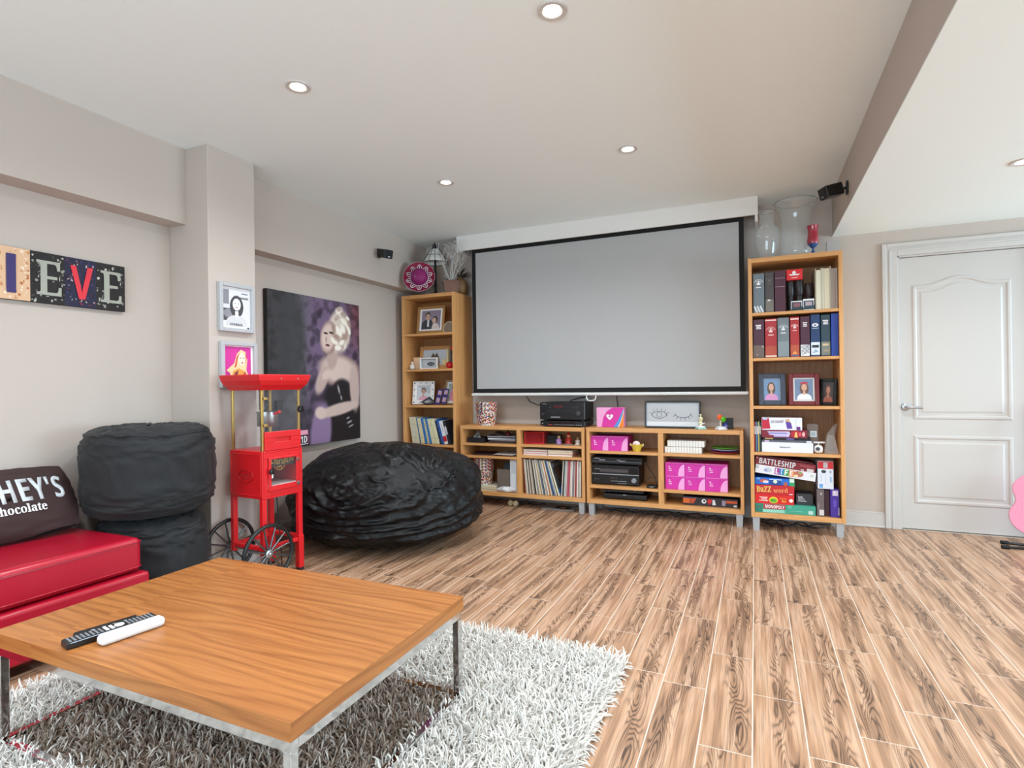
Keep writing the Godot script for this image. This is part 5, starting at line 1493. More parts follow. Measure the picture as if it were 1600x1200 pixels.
func left_bench_things():
	var top := 0.7422
	for i in 2: bucket("confetti-patterned melamine bucket on the left bench, %s of two nested" % ["outer", "inner"][i], Vector3(-2.325, top + 0.045 * i, -4.70 ), 0.078, 0.103, 0.168, "nested buckets on the left bench")
	hifi("black amplifier with two knobs, on top of a thin player on the left bench", -1.764, -1.352, top + 0.054, top + 0.216, -4.640, 0.29,
		[["knob", -0.175, 0.058, 0.016, 0, "2a2a2d"], ["knob", 0.150, 0.066, 0.022, 0, "3a3a3e"], ["panel", -0.035, 0.125, 0.085, 0.024, "4a141b"], ["strip", 0, 0.088, 0.40, 0.0015, "34353a"], ["buttons", -0.11, 0.115, 1, 0.02, "9a9b9f"], ["buttons", -0.10, 0.075, 10, 0.02, "2c2c30"], ["buttons", 0.10, 0.115, 3, 0.018, "6c6d72"], ["panel", -0.060, 0.032, 0.085, 0.010, "8c8d90"], ["panel", -0.165, 0.148, 0.04, 0.005, "8a8b8f"]])
	hifi("thin black disc player under the amplifier on the left bench", -1.762, -1.350, top, top + 0.053, -4.640, 0.28,
		[["buttons", -0.185, 0.03, 1, 0.02, "e6e6e6"], ["panel", 0.0, 0.036, 0.24, 0.016, "1a0c0e"], ["panel", -0.035, 0.036, 0.014, 0.007, "b0222a"], ["panel", -0.112, 0.018, 0.03, 0.009, "a8474c"], ["strip", 0.02, 0.018, 0.20, 0.003, "8f9095"], ["buttons", 0.13, 0.018, 3, 0.02, "c9cacd"]])
	var cord := begin()
	tube(cord, [Vector3(-2.04, 1.10, -4.935), Vector3(-2.02, 1.02, -4.935), Vector3(-1.98, 0.955, -4.935), Vector3(-1.90, 0.925, -4.93), Vector3(-1.80, 0.925, -4.925), Vector3(-1.73, 0.93, -4.90)], 0.004, 6)
	solo("hanging_cable", "black cable hanging from behind the screen to the left of the amplifier", "cable", cord, M["black_plastic"])
	var cord2 := begin()
	tube(cord2, [Vector3(-1.36, 1.06, -4.945), Vector3(-1.37, 1.02, -4.94), Vector3(-1.42, 1.00, -4.92), Vector3(-1.50, 0.985, -4.90), Vector3(-1.56, 0.965, -4.88)], 0.005, 6)
	solo("hanging_cable", "black cable bundle rising from the amplifier to the screen", "cable", cord2, M["black_plastic"])
	var cord3 := begin()
	tube(cord3, [Vector3(-1.14, 1.06, -4.945), Vector3(-1.14, 0.98, -4.945), Vector3(-1.13, 0.90, -4.94), Vector3(-1.13, 0.75, -4.94)], 0.004, 6)
	solo("hanging_cable", "thin black cable down the wall behind the pink box", "cable", cord3, M["black_plastic"])
	var ya := 0.5785; var yb := 0.4635; var yf := 0.1345
	carton("black_box", "black lidded box at the upper left of the left bench", "box", -2.505, -2.325, ya, ya + 0.045, -4.65, 0.20, "17171a")
	var tri_ := thing("glass_prism", "small glass pyramid outlined in white on the black box", "ornament", Vector3(-2.42, ya + 0.0455, -4.70))
	part(tri_, "edge", tube(begin(), [Vector3(-0.034, 0.003, 0.02), Vector3(0.034, 0.003, 0.02), Vector3(0, 0.058, 0.0)], 0.0028, 6, true), hue("dfe1e3", 0.3))
	part(tri_, "body", prism(begin(), pv([-0.032, 0.002, 0.032, 0.002, 0, 0.055]), -0.012, 0.012), M["acrylic"])
	var mags := [["3c3032", 0.02], ["8a7e7f", 0.012], ["cfd2d6", 0.014], ["5c5a60", 0.01], ["a9a4a6", 0.008]]
	var y := ya
	for i in mags.size():
		var cx: float = -2.16 + [0.0, 0.02, -0.01, 0.015, -0.02][i]
		var t := thing("magazine", "%s magazine in the loose pile, %s from the bottom" % [["dark brown", "grey", "pale", "charcoal", "light grey"][i], ORD[i]], "magazine", Vector3(cx, y, -4.765), [0.05, -0.1, 0.12, -0.06, 0.2][i], "magazines in the left bench")
		part(t, "cover", bx(begin(), Vector3(0, mags[i][1] / 2, 0), Vector3(0.27, mags[i][1], 0.20), 0.0015), hue(mags[i][0], 0.35))
		y += mags[i][1] + 0.0003
	var fold := thing("magazine", "bent magazine curling up on the top of the loose pile", "magazine", Vector3(-2.25, y, -4.74), 0.15, "magazines in the left bench")
	var cs := begin()
	for i in 8:
		var a := Vector3(-0.09 + 0.025 * i, 0.002 + 0.030 * pow(sin(i * 0.42), 2.0), 0); var b := Vector3(-0.09 + 0.025 * (i + 1), 0.002 + 0.030 * pow(sin((i + 1) * 0.42), 2.0), 0)
		var dz := Vector3(0, 0, 0.09)
		quad(cs, a - dz, b - dz, b + dz, a + dz, Vector3.UP)
		quad(cs, a - dz + Vector3(0, -0.002, 0), b - dz + Vector3(0, -0.002, 0), b + dz + Vector3(0, -0.002, 0), a + dz + Vector3(0, -0.002, 0), Vector3.DOWN)
		quad(cs, a + dz, b + dz, b + dz + Vector3(0, -0.002, 0), a + dz + Vector3(0, -0.002, 0), Vector3.BACK)
	part(fold, "cover", cs, hue("80787a", 0.3))
	var ro := thing("red_ornament", "dark red pear-shaped ornament on the magazine pile", "ornament", Vector3(-2.115, y, -4.72))
	part(ro, "body", lathe(begin(), [Vector2(0.001, 0), Vector2(0.022, 0.002), Vector2(0.027, 0.018), Vector2(0.016, 0.034), Vector2(0.008, 0.044), Vector2(0.001, 0.046)], 18), mat("ruby", Color("5c1316"), 0.2))
	for i in 4:
		var t := thing("paper_sheet", "%s in the narrow compartment of the left bench" % ["brown folder lowest", "dark leaflet second", "pale printed sheet third", "white paper topmost"][i], "paper", Vector3([-2.33, -2.375, -2.12, -2.115][i], yb + 0.005 * i, -4.75), [0.0, 0.25, -0.12, 0.1][i], "papers in the narrow compartment")
		part(t, "sheet", bx(begin(), Vector3(0, 0.002, 0), Vector3(0.21, 0.004, 0.24), 0.0006), hue(["6b4f45", "4a3034", "b8aaa8", "d8d2d0"][i], 0.6))
	for i in 4: bucket("confetti-patterned bucket in the lower left compartment, %s of four nested" % ["lowest", "second", "third", "topmost"][i], Vector3(-2.375, yf + 0.047 + 0.03 * i, -4.73), 0.075, 0.098, 0.16, "nested buckets in the lower compartment")
	carton("paper_stack", "pile of cream paper under the buckets in the lower left compartment", "paper pile", -2.50, -2.206, yf, yf + 0.046, -4.645, 0.26, "ded6bd", [[rect_poly(-0.146, -0.012, 0.146, -0.004), "a9a07c"], [rect_poly(-0.146, 0.006, 0.146, 0.012), "c4ba95"]])
	var bin := thing("fabric_bin", "square taupe storage bin in the lower left compartment", "storage bin", Vector3(-2.138, yf, -4.72))
	var bs := begin()
	loft(bs, [[Vector3(0, 0.001, 0), 0.060, 0.060], [Vector3(0, 0.205, 0), 0.065, 0.065], [Vector3(0, 0.205, 0), 0.058, 0.058], [Vector3(0, 0.01, 0), 0.054, 0.054]])
	part(bin, "body", bs, hue("75695f", 0.75))
	var sp := thing("coiled_cord", "coiled grey-green cord sticking out of the taupe bin", "cord", Vector3(-2.125, yf + 0.20, -4.72))
	var co := []
	for i in 60: co.append(Vector3(0.030 * cos(i * 0.55), 0.006 + 0.0009 * i, 0.022 * sin(i * 0.55)))
	part(sp, "coil", tube(begin(), co, 0.0045, 6), hue("4d5d62", 0.4))
	var bd := thing("ring_binder", "white ring binder beside the taupe bin", "binder", Vector3(-2.036, yf, -4.77))
	part(bd, "cover", rbox(begin(), Vector3(0, 0.150, 0), Vector3(0.066, 0.30, 0.25), 0.008, 3), hue("e3e7ec", 0.4))
	part(bd, "label", boxed(Vector3(-0.02, 0.17, 0.125), Vector3(0.02, 0.25, 0.1258), 0), hue("cfd5db", 0.5))
	var bag := thing("plastic_bag", "crumpled white plastic bag hanging over the lower board of the left bench", "plastic bag", Vector3(-2.10, yf, -4.615))
	var bf := func(u: float, v: float) -> Vector3:
		var a := TAU * u
		var s := sin(PI * v)
		return Vector3(0.085 * s * cos(a) * (1.0 + 0.2 * sin(a * 5.0)), 0.026 - 0.026 * cos(PI * v) + 0.006 * sin(a * 4.0) * s, 0.03 * s * sin(a) * (1.0 + 0.2 * cos(a * 3.0)) - 0.02)
	part(bag, "bag", skin(bf, 40, 16), hue("dcdcde", 0.35))
	# right half
	var yc := 0.5825; var yd := 0.4825
	var bk := thing("mesh_basket", "red wire-mesh basket in the upper right of the left bench", "basket", Vector3(-1.83, yc, -4.73))
	var ms := begin(); var bw := 0.088; var bz := 0.075; var bh := 0.105
	for yy in [0.005, bh]:
		tube(ms, [Vector3(-bw, yy, bz), Vector3(bw, yy, bz), Vector3(bw, yy, -bz), Vector3(-bw, yy, -bz)], 0.006, 6, true)
	for sx in [-1, 1]:
		for sz in [-1, 1]: tube(ms, [Vector3(sx * bw, 0, sz * bz), Vector3(sx * bw, bh, sz * bz)], 0.005, 6)
	part(bk, "rim", ms, hue("c6141d", 0.4))
	var mesh := begin()
	for i in 15:
		var k := -bw + 2 * bw * i / 14.0
		for q in [-1.0, 1.0]:
			var k2 := clampf(k + q * 0.06, -bw, bw)
			tube(mesh, [Vector3(k, 0.008, bz), Vector3(k2, 0.008 + absf(k2 - k) * 1.5, bz)], 0.0022, 4)
	for i in 7: tube(mesh, [Vector3(bw, 0.005, -bz + 0.025 * i), Vector3(bw, bh, -bz + 0.025 * i)], 0.002, 4)
	for i in 6: tube(mesh, [Vector3(-bw, 0.015 + 0.016 * i, bz), Vector3(bw, 0.015 + 0.016 * i, bz)], 0.0016, 4)
	part(bk, "mesh", mesh, hue("b0131b", 0.4))
	part(bk, "lining", boxed(Vector3(-bw + 0.006, 0.006, -bz + 0.006), Vector3(bw - 0.006, bh - 0.015, bz - 0.012), 0.002), hue("5c0d12", 0.8))
	carton("dark_pouch", "small black pouch behind the figurines in the left bench", "pouch", -1.735, -1.63, yc, yc + 0.075, -4.74, 0.09, "18181a")
	figurine("small lilac figurine, left of three in the left bench", Vector3(-1.605, yc, -4.69), 0.09, "b58cc4", "c9a98c", "8c6f78", "", "figurines in the left bench")
	figurine("garden gnome with a red pointed hat, middle of three in the left bench", Vector3(-1.515, yc, -4.69), 0.112, "b5342c", "c9986c", "8b8f96", "c8201f", "figurines in the left bench")
	figurine("small cream figurine, right of three in the left bench", Vector3(-1.432, yc, -4.69), 0.08, "ddd2c4", "b08a5c", "cfc6bc", "", "figurines in the left bench")
	var stack := [["f1e7da", 0.011], ["e9b4b8", 0.008], ["f3efe8", 0.012], ["d97f86", 0.006], ["ece5d3", 0.014], ["f0ddb0", 0.008]]
	for k in 2:
		var yy := yd
		for i in 5:
			var q: Array = stack[(i + 2 * k) % 6]
			var t := thing("booklet", "%s booklet in the %s stack, %s from the bottom" % [["ivory", "pink", "white", "rose", "cream", "yellow"][(i + 2 * k) % 6], ["left", "right"][k], ORD[i]], "booklet", Vector3([-1.818, -1.584][k] + 0.004 * (i % 2), yy, -4.74), 0.02 * (i % 3 - 1), "booklets in the left bench")
			part(t, "pages", bx(begin(), Vector3(0, q[1] / 2, 0), Vector3(0.228, q[1], 0.19), 0.001), hue(q[0], 0.6))
			yy += q[1] + 0.0003
	# records
	var lp := ["8f2f2b", "c7b9a0", "ded8cb", "3b3a3e", "cfc3ae", "7d6a63", "e2ddd2", "b7a78d", "3a3436", "d8d2c4", "9c8b78", "e4dfd3", "c9a35e", "d9d5cb", "55606b", "dcd3c0", "b3aa9c", "e7e2d6", "cf7a3c", "d6cdb8", "2f4f7a", "8aa4bd", "e0d8c8"]
	var x := -1.914
	for i in lp.size():
		var rz := deg_to_rad(4.5 + 11.0 * pow(i / 22.0, 1.3))
		var w := 0.0081 + 0.002 * (i % 3)
		var t := thing("record_sleeve", "record sleeve leaning left in the left bench, %s from the left" % ORD[i], "record", Vector3(x, yf + 0.0008, -4.79), 0, "records leaning in the left bench")
		t.rotation.z = rz
		part(t, "sleeve", boxed(Vector3(0, 0, -0.15), Vector3(w - 0.001, 0.308 + 0.002 * (i % 4), 0.152 + 0.002 * (i % 5)), 0.0008), hue(lp[i], 0.55))
		x += w / cos(rz) + 0.0003 + 0.318 * (tan(deg_to_rad(4.5 + 11.0 * pow((i + 1) / 22.0, 1.3))) - tan(rz))
	var alb := thing("record_sleeve", "cream record sleeve with a dark portrait cover slumped between the two record rows", "record", Vector3(-1.586, yf + 0.006, -4.765), 0.0, "")
	alb.rotation = Vector3(0, deg_to_rad(1), deg_to_rad(17))
	part(alb, "sleeve", boxed(Vector3(-0.012, 0, -0.15), Vector3(0, 0.305, 0.14), 0.0008), hue("e3d9bd", 0.5))
	print_art(alb, "cover_print", Transform3D(Basis(Vector3.UP, PI / 2), Vector3(0.0, 0.15, 0)), [[rect_poly(-0.135, -0.145, 0.145, 0.15), "4a4a50"], [pv([-0.135, -0.145, 0.145, -0.145, 0.145, -0.06, -0.135, -0.10]), "2f6fb0"], [disc_poly(0.0, 0.04, 0.06, 0.08), "7a5844"], [rect_poly(-0.12, 0.10, 0.12, 0.135), "8d8d92"]])
	var lr := ["d7d0c1", "3a3538", "b9c4c0", "cfc8bd", "c26a77", "b84a5c", "d9d2c6", "e4ded4", "8f8a90", "d4b8a8", "9c2e38", "e6e0d6", "cfc6ba", "ece7de"]
	x = -1.576
	for i in lr.size():
		var rz := deg_to_rad(-4.0 + 3.0 * i / 13.0)
		var w := 0.0100 + 0.0015 * (i % 3)
		var t := thing("record_sleeve", "record sleeve standing nearly upright at the right of the left bench, %s in its row" % ORD[i], "record", Vector3(x, yf + 0.0012, -4.79), 0, "upright records in the left bench")
		t.rotation.z = rz
		part(t, "sleeve", boxed(Vector3(0, 0, -0.15), Vector3(w - 0.001, 0.31 + 0.002 * (i % 3), 0.150 + 0.002 * (i % 4)), 0.0008), hue(lr[i], 0.55))
		x += w + 0.0004 + 0.0735 / 60.0

# magenta tissue carton with a pale curved corner and three little lines of print
func pink_carton(label: String, x0: float, x1: float, y0: float, y1: float, zf: float, group: String):
	var w := x1 - x0; var h := y1 - y0
	var leaf := PackedVector2Array([Vector2(w / 2 - 0.001, -h / 2 + 0.001), Vector2(w / 2 - 0.001, h / 2 - 0.012)])
	for i in 9:
		var k := i / 8.0
		leaf.append(Vector2(w / 2 - 0.001 - 0.33 * w * sin(k * PI / 2), lerpf(h / 2 - 0.012, -h / 2 + 0.001, 1.0 - cos(k * PI / 2))))
	var s := [[leaf, "f2a6de"], [rect_poly(-w / 2, h / 2 - 0.004, w / 2, h / 2 - 0.0005), "ee8fd0"], [rect_poly(-w * 0.32, h * 0.14, -w * 0.25, h * 0.22), "f8d5ef"]]
	for i in 2: s.append([rect_poly(-w * 0.32, h * (0.02 - 0.14 * i), -w * (0.17 - 0.02 * i), h * (0.075 - 0.14 * i)), "f3c4e8"])
	carton("magenta_carton", label, "carton", x0, x1, y0, y1, zf, 0.22, "d32ca6", s, group)

func right_bench_things():
	var top := 0.7445
	var t := carton("gift_box", "pink gift box with a white heart and rainbow swoosh on the right bench", "box", -1.262, -1.025, top, top + 0.168, -4.70, 0.085, "e58fc4",
		[[rect_poly(-0.118, -0.083, 0.118, 0.083), "f0a6d2"], [pv([-0.075, -0.083, -0.06, 0.0, -0.03, 0.05, 0.02, 0.083, 0.116, 0.083, 0.116, -0.083]), "d8309f"],
		[pv([0.03, -0.083, 0.07, -0.02, 0.095, 0.03, 0.112, 0.07, 0.116, 0.083, 0.116, 0.02, 0.085, -0.05, 0.07, -0.083]), "4a93d8"], [pv([0.065, -0.083, 0.09, -0.03, 0.108, 0.03, 0.116, 0.07, 0.116, -0.083]), "f6e7d8"], [pv([0.072, -0.083, 0.096, -0.03, 0.116, 0.05, 0.116, -0.083]), "f0872c"],
		[pv([-0.004, -0.024, 0.022, 0.002, 0.026, 0.016, 0.018, 0.026, 0.004, 0.024, -0.004, 0.014, -0.012, 0.024, -0.026, 0.026, -0.034, 0.016, -0.030, 0.002]), "fbf4f8"], [disc_poly(-0.004, 0.006, 0.012, 0.010, 14), "d3a3c2"]])
	# winking eyes print
	var ink := "242426"
	var eye := [[rect_poly(-0.21, -0.1, 0.21, 0.1), "b7b9bd"], [rect_poly(-0.205, -0.098, 0.205, -0.06), "dfe0e3"]]
	var arc := func(cx: float, cy: float, rx: float, ry: float, a0: float, a1: float, tk: float) -> PackedVector2Array:
		var p := PackedVector2Array()
		for i in 17: p.append(Vector2(cx + rx * cos(lerpf(a0, a1, i / 16.0)), cy + ry * sin(lerpf(a0, a1, i / 16.0))))
		for i in 17: p.append(Vector2(cx + (rx - tk) * cos(lerpf(a1, a0, i / 16.0)), cy + (ry - tk) * sin(lerpf(a1, a0, i / 16.0))))
		return p
	eye.append([arc.call(-0.105, -0.012, 0.064, 0.040, 0.05, PI - 0.05, 0.004), ink]); eye.append([arc.call(-0.105, 0.006, 0.064, 0.040, PI + 0.05, TAU - 0.05, 0.004), ink])
	eye.append([arc.call(-0.105, -0.002, 0.022, 0.022, 0.0, PI, 0.003), ink]); eye.append([arc.call(-0.105, -0.002, 0.022, 0.022, PI, TAU, 0.003), ink])
	eye.append([arc.call(0.085, 0.012, 0.066, 0.040, PI + 0.1, TAU - 0.1, 0.004), ink])
	for i in 6:
		var a := lerpf(0.45, PI - 0.45, i / 5.0)
		var p := Vector2(-0.105 + 0.064 * cos(a), -0.012 + 0.040 * sin(a)); var d := Vector2(cos(a) * 0.8, sin(a)).normalized(); var n := Vector2(-d.y, d.x) * 0.0016
		eye.append([PackedVector2Array([p - n, p + d * 0.024 - n, p + d * 0.024 + n, p + n]), ink])
		var b := -a
		p = Vector2(0.085 + 0.066 * cos(b), 0.012 + 0.040 * sin(b)); d = Vector2(cos(b) * 0.8, sin(b)).normalized(); n = Vector2(-d.y, d.x) * 0.0016
		eye.append([PackedVector2Array([p - n, p + d * 0.022 - n, p + d * 0.022 + n, p + n]), ink])
	picture("framed_picture", "black frame with a line drawing of one open and one winking eye", "picture frame", Transform3D(Basis.from_euler(Vector3(deg_to_rad(-7), 0, 0)), Vector3(-0.628, top + 0.1115, -4.72)), 0.445, 0.222, 0.013, 0.022, M["black_satin"], eye)
	# little trophies
	for k in 2:
		var f := thing("trophy_figurine", ["small ivory column trophy on a pale square base, in front of the eyes frame", "small trophy with an orange and a green paddle and blue wings"][k], "trophy", Vector3([-0.402, -0.250][k], top, -4.655), 0.6)
		part(f, "base", bx(begin(), Vector3(0, 0.007, 0), Vector3(0.075, 0.014, 0.055), 0.002), hue(["9fc4bd", "e7edf2"][k], 0.4))
		part(f, "plinth", bx(begin(), Vector3(0, 0.019, 0), Vector3(0.060, 0.010, 0.042), 0.002), hue("eef0f2", 0.4))
		if k == 0:
			part(f, "figure", lathe(begin(), [Vector2(0.016, 0.024), Vector2(0.012, 0.036), Vector2(0.018, 0.050), Vector2(0.010, 0.062), Vector2(0.017, 0.078), Vector2(0.019, 0.090), Vector2(0.008, 0.098), Vector2(0.004, 0.104), Vector2(0.008, 0.112), Vector2(0.006, 0.120), Vector2(0.0005, 0.122)], 14), hue("e2dcb4", 0.4))
			part(f, "ribbon", tube(begin(), [Vector3(-0.012, 0.03, 0.012), Vector3(0.012, 0.05, 0.014), Vector3(0.022, 0.042, 0.008), Vector3(0.030, 0.052, 0.004)], 0.004, 6), hue("e9e4f2", 0.4))
		else:
			part(f, "post", tube(begin(), [Vector3(-0.004, 0.022, 0), Vector3(-0.006, 0.07, 0)], 0.006, 8), hue("d9d3c4", 0.4))
			for q in [[-0.008, 0.098, "e8622a"], [0.020, 0.080, "52b52c"]]:
				part(f, "paddle", lathe(begin(), [Vector2(0.0005, 0.006), Vector2(0.016, 0.005), Vector2(0.022, 0.002), Vector2(0.022, -0.003), Vector2(0.0005, -0.004)], 20, tf(q[0], q[1], 0.004 if q[0] > 0 else -0.004, 0, PI / 2)), hue(q[2], 0.35))
			part(f, "wing", prism(begin(), pv([0.014, 0.03, 0.046, 0.062, 0.054, 0.052, 0.030, 0.026]), -0.004, 0.004), hue("2d4fa0", 0.35))
			part(f, "star", prism(begin(), pv([0.016, 0.022, 0.034, 0.032, 0.040, 0.046, 0.046, 0.032, 0.062, 0.026, 0.042, 0.018]), 0.006, 0.012), hue("8d7fd0", 0.35))
	carton("black_box", "small black box behind the paddle trophy on the right bench", "box", -0.245, -0.165, top, top + 0.085, -4.72, 0.06, "111113")
	# left half
	var ya := 0.5485; var yb := 0.2535; var yf := 0.1345
	pink_carton("magenta carton, left of two on the upper left shelf of the right bench", -1.302, -1.150, ya, ya + 0.122, -4.650, "magenta cartons on the upper shelf")
	pink_carton("magenta carton, right of two on the upper left shelf of the right bench", -1.148, -0.986, ya, ya + 0.122, -4.650, "magenta cartons on the upper shelf")
	var ck := thing("novelty_clock", "small yellow bowl-shaped clock with a pink dial on the right bench", "clock", Vector3(-0.912, ya, -4.665))
	part(ck, "bowl", lathe(begin(), [Vector2(0.001, 0), Vector2(0.030, 0), Vector2(0.036, 0.02), Vector2(0.044, 0.045), Vector2(0.047, 0.062), Vector2(0.040, 0.060), Vector2(0.03, 0.03), Vector2(0.001, 0.02)], 24), hue("d8bd42", 0.4))
	var ear := begin()
	for s in [-1.0, 1.0]: tube(ear, [Vector3(s * 0.040, 0.045, 0), Vector3(s * 0.054, 0.056, 0), Vector3(s * 0.052, 0.066, 0)], [0.008, 0.008, 0.004], 8)
	part(ck, "handle", ear, hue("e8d9a0", 0.4))
	part(ck, "dial", lathe(begin(), [Vector2(0.0005, 0.012), Vector2(0.026, 0.012), Vector2(0.031, 0.008), Vector2(0.031, 0), Vector2(0.0005, 0)], 26, tf(0, 0.058, 0.016, 0, PI / 2 - 0.15)), hue("f2dcdc", 0.35))
	part(ck, "hands", tube(begin(), [Vector3(-0.008, 0.070, 0.030), Vector3(0, 0.058, 0.0295), Vector3(0.014, 0.056, 0.030)], 0.0016, 5), hue("4a3b6a", 0.4))
	hifi("black receiver with a silver stripe, lowest of the stack in the right bench", -1.300, -0.895, yb, yb + 0.172, -4.655, 0.25,
		[["strip", 0.0, 0.094, 0.40, 0.006, "a9adb3"], ["panel", -0.01, 0.125, 0.24, 0.028, "4f4a4a"], ["panel", 0.155, 0.125, 0.065, 0.05, "0c0c0e"], ["knob", 0.160, 0.050, 0.020, 0, "8f9298"], ["buttons", -0.17, 0.05, 2, 0.025, "84868b"], ["buttons", -0.03, 0.062, 3, 0.02, "6a6c70"], ["panel", 0.03, 0.038, 0.13, 0.004, "9fa1a6"], ["panel", 0.06, 0.020, 0.08, 0.004, "84868b"], ["panel", -0.15, 0.135, 0.05, 0.005, "8f9196"]])
	hifi("slim black disc player on top of the receiver in the right bench", -1.302, -0.868, yb + 0.1725, yb + 0.240, -4.648, 0.24,
		[["strip", 0.0, 0.030, 0.42, 0.005, "5f646c"], ["panel", -0.165, 0.054, 0.045, 0.007, "b4b6ba"], ["panel", -0.12, 0.042, 0.05, 0.006, "c5c7ca"], ["panel", 0.02, 0.044, 0.03, 0.008, "8b9096"], ["panel", 0.05, 0.036, 0.05, 0.003, "d3d5d8"], ["panel", 0.15, 0.045, 0.12, 0.014, "08080a"]])
	var ct := begin()
	tube(ct, [Vector3(-1.16, yb + 0.243, -4.72), Vector3(-1.13, yb + 0.262, -4.72), Vector3(-1.09, yb + 0.265, -4.72), Vector3(-1.08, yb + 0.246, -4.73), Vector3(-1.03, yb + 0.255, -4.73), Vector3(-0.99, yb + 0.246, -4.73)], 0.004, 6)
	solo("loose_cable", "black cable looped on top of the disc player in the right bench", "cable", ct, M["black_plastic"])
	var cl := begin()
	tube(cl, [Vector3(-0.868, 0.47, -4.72), Vector3(-0.82, 0.40, -4.71), Vector3(-0.77, 0.33, -4.70), Vector3(-0.755, 0.27, -4.69)], 0.003, 6)
	tube(cl, [Vector3(-0.77, 0.272, -4.68), Vector3(-0.82, 0.275, -4.68), Vector3(-0.845, 0.30, -4.69), Vector3(-0.81, 0.335, -4.70), Vector3(-0.765, 0.33, -4.70)], 0.003, 6)
	solo("loose_cable", "thin black cable hanging beside the receiver to the black puck", "cable", cl, M["black_plastic"])
	var pk := thing("media_puck", "small black rounded streaming box at the right of the receiver", "media box", Vector3(-0.79, yb, -4.67))
	part(pk, "case", rbox(begin(), Vector3(0, 0.011, 0), Vector3(0.085, 0.022, 0.085), 0.009, 3), M["black_satin"])
	part(pk, "badge", boxed(Vector3(-0.015, 0.008, 0.0425), Vector3(0.015, 0.014, 0.0432), 0), hue("8f9196", 0.3))
	hifi("flat black recorder, lower of two on the bottom left of the right bench", -1.205, -0.835, yf, yf + 0.050, -4.66, 0.24, [["strip", 0.0, 0.04, 0.37, 0.003, "55585e"], ["panel", 0.0, 0.042, 0.03, 0.006, "c9cbce"]])
	hifi("flat black recorder, upper of two on the bottom left of the right bench", -1.205, -0.860, yf + 0.0505, yf + 0.093, -4.665, 0.23, [["strip", 0.0, 0.02, 0.34, 0.004, "44474c"], ["panel", 0.10, 0.034, 0.012, 0.004, "cfd1d4"]])
	# right half
	for k in 2:
		var n := thing("comb_binder", "white comb-bound notebook, %s of two on the upper right shelf of the right bench" % ["lower", "upper"][k], "notebook", Vector3([-0.540, -0.516][k], ya + 0.052 * k, -4.745), [0.0, -0.03][k], "comb-bound notebooks")
		part(n, "pages", bx(begin(), Vector3(0, 0.0255, 0), Vector3(0.288, 0.049, 0.2), 0.001), hue("d5d0c6", 0.7))
		for i in 13: part(n, "comb_ring", rbox(begin(), Vector3(-0.131 + 0.0218 * i, 0.0255, 0.100), Vector3(0.0185, 0.050, 0.010), 0.0035, 2), hue("ecebe6", 0.45))
	var py := ya
	for q in [["c8414e", 0.016, "red", 0.112], ["54489a", 0.014, "violet", 0.108], ["e7e2da", 0.006, "white", 0.106], ["5fa832", 0.014, "green", 0.104]]:
		var pl := thing("melamine_plate", "%s melamine plate in the small stack on the right bench" % q[2], "plate", Vector3(-0.228, py, -4.755), 0, "stack of coloured plates")
		var r: float = q[3]; var h: float = q[1]
		part(pl, "dish", lathe(begin(), [Vector2(0.001, 0), Vector2(r * 0.6, 0), Vector2(r * 0.95, h * 0.6), Vector2(r, h - 0.002), Vector2(r * 0.98, h), Vector2(r * 0.9, h * 0.75), Vector2(r * 0.6, h * 0.5), Vector2(0.001, h * 0.5)], 40), hue(q[0], 0.35))
		py += h * 0.98 + 0.0006
	for row in 2:
		for c in 3:
			var x0: float = [-0.682, -0.528, -0.371][c]
			pink_carton("magenta carton, %s row, %s of the stack of six in the right bench" % [["lower", "upper"][row], ["left", "middle", "right"][c]], x0, x0 + [0.152, 0.155, 0.165][c], yb + 0.1085 * row, yb + 0.108 + 0.1085 * row, -4.650, "stack of six magenta cartons")
	carton("game_box", "flat dark game box with orange flashes at the bottom right of the right bench", "board game", -0.545, -0.135, yf, yf + 0.068, -4.650, 0.25, "29262c",
		[[rect_poly(-0.204, -0.018, -0.150, 0.022), "e06a28"], [pv([-0.146, 0.024, -0.10, 0.026, -0.118, -0.008, -0.13, -0.02, -0.146, -0.016]), "c94f25"], [rect_poly(-0.204, 0.023, -0.10, 0.030), "54507a"], [disc_poly(-0.045, 0.004, 0.018, 0.018), "f1efee"], [disc_poly(-0.042, 0.006, 0.009, 0.008), "1c1a1e"], [pv([-0.02, 0.022, 0.018, 0.024, 0.008, -0.012, -0.004, -0.022, -0.018, -0.004]), "c4202b"], [pv([0.02, 0.02, 0.036, 0.018, 0.044, -0.02, 0.018, -0.022]), "e9e6ea"], [rect_poly(0.12, 0.0, 0.20, 0.020), "d2552a"], [pv([0.09, 0.02, 0.118, 0.018, 0.112, -0.024, 0.088, -0.02]), "a393ab"], [rect_poly(0.175, -0.026, 0.198, -0.012), "d8dadc"]])
	# clutter under the benches
	for q in [["loose cables tangled on the floor under the right bench", -1.2, -0.2, 51], ["loose cables tangled on the floor under the left bench", -2.1, -1.75, 52], ["loose cables tangled on the floor under the right bookcase", 0.03, 0.5, 53]]:
		var st := begin(); var r := RandomNumberGenerator.new(); r.seed = q[3]
		var p := Vector3(q[1], 0.012, -4.78); var pts := []
		var n := int((q[2] - q[1]) / 0.035)
		for i in n: pts.append(Vector3(lerpf(q[1], q[2], float(i) / n), 0.010 + 0.012 * r.randf(), -4.76 + r.randf_range(-0.06, 0.05)))
		tube(st, pts, 0.0055, 6)
		var pts2 := []
		for i in n: pts2.append(Vector3(lerpf(q[1], q[2], float(i) / n), 0.022 + 0.014 * r.randf(), -4.79 + r.randf_range(-0.05, 0.07)))
		tube(st, pts2, 0.0045, 6)
		solo("cable_tangle", q[0], "cables", st, hue("2a2b2e", 0.5))
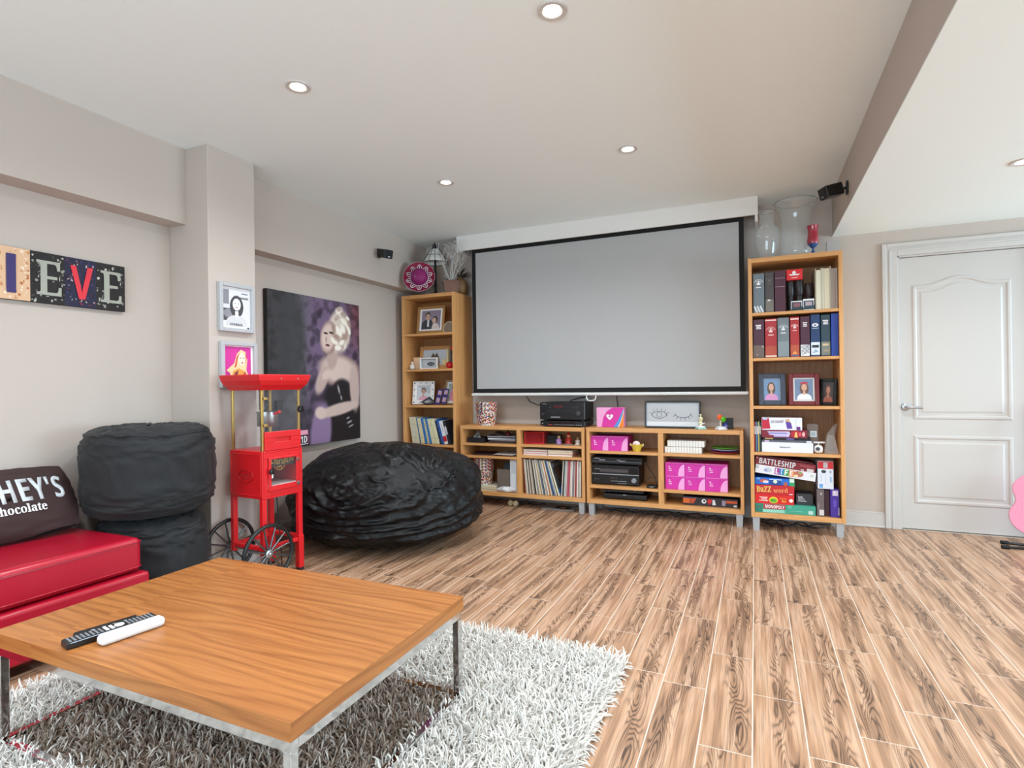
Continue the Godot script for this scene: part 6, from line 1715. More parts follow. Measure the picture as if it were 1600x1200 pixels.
	var fp := thing("fallen_photo", "framed photo lying flat on the floor under the left bench", "photo frame", Vector3(-1.62, 0.0, -4.735), 0.0)
	part(fp, "mount", bx(begin(), Vector3(0, 0.006, 0), Vector3(0.30, 0.012, 0.16), 0.002), hue("8d8780", 0.5))
	print_art(fp, "print", Transform3D(Basis(Vector3.RIGHT, -PI / 2), Vector3(0.02, 0.012, 0)), [[rect_poly(-0.06, -0.055, 0.08, 0.055), "1f1c1c"], [disc_poly(0.015, -0.01, 0.028, 0.022), "d9a066"]])
	for i in 2:
		var w := thing("caster_wheel", "small cream caster wheel lying under the left bench, %s one" % ["left", "right"][i], "caster", Vector3(-2.09 + 0.05 * i, 0.0, -4.70), 0.3, "casters under the left bench")
		part(w, "tread", lathe(begin(), [Vector2(0.006, -0.011), Vector2(0.022, -0.011), Vector2(0.026, -0.006), Vector2(0.026, 0.006), Vector2(0.022, 0.011), Vector2(0.006, 0.011)], 20, tf(0, 0.026, 0, 0, PI / 2)), hue("cdbb93", 0.5))
		part(w, "axle_cap", lathe(begin(), [Vector2(0.0005, 0.014), Vector2(0.006, 0.013), Vector2(0.007, 0.010)], 12, tf(0, 0.026, 0, 0, PI / 2)), M["steel"])

# thick presentation binder with a printed spine
func binder(label: String, x0: float, x1: float, y: float, h: float, zf: float, col: String, shapes: Array, group: String) -> Node3D:
	var t := thing("album_binder", label, "binder", Vector3((x0 + x1) / 2, y, zf - 0.13), 0, group)
	var w := x1 - x0
	var st := begin()
	rbox(st, Vector3(0, h / 2, 0.125), Vector3(w, h, 0.012), 0.004, 3)
	bb(st, Vector3(-w / 2, 0, -0.13), Vector3(-w / 2 + 0.004, h, 0.125), 0.001)
	bb(st, Vector3(w / 2 - 0.004, 0, -0.13), Vector3(w / 2, h, 0.125), 0.001)
	part(t, "cover", st, hue(col, 0.5))
	part(t, "pages", boxed(Vector3(-w / 2 + 0.004, 0.004, -0.12), Vector3(w / 2 - 0.004, h - 0.006, 0.119), 0), hue("d9d3c8", 0.8))
	if shapes.size() > 0: print_art(t, "spine_print", tf(0, h / 2, 0.131), shapes, 0.45)
	return t

func emblem(w: float, y: float, c: String) -> Array:
	var s := []
	for k in 2:
		var p := PackedVector2Array()
		var r := w * (0.38 - 0.16 * k)
		for i in 17: p.append(Vector2(r * cos(PI * i / 16.0), y + r * 0.8 * sin(PI * i / 16.0)))
		for i in 17: p.append(Vector2((r - 0.003) * cos(PI * (16 - i) / 16.0), y + (r - 0.003) * 0.8 * sin(PI * (16 - i) / 16.0)))
		s.append([p, c])
	s.append([pv([-0.003, y - w * 0.22, 0.004, y - w * 0.2, 0.005, y + w * 0.16, -0.004, y + w * 0.18]), c])
	s.append([disc_poly(0, y - w * 0.12, w * 0.17, w * 0.10, 14), c])
	s.append([rect_poly(-w * 0.22, y - w * 0.50, w * 0.22, y - w * 0.42), c])
	return s

func right_bookcase_things():
	var top := 2.0455
	var g := StandardMaterial3D.new()
	var glass := mat("vase_glass", Color(0.90, 0.95, 0.95, 0.13), 0.02)
	glass.transparency = BaseMaterial3D.TRANSPARENCY_ALPHA; glass.cull_mode = BaseMaterial3D.CULL_DISABLED
	var v1 := thing("glass_vase", "clear glass bottle vase with a narrow neck at the left on the right bookcase", "vase", Vector3(0.098, top, -4.735))
	part(v1, "body", lathe(begin(), [Vector2(0.001, 0.006), Vector2(0.050, 0.0), Vector2(0.056, 0.008), Vector2(0.066, 0.06), Vector2(0.082, 0.13), Vector2(0.092, 0.20), Vector2(0.084, 0.24), Vector2(0.060, 0.268), Vector2(0.052, 0.29), Vector2(0.050, 0.35), Vector2(0.054, 0.378), Vector2(0.062, 0.386)], 44), glass)
	part(v1, "lip", lathe(begin(), [Vector2(0.060, 0.382), Vector2(0.066, 0.386), Vector2(0.064, 0.391), Vector2(0.058, 0.388)], 36), glassy("glass_lip", Color("9fa9a6"), 0.5, 0.05))
	var v2 := thing("glass_vase", "large clear hurricane glass with a flared mouth on the right bookcase", "vase", Vector3(0.300, top, -4.775))
	part(v2, "body", lathe(begin(), [Vector2(0.001, 0.008), Vector2(0.080, 0.0), Vector2(0.096, 0.012), Vector2(0.104, 0.06), Vector2(0.106, 0.16), Vector2(0.098, 0.24), Vector2(0.100, 0.30), Vector2(0.118, 0.37), Vector2(0.140, 0.42), Vector2(0.150, 0.445)], 48), glass)
	part(v2, "lip", lathe(begin(), [Vector2(0.148, 0.441), Vector2(0.153, 0.446), Vector2(0.150, 0.450), Vector2(0.145, 0.446)], 40), M["glass_lip"])
	var gb := thing("goblet", "tall crimson goblet with a blue bowl and stem at the right on the bookcase", "goblet", Vector3(0.405, top, -4.665))
	var red := mat("red_glass", Color("a3102c"), 0.06); red.clearcoat_enabled = true; red.clearcoat = 1.0
	var blue := mat("blue_glass", Color("2c4f86"), 0.08); blue.clearcoat_enabled = true; blue.clearcoat = 1.0
	part(gb, "bowl", lathe(begin(), [Vector2(0.036, 0.088), Vector2(0.040, 0.105), Vector2(0.036, 0.135), Vector2(0.032, 0.165), Vector2(0.033, 0.195), Vector2(0.040, 0.222), Vector2(0.038, 0.222), Vector2(0.030, 0.19), Vector2(0.029, 0.165)], 30), red)
	part(gb, "lower_bowl", lathe(begin(), [Vector2(0.006, 0.054), Vector2(0.022, 0.066), Vector2(0.036, 0.088)], 28), blue)
	part(gb, "stem", lathe(begin(), [Vector2(0.001, 0), Vector2(0.034, 0.001), Vector2(0.036, 0.004), Vector2(0.012, 0.010), Vector2(0.006, 0.016), Vector2(0.013, 0.030), Vector2(0.006, 0.044), Vector2(0.007, 0.054)], 24), blue)
	var nb := thing("spiral_notepad", "small grey spiral notepad standing at the right end of the bookcase top", "notepad", Vector3(0.545, top, -4.745))
	part(nb, "pages", bx(begin(), Vector3(0, 0.055, 0), Vector3(0.088, 0.108, 0.02), 0.0015), hue("b3aeaa", 0.6))
	var co := begin()
	for i in 10: tube(co, [Vector3(-0.040, 0.010 + 0.010 * i, 0.012), Vector3(-0.048, 0.012 + 0.010 * i, 0.008), Vector3(-0.048, 0.012 + 0.010 * i, -0.006)], 0.0022, 5)
	part(nb, "spiral", co, hue("cfd1d2", 0.3))
	# shelf one
	var zf := -4.585
	var y1 := 1.6355; var y2 := 1.2955; var y3 := 0.9355; var y4 := 0.5885; var y5 := 0.1345
	var G := "binders on the top shelf"
	var W := "f0eeee"
	var splash := []
	for i in 12: splash.append([disc_poly(-0.028 + 0.005 * i, -0.105 - 0.012 * (i * 5 % 4), 0.006, 0.012, 7), "dfe3e6"])
	binder("steel-grey binder with a white crest, first on the top shelf of the right bookcase", -0.006, 0.071, y1, 0.298, zf, "6d7880", emblem(0.08, 0.08, W) + splash, G)
	binder("dark taupe binder with a faded crest, second on the top shelf", 0.076, 0.136, y1, 0.302, zf, "494140", emblem(0.06, 0.09, "6d6461") + [[rect_poly(-0.027, -0.145, 0.027, -0.055), "77706a"], [rect_poly(-0.012, -0.065, 0.006, -0.055), W]], G)
	binder("burgundy binder with two thin lines, third on the top shelf", 0.141, 0.214, y1, 0.305, zf, "4d1f33", [[rect_poly(-0.034, 0.096, 0.034, 0.099), "b797a4"], [rect_poly(-0.034, 0.033, 0.034, 0.036), "b797a4"]], G)
	# dark canisters with a red box on them
	for i in 3:
		var x: float = [0.250, 0.309, 0.372][i]; var r: float = [0.027, 0.030, 0.027][i]; var h: float = [0.232, 0.232, 0.205][i]
		var cn := thing("dark_canister", "tall black lidded canister, %s of three on the top shelf" % ["left", "middle", "right"][i], "canister", Vector3(x, y1, -4.645), 0, "black canisters")
		part(cn, "tube", lathe(begin(), [Vector2(0.001, 0), Vector2(r * 0.82, 0), Vector2(r * 0.82, h * 0.55), Vector2(r * 0.80, h * 0.56)], 22), hue("1e1d20", 0.4))
		part(cn, "lid", lathe(begin(), [Vector2(r * 0.86, h * 0.50), Vector2(r, h * 0.52), Vector2(r, h - 0.006), Vector2(r - 0.004, h), Vector2(0.001, h)], 22), hue("2b2a2c" if i < 2 else "33272b", 0.35))
	var rb := carton("red_box", "small red box with white print lying on the black canisters", "box", 0.222, 0.330, y1 + 0.2325, y1 + 0.312, -4.61, 0.07, "d6181f", [[rect_poly(-0.050, -0.036, 0.050, 0.036), "e01e24"], [disc_poly(-0.002, 0.014, 0.012, 0.014, 14), W], [pv([-0.038, 0.004, 0.038, 0.004, 0.026, -0.006, -0.026, -0.006]), W], [rect_poly(-0.02, -0.026, 0.022, -0.019), "f6b9bb"]])
	for i in 2: carton("picture_card", "small white-edged picture box in front of the canisters, %s one" % ["left", "right"][i], "box", [0.250, 0.328][i], [0.322, 0.400][i], y1, y1 + [0.072, 0.082][i], -4.578 , 0.03, "e8e8ea",
		[[rect_poly(-0.032, -0.028, 0.032, 0.028), ["3b3a42", "46505c"][i]], [rect_poly(-0.02, -0.008, 0.022, 0.02), ["8d5a62", "b5a3aa"][i]], [pv([-0.036, -0.036, -0.036, -0.022, 0.036, -0.006, 0.036, -0.034]), ["1f3a40", "2c4450"][i]]], "picture boxes")
	var cw := [["a59c86", 0.006, 0.300], ["e6dfc8", 0.030, 0.288], ["cfc8b2", 0.008, 0.302], ["ded7c0", 0.012, 0.298], ["e4dcc0", 0.034, 0.296], ["bfb8a4", 0.007, 0.310], ["a89a90", 0.028, 0.292], ["b7aaa0", 0.011, 0.294]]
	var x := 0.408
	for i in cw.size():
		var c: Array = cw[i]
		book("photo_album", "%s album near the right end of the top shelf, %s of eight" % [["olive-edged", "cream", "thin grey", "ivory", "wide cream", "slim tan", "taupe", "brown-grey"][i], ORD[i]], "album", x + c[1] / 2, y1, c[1], c[2], 0.24, -4.59, c[0], 0.0, "cream albums on the top shelf")
		x += c[1] + 0.0008
	# shelf two
	G = "binders on the second shelf"
	var three := func(y: float, w: float) -> Array:
		return [[rect_poly(-w * 0.24, y + 0.012, w * 0.24, y + 0.019), W], [rect_poly(-w * 0.18, y, w * 0.2, y + 0.007), W], [rect_poly(-w * 0.2, y - 0.012, w * 0.22, y - 0.005), W]]
	var sets := [
		["burgundy binder with a brown mottled foot, first on the second shelf", -0.010, 0.066, "4a2134", three.call(0.085, 0.08) + [[rect_poly(-0.037, -0.142, 0.037, -0.05), "6d5b52"], [disc_poly(0.028, -0.062, 0.004, 0.004, 8), W], [disc_poly(-0.01, -0.12, 0.005, 0.004, 8), "c9bdb2"]]],
		["red binder with a white crest, second on the second shelf", 0.072, 0.152, "a8262a", emblem(0.08, 0.06, "f3d5d0") + [[rect_poly(-0.038, 0.128, 0.038, 0.138), "f0c9c4"], [rect_poly(-0.038, -0.140, 0.038, -0.06), "b2472f"], [rect_poly(-0.038, -0.141, 0.038, -0.130), "e9d3c6"]]],
		["silver-grey binder with a pale crest, third on the second shelf", 0.157, 0.234, "737b80", emblem(0.08, 0.07, "dfe3e5") + [[rect_poly(-0.036, -0.14, 0.036, -0.03), "868f94"]]],
		["narrow red binder with a white crest, fourth on the second shelf", 0.241, 0.302, "ab282b", emblem(0.062, 0.075, "f5dcd6") + [[rect_poly(-0.028, 0.126, 0.028, 0.137), "f0c9c4"], [rect_poly(-0.028, -0.140, 0.028, -0.06), "b85432"], [pv([-0.018, -0.125, 0.0, -0.105, 0.018, -0.125]), "f0a03c"], [rect_poly(-0.022, -0.142, 0.022, -0.132), "4a6a9a"]]],
		["burgundy binder with a black and white photo foot, fifth on the second shelf", 0.308, 0.369, "4c2235", three.call(0.085, 0.062) + [[rect_poly(-0.029, -0.142, 0.029, -0.06), "efeff0"]]],
		["navy binder with a white emblem, sixth on the second shelf", 0.375, 0.435, "1e3a66", [[disc_poly(0, 0.075, 0.021, 0.013, 18), W], [disc_poly(0, 0.075, 0.011, 0.005, 12), "1e3a66"], [rect_poly(-0.02, 0.05, 0.02, 0.053), W], [rect_poly(-0.028, -0.142, 0.028, -0.05), "dfe6ef"], [rect_poly(-0.022, -0.09, 0.022, -0.07), "2a2c30"], [pv([-0.02, -0.13, 0.02, -0.12, 0.0, -0.10]), "9fb7cf"]]],
		["slate-teal binder with white lines, seventh on the second shelf", 0.441, 0.500, "2d4450", three.call(0.092, 0.075) + [[rect_poly(-0.028, -0.142, 0.028, -0.045), "7d8078"], [rect_poly(-0.02, -0.075, 0.018, -0.060), "d3bd9a"], [disc_poly(0.004, -0.11, 0.02, 0.008, 12), "a59279"]]],
		["plain cobalt blue binder, last on the second shelf", 0.505, 0.551, "2747a6", []]]
	for i in sets.size():
		var s: Array = sets[i]
		var b := binder(s[0], s[1], s[2], y2, [0.292, 0.294, 0.296, 0.298, 0.297, 0.308, 0.302, 0.308][i], zf, s[3], s[4], G)
		if i == 4:
			var sc := []
			for k in 7: sc.append([pv([-0.026, -0.135 + 0.010 * k, 0.026, -0.118 + 0.009 * k, 0.026, -0.114 + 0.009 * k, -0.026, -0.132 + 0.010 * k]), "2b2b30"])
			print_art(b, "scribble_print", tf(0, 0.1485, 0.1325), sc, 0.45)
	# shelf three: portraits
	picture("framed_photo", "slate-blue frame with a photo of a curly-haired girl, left on the third shelf", "photo frame", Transform3D(Basis.from_euler(Vector3(deg_to_rad(-8), 0.10, 0)), Vector3(0.115, y3 + 0.121, -4.66)), 0.188, 0.240, 0.036, 0.020, hue("3f4756", 0.55), likeness(0.112, 0.164, "6f8fb5", "5d4132", "d8ab92", "d78fc0", -0.04))
	picture("framed_photo", "dark red frame with a photo of a girl in white, middle of the third shelf", "photo frame", Transform3D(Basis.from_euler(Vector3(deg_to_rad(-8), 0.0, 0)), Vector3(0.330, y3 + 0.119, -4.65)), 0.202, 0.236, 0.030, 0.020, hue("6e1c22", 0.45), [[rect_poly(-0.069, -0.086, 0.069, 0.086), "e3dcd8"]] + likeness(0.120, 0.155, "6c83a3", "6b4330", "dba98c", "f0f1f4", 0.02) + [[disc_poly(0.002, 0.048, 0.028, 0.009, 14), "b8243a"]])
	picture("framed_photo", "small black frame with a photo of a woman, right on the third shelf", "photo frame", Transform3D(Basis.from_euler(Vector3(deg_to_rad(-8), -0.45, 0)), Vector3(0.492, y3 + 0.099, -4.66)), 0.122, 0.196, 0.022, 0.018, M["black_satin"], likeness(0.078, 0.152, "2a1c1c", "6a3a26", "c98a68", "a8543c", 0.0))
	# shelf four
	var dv := ["b8432a", "2a3358", "5f87a8", "1b4f8c", "c8b65a", "3d6a4a", "2a2a2e"]
	x = -0.013
	for i in dv.size():
		var h: float = [0.222, 0.222, 0.226, 0.218, 0.226, 0.232, 0.22][i]
		var t := book("paperback", "thin %s book standing at the left of the fourth shelf, %s of seven" % [["red", "indigo", "light blue", "blue", "yellow", "green", "black"][i], ORD[i]], "book", x + 0.0034, y4, 0.0068, h, 0.16, -4.60, dv[i], 0.0, "thin books on the fourth shelf", [[rect_poly(-0.002, 0.02, 0.002, 0.08), "e9e6df"]])
		x += 0.0071
	var mac := carton("white_box", "flat white computer box at the bottom of the fourth-shelf pile", "box", 0.040, 0.382, y4, y4 + 0.074, -4.59, 0.25, "e6eaf2")
	words(mac, "MacBook Air", -0.012, 0.040, 0.126, 0.072, 0.013, "55585e", "Droid Sans", 0.0, false)
	carton("grey_case", "flat grey case with a white tag on the white computer box", "case", 0.042, 0.378, y4 + 0.0745, y4 + 0.090, -4.60, 0.24, "5d6068", [[rect_poly(0.13, -0.006, 0.162, 0.006), "e8e8ea"], [rect_poly(-0.15, -0.005, -0.12, 0.005), "d9b8e0"]])
	carton("dark_case", "black laptop sleeve on the flat grey case", "case", 0.048, 0.368, y4 + 0.0905, y4 + 0.108, -4.60, 0.23, "1f1a20", [[rect_poly(-0.145, -0.002, -0.09, 0.006), "d9b36a"], [rect_poly(0.0, -0.004, 0.05, 0.006), "7a6fc0"]])
	carton("game_box", "maroon word game box with lilac print on the fourth-shelf pile", "board game", 0.040, 0.345, y4 + 0.1085, y4 + 0.166, -4.59, 0.22, "7d1730",
		[[pv([-0.115, 0.018, -0.10, 0.004, -0.105, -0.006, 0.03, -0.022, 0.04, 0.004, 0.034, 0.020]), "cfc4e8"], [rect_poly(-0.07, -0.022, 0.02, -0.012), "a9a3dc"], [rect_poly(-0.1, 0.0, 0.02, 0.010), "8c84c0"], [disc_poly(0.075, 0.0, 0.030, 0.026, 18), "b81f2c"], [pv([0.068, -0.024, 0.072, 0.012, 0.084, 0.018, 0.09, -0.024]), "e8c070"], [disc_poly(0.105, 0.0, 0.010, 0.016, 12), "e05060"], [disc_poly(0.128, 0.0, 0.010, 0.018, 12), "f0b0a8"]])
	var pic := carton("game_box", "white sketching game box with a red end and purple pad, topmost on its pile", "board game", 0.041, 0.312, y4 + 0.1665, y4 + 0.258, -4.59, 0.21, "e8e9f2",
		[[pv([-0.134, -0.040, -0.134, 0.042, -0.086, 0.042, -0.076, -0.036]), "c01838"], [rect_poly(-0.128, 0.030, -0.098, 0.042), "a9c0ec"], [pv([0.026, 0.020, 0.062, 0.010, 0.072, -0.034, 0.036, -0.036]), "5a3a9c"], [pv([0.024, 0.034, 0.050, 0.038, 0.060, 0.012, 0.028, 0.020]), "d8b080"], [rect_poly(0.098, -0.044, 0.124, -0.020), "6a2a7c"], [rect_poly(0.094, -0.03, 0.0955, 0.036), "a9adb8"]])
	words(pic, "PICTIONARY", -0.028, 0.062, 0.1062, 0.084, 0.020, "9a8a98", "Droid Sans", 0.06)
	var ac := thing("acrylic_block", "clear acrylic block with a silver dial behind the white headset box", "ornament", Vector3(0.388, y4, -4.70))
	part(ac, "block", rbox(begin(), Vector3(0, 0.105, 0), Vector3(0.078, 0.21, 0.03), 0.010, 3), M["acrylic"])
	part(ac, "dial", rbox(begin(), Vector3(0.004, 0.135, 0.018), Vector3(0.046, 0.048, 0.008), 0.003, 3), hue("dfe6ea", 0.25))
	part(ac, "dial_face", boxed(Vector3(-0.010, 0.121, 0.0222), Vector3(0.018, 0.149, 0.0232), 0), hue("b9c9cc", 0.2))
	var cam := thing("white_camera", "small white rounded webcam at the right of the computer box", "webcam", Vector3(0.418, y4, -4.615))
	part(cam, "body", rbox(begin(), Vector3(0, 0.030, 0), Vector3(0.056, 0.058, 0.05), 0.02, 4), hue("ecebe9", 0.3))
	part(cam, "lens", lathe(begin(), [Vector2(0.0005, 0.004), Vector2(0.012, 0.004), Vector2(0.014, 0)], 18, tf(-0.006, 0.034, 0.025, 0, PI / 2)), hue("4a4c50", 0.2))
	part(cam, "shelf_top", rbox(begin(), Vector3(0.004, 0.079, -0.01), Vector3(0.075, 0.010, 0.05), 0.004, 2), hue("e4e3e1", 0.35))
	part(cam, "neck", tube(begin(), [Vector3(0, 0.055, -0.006), Vector3(0.002, 0.076, -0.008)], 0.006, 8), hue("dcdcda", 0.35))
	var sd := thing("acrylic_stand", "clear acrylic brochure stand at the right of the fourth shelf", "display stand", Vector3(0.500, y4, -4.65))
	var slab := begin()
	prism(slab, pv([-0.045, 0.0, 0.048, 0.0, 0.018, 0.135, -0.022, 0.135]), 0.028, 0.033)
	prism(slab, pv([-0.045, 0.0, 0.048, 0.0, 0.030, 0.135, 0.046, 0.21, 0.030, 0.212, -0.022, 0.135]), -0.033, -0.028)
	bb(slab, Vector3(-0.044, 0, -0.028), Vector3(0.047, 0.004, 0.028), 0)
	bb(slab, Vector3(-0.006, 0.004, -0.028), Vector3(0.0, 0.12, 0.028), 0)
	part(sd, "panels", slab, M["acrylic"])
	# bottom compartment: board games
	var mono := carton("game_box", "teal board game box with a red name band, lowest of the left stack", "board game", -0.012, 0.392, y5, y5 + 0.066, -4.585, 0.26, "3f9f86",
		[[rect_poly(-0.200, -0.031, -0.150, 0.031), "2d7f6c"], [rect_poly(-0.150, -0.031, 0.0, -0.008), "8ecdbb"], [rect_poly(-0.145, -0.004, 0.004, 0.031), "b52a38"], [rect_poly(0.155, -0.026, 0.185, 0.0), "b9d8cf"], [rect_poly(0.02, 0.008, 0.045, 0.028), "66b8a2"], [rect_poly(0.03, -0.012, 0.12, -0.008), "6fbfa9"], [rect_poly(-0.19, 0.004, -0.16, 0.008), "8c4a4c"]])
	words(mono, "MONOPOLY", -0.068, 0.046, 0.1312, 0.130, 0.024, "f3f1ef", "Droid Sans", -0.03)
	var app := carton("game_box", "red party game box with a green apple burst, above the teal box", "board game", -0.012, 0.252, y5 + 0.0665, y5 + 0.1345, -4.585, 0.22, "d8211f",
		[[disc_poly(-0.006, -0.004, 0.030, 0.024, 14), "f0d23a"], [disc_poly(-0.006, -0.008, 0.024, 0.017, 18), "6fb52e"], [rect_poly(-0.10, 0.010, -0.046, 0.016), "f6d9d2"], [rect_poly(-0.088, -0.002, -0.05, 0.004), "f6d9d2"], [rect_poly(-0.105, -0.014, -0.042, -0.008), "f6d9d2"], [disc_poly(0.112, -0.002, 0.014, 0.013, 16), "f2e3d8"]])
	words(app, "Party", 0.060, 0.042, 0.1112, 0.042, 0.014, "f0a63c", "Droid Sans", -0.05)
	words(app, "Box", 0.066, 0.024, 0.1112, 0.028, 0.014, "f0c63c", "Droid Sans", -0.05)
	words(app, "Apples", -0.006, 0.028, 0.1122, 0.036, 0.011, "3a7a1c", "Droid Sans")
	var bz := carton("game_box", "red word game box with yellow and orange lettering, under the blue box", "board game", -0.012, 0.254, y5 + 0.135, y5 + 0.205, -4.585, 0.22, "c41e28", [[rect_poly(0.100, -0.028, 0.122, -0.022), "f0e6e4"]])
	words(bz, "BuZZ", -0.072, 0.040, 0.1112, 0.100, 0.042, "efd06a", "Droid Serif", 0.04)
	words(bz, "word", 0.042, 0.036, 0.1112, 0.098, 0.034, "efa05a", "Droid Serif", 0.06)
	carton("game_box", "bright blue game box with a green corner, fourth in the left stack", "board game", -0.012, 0.258, y5 + 0.2065, y5 + 0.258, -4.600, 0.21, "1f6fd0",
		[[rect_poly(0.100, -0.033, 0.135, 0.033), "2f9f62"], [rect_poly(0.102, 0.0, 0.132, 0.028), "e3efe8"], [disc_poly(-0.072, 0.002, 0.030, 0.014, 16), "c85a4a"], [disc_poly(-0.06, -0.004, 0.020, 0.010, 14), "e0dfe6"], [rect_poly(-0.035, -0.026, 0.045, 0.012), "1a4a94"], [rect_poly(-0.035, 0.012, 0.05, 0.018), "c8d8ee"], [disc_poly(0.005, 0.0, 0.014, 0.014, 14), "d8e6d0"], [disc_poly(0.074, -0.016, 0.014, 0.016, 14), "b8604a"], [rect_poly(-0.12, 0.012, -0.098, 0.024), "7fb4ee"]])
	var tl := deg_to_rad(-7.2)
	var lf := carton("game_box", "white family game box with coloured letter squares, tilted near the top of the stack", "board game", -0.012, 0.392, y5 + 0.2735, y5 + 0.3365, -4.585, 0.25, "e4e3e6",
		[[rect_poly(-0.070, -0.022, -0.036, 0.026), "a03a8c"], [rect_poly(-0.036, -0.022, -0.010, 0.026), "2f7fc0"], [rect_poly(-0.010, -0.022, 0.026, 0.026), "3f9f4c"], [rect_poly(0.026, -0.022, 0.060, 0.026), "e58a3a"], [disc_poly(-0.115, 0.002, 0.028, 0.018, 12), "c3c6cf"], [disc_poly(0.09, 0.006, 0.032, 0.022, 14), "c06a5c"], [disc_poly(0.10, 0.014, 0.012, 0.008, 10), "7fae5a"], [disc_poly(0.075, -0.01, 0.014, 0.010, 10), "e9d3a0"], [disc_poly(-0.13, -0.004, 0.012, 0.010, 10), "8d9fd0"], [rect_poly(-0.198, 0.004, -0.180, 0.026), "b9bcc6"], [rect_poly(0.17, 0.0, 0.184, 0.014), "b8c8b0"]], "", tl)
	var lx := [-0.053, -0.023, 0.008, 0.043]
	for i in 4: words(lf, "LIFE"[i], lx[i], 0.0345, 0.1262, [0.020, 0.008, 0.020, 0.020][i], 0.036, "f6f4f6")
	var bs := carton("game_box", "dark red naval game box with large white lettering, tilted on the white family game", "board game", -0.011, 0.392, y5 + 0.3375, y5 + 0.3955, -4.585, 0.25, "7a1a24", [[rect_poly(0.148, -0.030, 0.192, -0.006), "d3c8c8"], [rect_poly(0.10, 0.004, 0.19, 0.012), "a34a52"], [rect_poly(0.09, 0.016, 0.16, 0.020), "93404a"], [rect_poly(0.108, -0.026, 0.128, -0.016), "d9b8b0"], [rect_poly(-0.198, 0.016, -0.186, 0.030), "b0707a"]], "", tl)
	words(bs, "BATTLESHIP", -0.052, 0.031, 0.1262, 0.245, 0.042, "d9d6d8")
	carton("game_box", "thin maroon game box, topmost of the tilted stack under the shelf", "board game", -0.006, 0.384, y5 + 0.3985, y5 + 0.4065, -4.60, 0.22, "5f1a22", [[rect_poly(-0.02, -0.003, 0.15, 0.003), "7d4a50"]], "", deg_to_rad(-7.0))
	var cah := carton("card_box", "black card game box with white lettering on the teal game box", "card game", 0.268, 0.378, y5 + 0.0665, y5 + 0.148, -4.625, 0.13, "36353a")
	for i in 3: words(cah, ["Cards", "Against", "Humanity"][i], [-0.027, -0.021, -0.015][i], 0.058 - 0.015 * i, 0.0662, [0.030, 0.040, 0.054][i], 0.011, "f0f0f0")
	carton("game_box", "tall grey-brown game box standing at the right of the stack", "board game", 0.400, 0.447, y5, y5 + 0.196, -4.585, 0.2, "6b5d5c", [[rect_poly(-0.008, -0.090, 0.022, -0.050), "d3d0d0"], [rect_poly(-0.014, -0.05, -0.010, 0.0), "a39a98"], [disc_poly(0.004, 0.065, 0.006, 0.010, 8), "b5acaa"]])
	carton("game_box", "dark maroon box standing between the grey-brown and violet boxes", "board game", 0.450, 0.483, y5, y5 + 0.190, -4.60, 0.2, "3a1624")
	carton("game_box", "violet game box with a white label standing at the far right", "board game", 0.486, 0.542, y5, y5 + 0.200, -4.585, 0.2, "4a2f9c", [[rect_poly(-0.014, 0.055, 0.020, 0.092), "d9cfe6"], [disc_poly(0.0, 0.0, 0.010, 0.03, 12), "6a4fc0"], [rect_poly(0.0245, -0.09, 0.0275, 0.09), "251a40"], [rect_poly(0.022, -0.085, 0.0268, -0.03), "cfc4da"]])
	carton("game_box", "white and red game box lying upright on the standing boxes at the right", "board game", 0.408, 0.508, y5 + 0.2005, y5 + 0.400, -4.585, 0.2, "dfe4ee", [[rect_poly(-0.049, 0.046, 0.049, 0.098), "c8242c"], [rect_poly(-0.014, 0.052, 0.014, 0.092), "b9b4b8"], [disc_poly(-0.012, 0.026, 0.016, 0.012, 12), "3a3c44"], [rect_poly(0.026, 0.018, 0.036, 0.032), "8a8fa0"], [rect_poly(-0.040, -0.092, -0.018, -0.064), "6fa3d8"], [rect_poly(0.030, -0.05, 0.036, -0.01), "4f9fd8"], [rect_poly(-0.030, -0.05, -0.027, 0.005), "aab4c6"], [rect_poly(0.0, -0.07, 0.002, 0.0), "b4bccb"]])

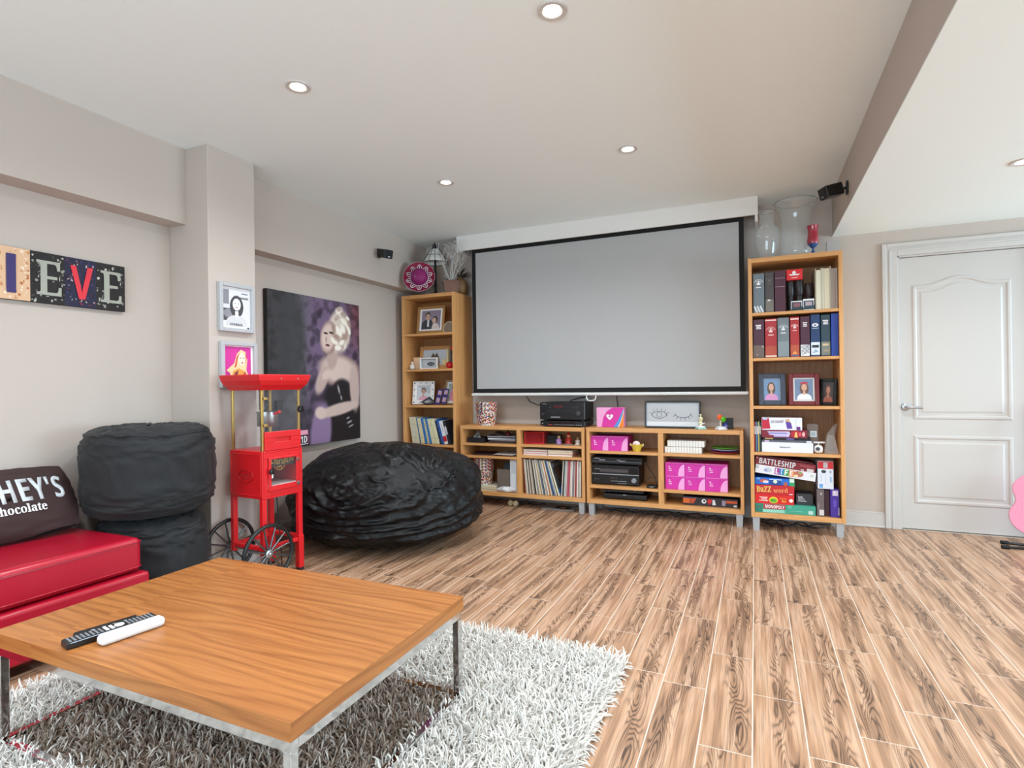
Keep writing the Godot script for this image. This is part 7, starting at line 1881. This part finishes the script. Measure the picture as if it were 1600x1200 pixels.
# ------------------------------------------------------------------ on the coffee table and at the right edge
func table_things():
	# black remotes and a white one, side by side
	var spec := [["black slim remote, farthest of three on the coffee table", "black_plastic", Vector3(-1.838, 0.3803, -1.065), 0.165, 0.042, 0.012, 1.32], ["long black remote full of grey buttons, middle of three on the coffee table", "black_plastic", Vector3(-1.790, 0.3803, -1.048), 0.235, 0.050, 0.020, 1.36], ["white rounded game remote, nearest of three on the coffee table", "white_plastic", Vector3(-1.722, 0.3803, -1.066), 0.175, 0.040, 0.030, 1.42]]
	for i in 3:
		var s: Array = spec[i]
		var t := thing("remote_control", s[0], "remote control", s[2], s[6], "remotes on the coffee table")
		var L: float = s[3]; var w: float = s[4]; var h: float = s[5]
		part(t, "case", rbox(begin(), Vector3(0, h / 2, 0), Vector3(L, h, w), 0.005 if i < 2 else 0.013, 4), M[s[1]])
		var pads := begin()
		if i == 0:
			for k in 4: bx(pads, Vector3(-0.04 + 0.028 * k, h, 0.008), Vector3(0.009, 0.002, 0.006), 0.0006)
			part(t, "button", pads, hue("b9bbbe", 0.4))
		elif i == 1:
			for k in 8:
				for j in 4: bx(pads, Vector3(-0.105 + 0.011 * k, h, -0.015 + 0.010 * j), Vector3(0.006, 0.002, 0.0065), 0.0006)
			for k in 7:
				for j in 4: bx(pads, Vector3(0.042 + 0.0105 * k, h, -0.015 + 0.010 * j), Vector3(0.006, 0.002, 0.0065), 0.0006)
			part(t, "button", pads, hue("83868b", 0.4))
			var big := begin()
			for k in 2: bx(big, Vector3(-0.014 + 0.014 * k, h, 0.0), Vector3(0.009, 0.0025, 0.034), 0.001)
			lathe(big, [Vector2(0.0005, 0.003), Vector2(0.012, 0.003), Vector2(0.014, 0)], 18, tf(0.020, h - 0.001, 0.0))
			part(t, "white_button", big, hue("e9eaec", 0.35))
			part(t, "edge_trim", tube(begin(), [Vector3(-L / 2 + 0.01, h - 0.002, w / 2), Vector3(L / 2 - 0.01, h - 0.002, w / 2)], 0.0012, 6), hue("9fb0c4", 0.3))
		else:
			for k in 3: lathe(pads, [Vector2(0.0005, 0.0025), Vector2(0.006, 0.002), Vector2(0.007, 0)], 14, tf(-0.02 + 0.022 * k, h - 0.0006, 0))
			bx(pads, Vector3(0.052, h, 0), Vector3(0.016, 0.002, 0.005), 0.0006)
			bx(pads, Vector3(0.052, h, 0), Vector3(0.005, 0.002, 0.016), 0.0006)
			part(t, "button", pads, hue("d9d9d8", 0.4))

func far_right_things():
	# child's pink guitar on a low black stand, cut by the picture's edge
	var g := thing("toy_guitar", "small pink guitar leaning at the right edge in front of the white door", "guitar", Vector3(1.735, 0.0, -4.70))
	g.transform = Transform3D(Basis.from_euler(Vector3(deg_to_rad(-12), deg_to_rad(-12), 0)), Vector3(1.690, 0.075, -4.75))
	var out := PackedVector2Array()
	for i in 48:
		var a := TAU * i / 48.0
		var y := -cos(a)
		var r := 0.135 * (1.0 - 0.30 * exp(-pow((y - 0.12) / 0.30, 2.0))) * pow(maxf(0.0, 1.0 - pow(absf(y), 2.6)), 0.5) * (1.0 - 0.12 * y)
		out.append(Vector2(signf(sin(a)) * maxf(r, 0.002), 0.20 + 0.205 * y))
	part(g, "body", prism(begin(), out, -0.03, 0.03), mat("pink_gloss", Color("f08aa6"), 0.2))
	part(g, "neck", boxed(Vector3(-0.022, 0.36, 0.012), Vector3(0.022, 0.78, 0.034), 0.005), hue("5a3a28", 0.4))
	part(g, "pick_guard", prism(begin(), disc_poly(0.02, 0.19, 0.06, 0.08, 24), 0.030, 0.032), hue("f7e6ea", 0.3))
	part(g, "bridge", boxed(Vector3(-0.035, 0.10, 0.032), Vector3(0.035, 0.115, 0.040), 0.002), M["chrome"])
	part(g, "head", boxed(Vector3(-0.03, 0.78, 0.008), Vector3(0.03, 0.88, 0.026), 0.004), mat("pink_gloss", Color("f08aa6"), 0.2))
	var s := thing("guitar_stand", "low black tubular guitar stand on the floor by the white door", "guitar stand", Vector3(1.735, 0, -4.70))
	var st := begin()
	tube(st, [Vector3(-0.255, 0.012, 0.075), Vector3(0.10, 0.014, 0.055)], 0.009, 8)
	tube(st, [Vector3(-0.22, 0.013, -0.050), Vector3(0.10, 0.014, 0.030)], 0.009, 8)
	tube(st, [Vector3(0.10, 0.014, 0.055), Vector3(0.14, 0.05, 0.03), Vector3(0.12, 0.30, -0.10)], 0.009, 8)
	part(s, "frame", st, M["black_satin"])
	for p in [Vector3(-0.255, 0.013, 0.075), Vector3(-0.22, 0.014, -0.050)]:
		part(s, "rubber_foot", tube(begin(), [p - Vector3(0.012, 0, 0), p + Vector3(0.03, 0, 0)], 0.0125, 10), M["black_matte"])
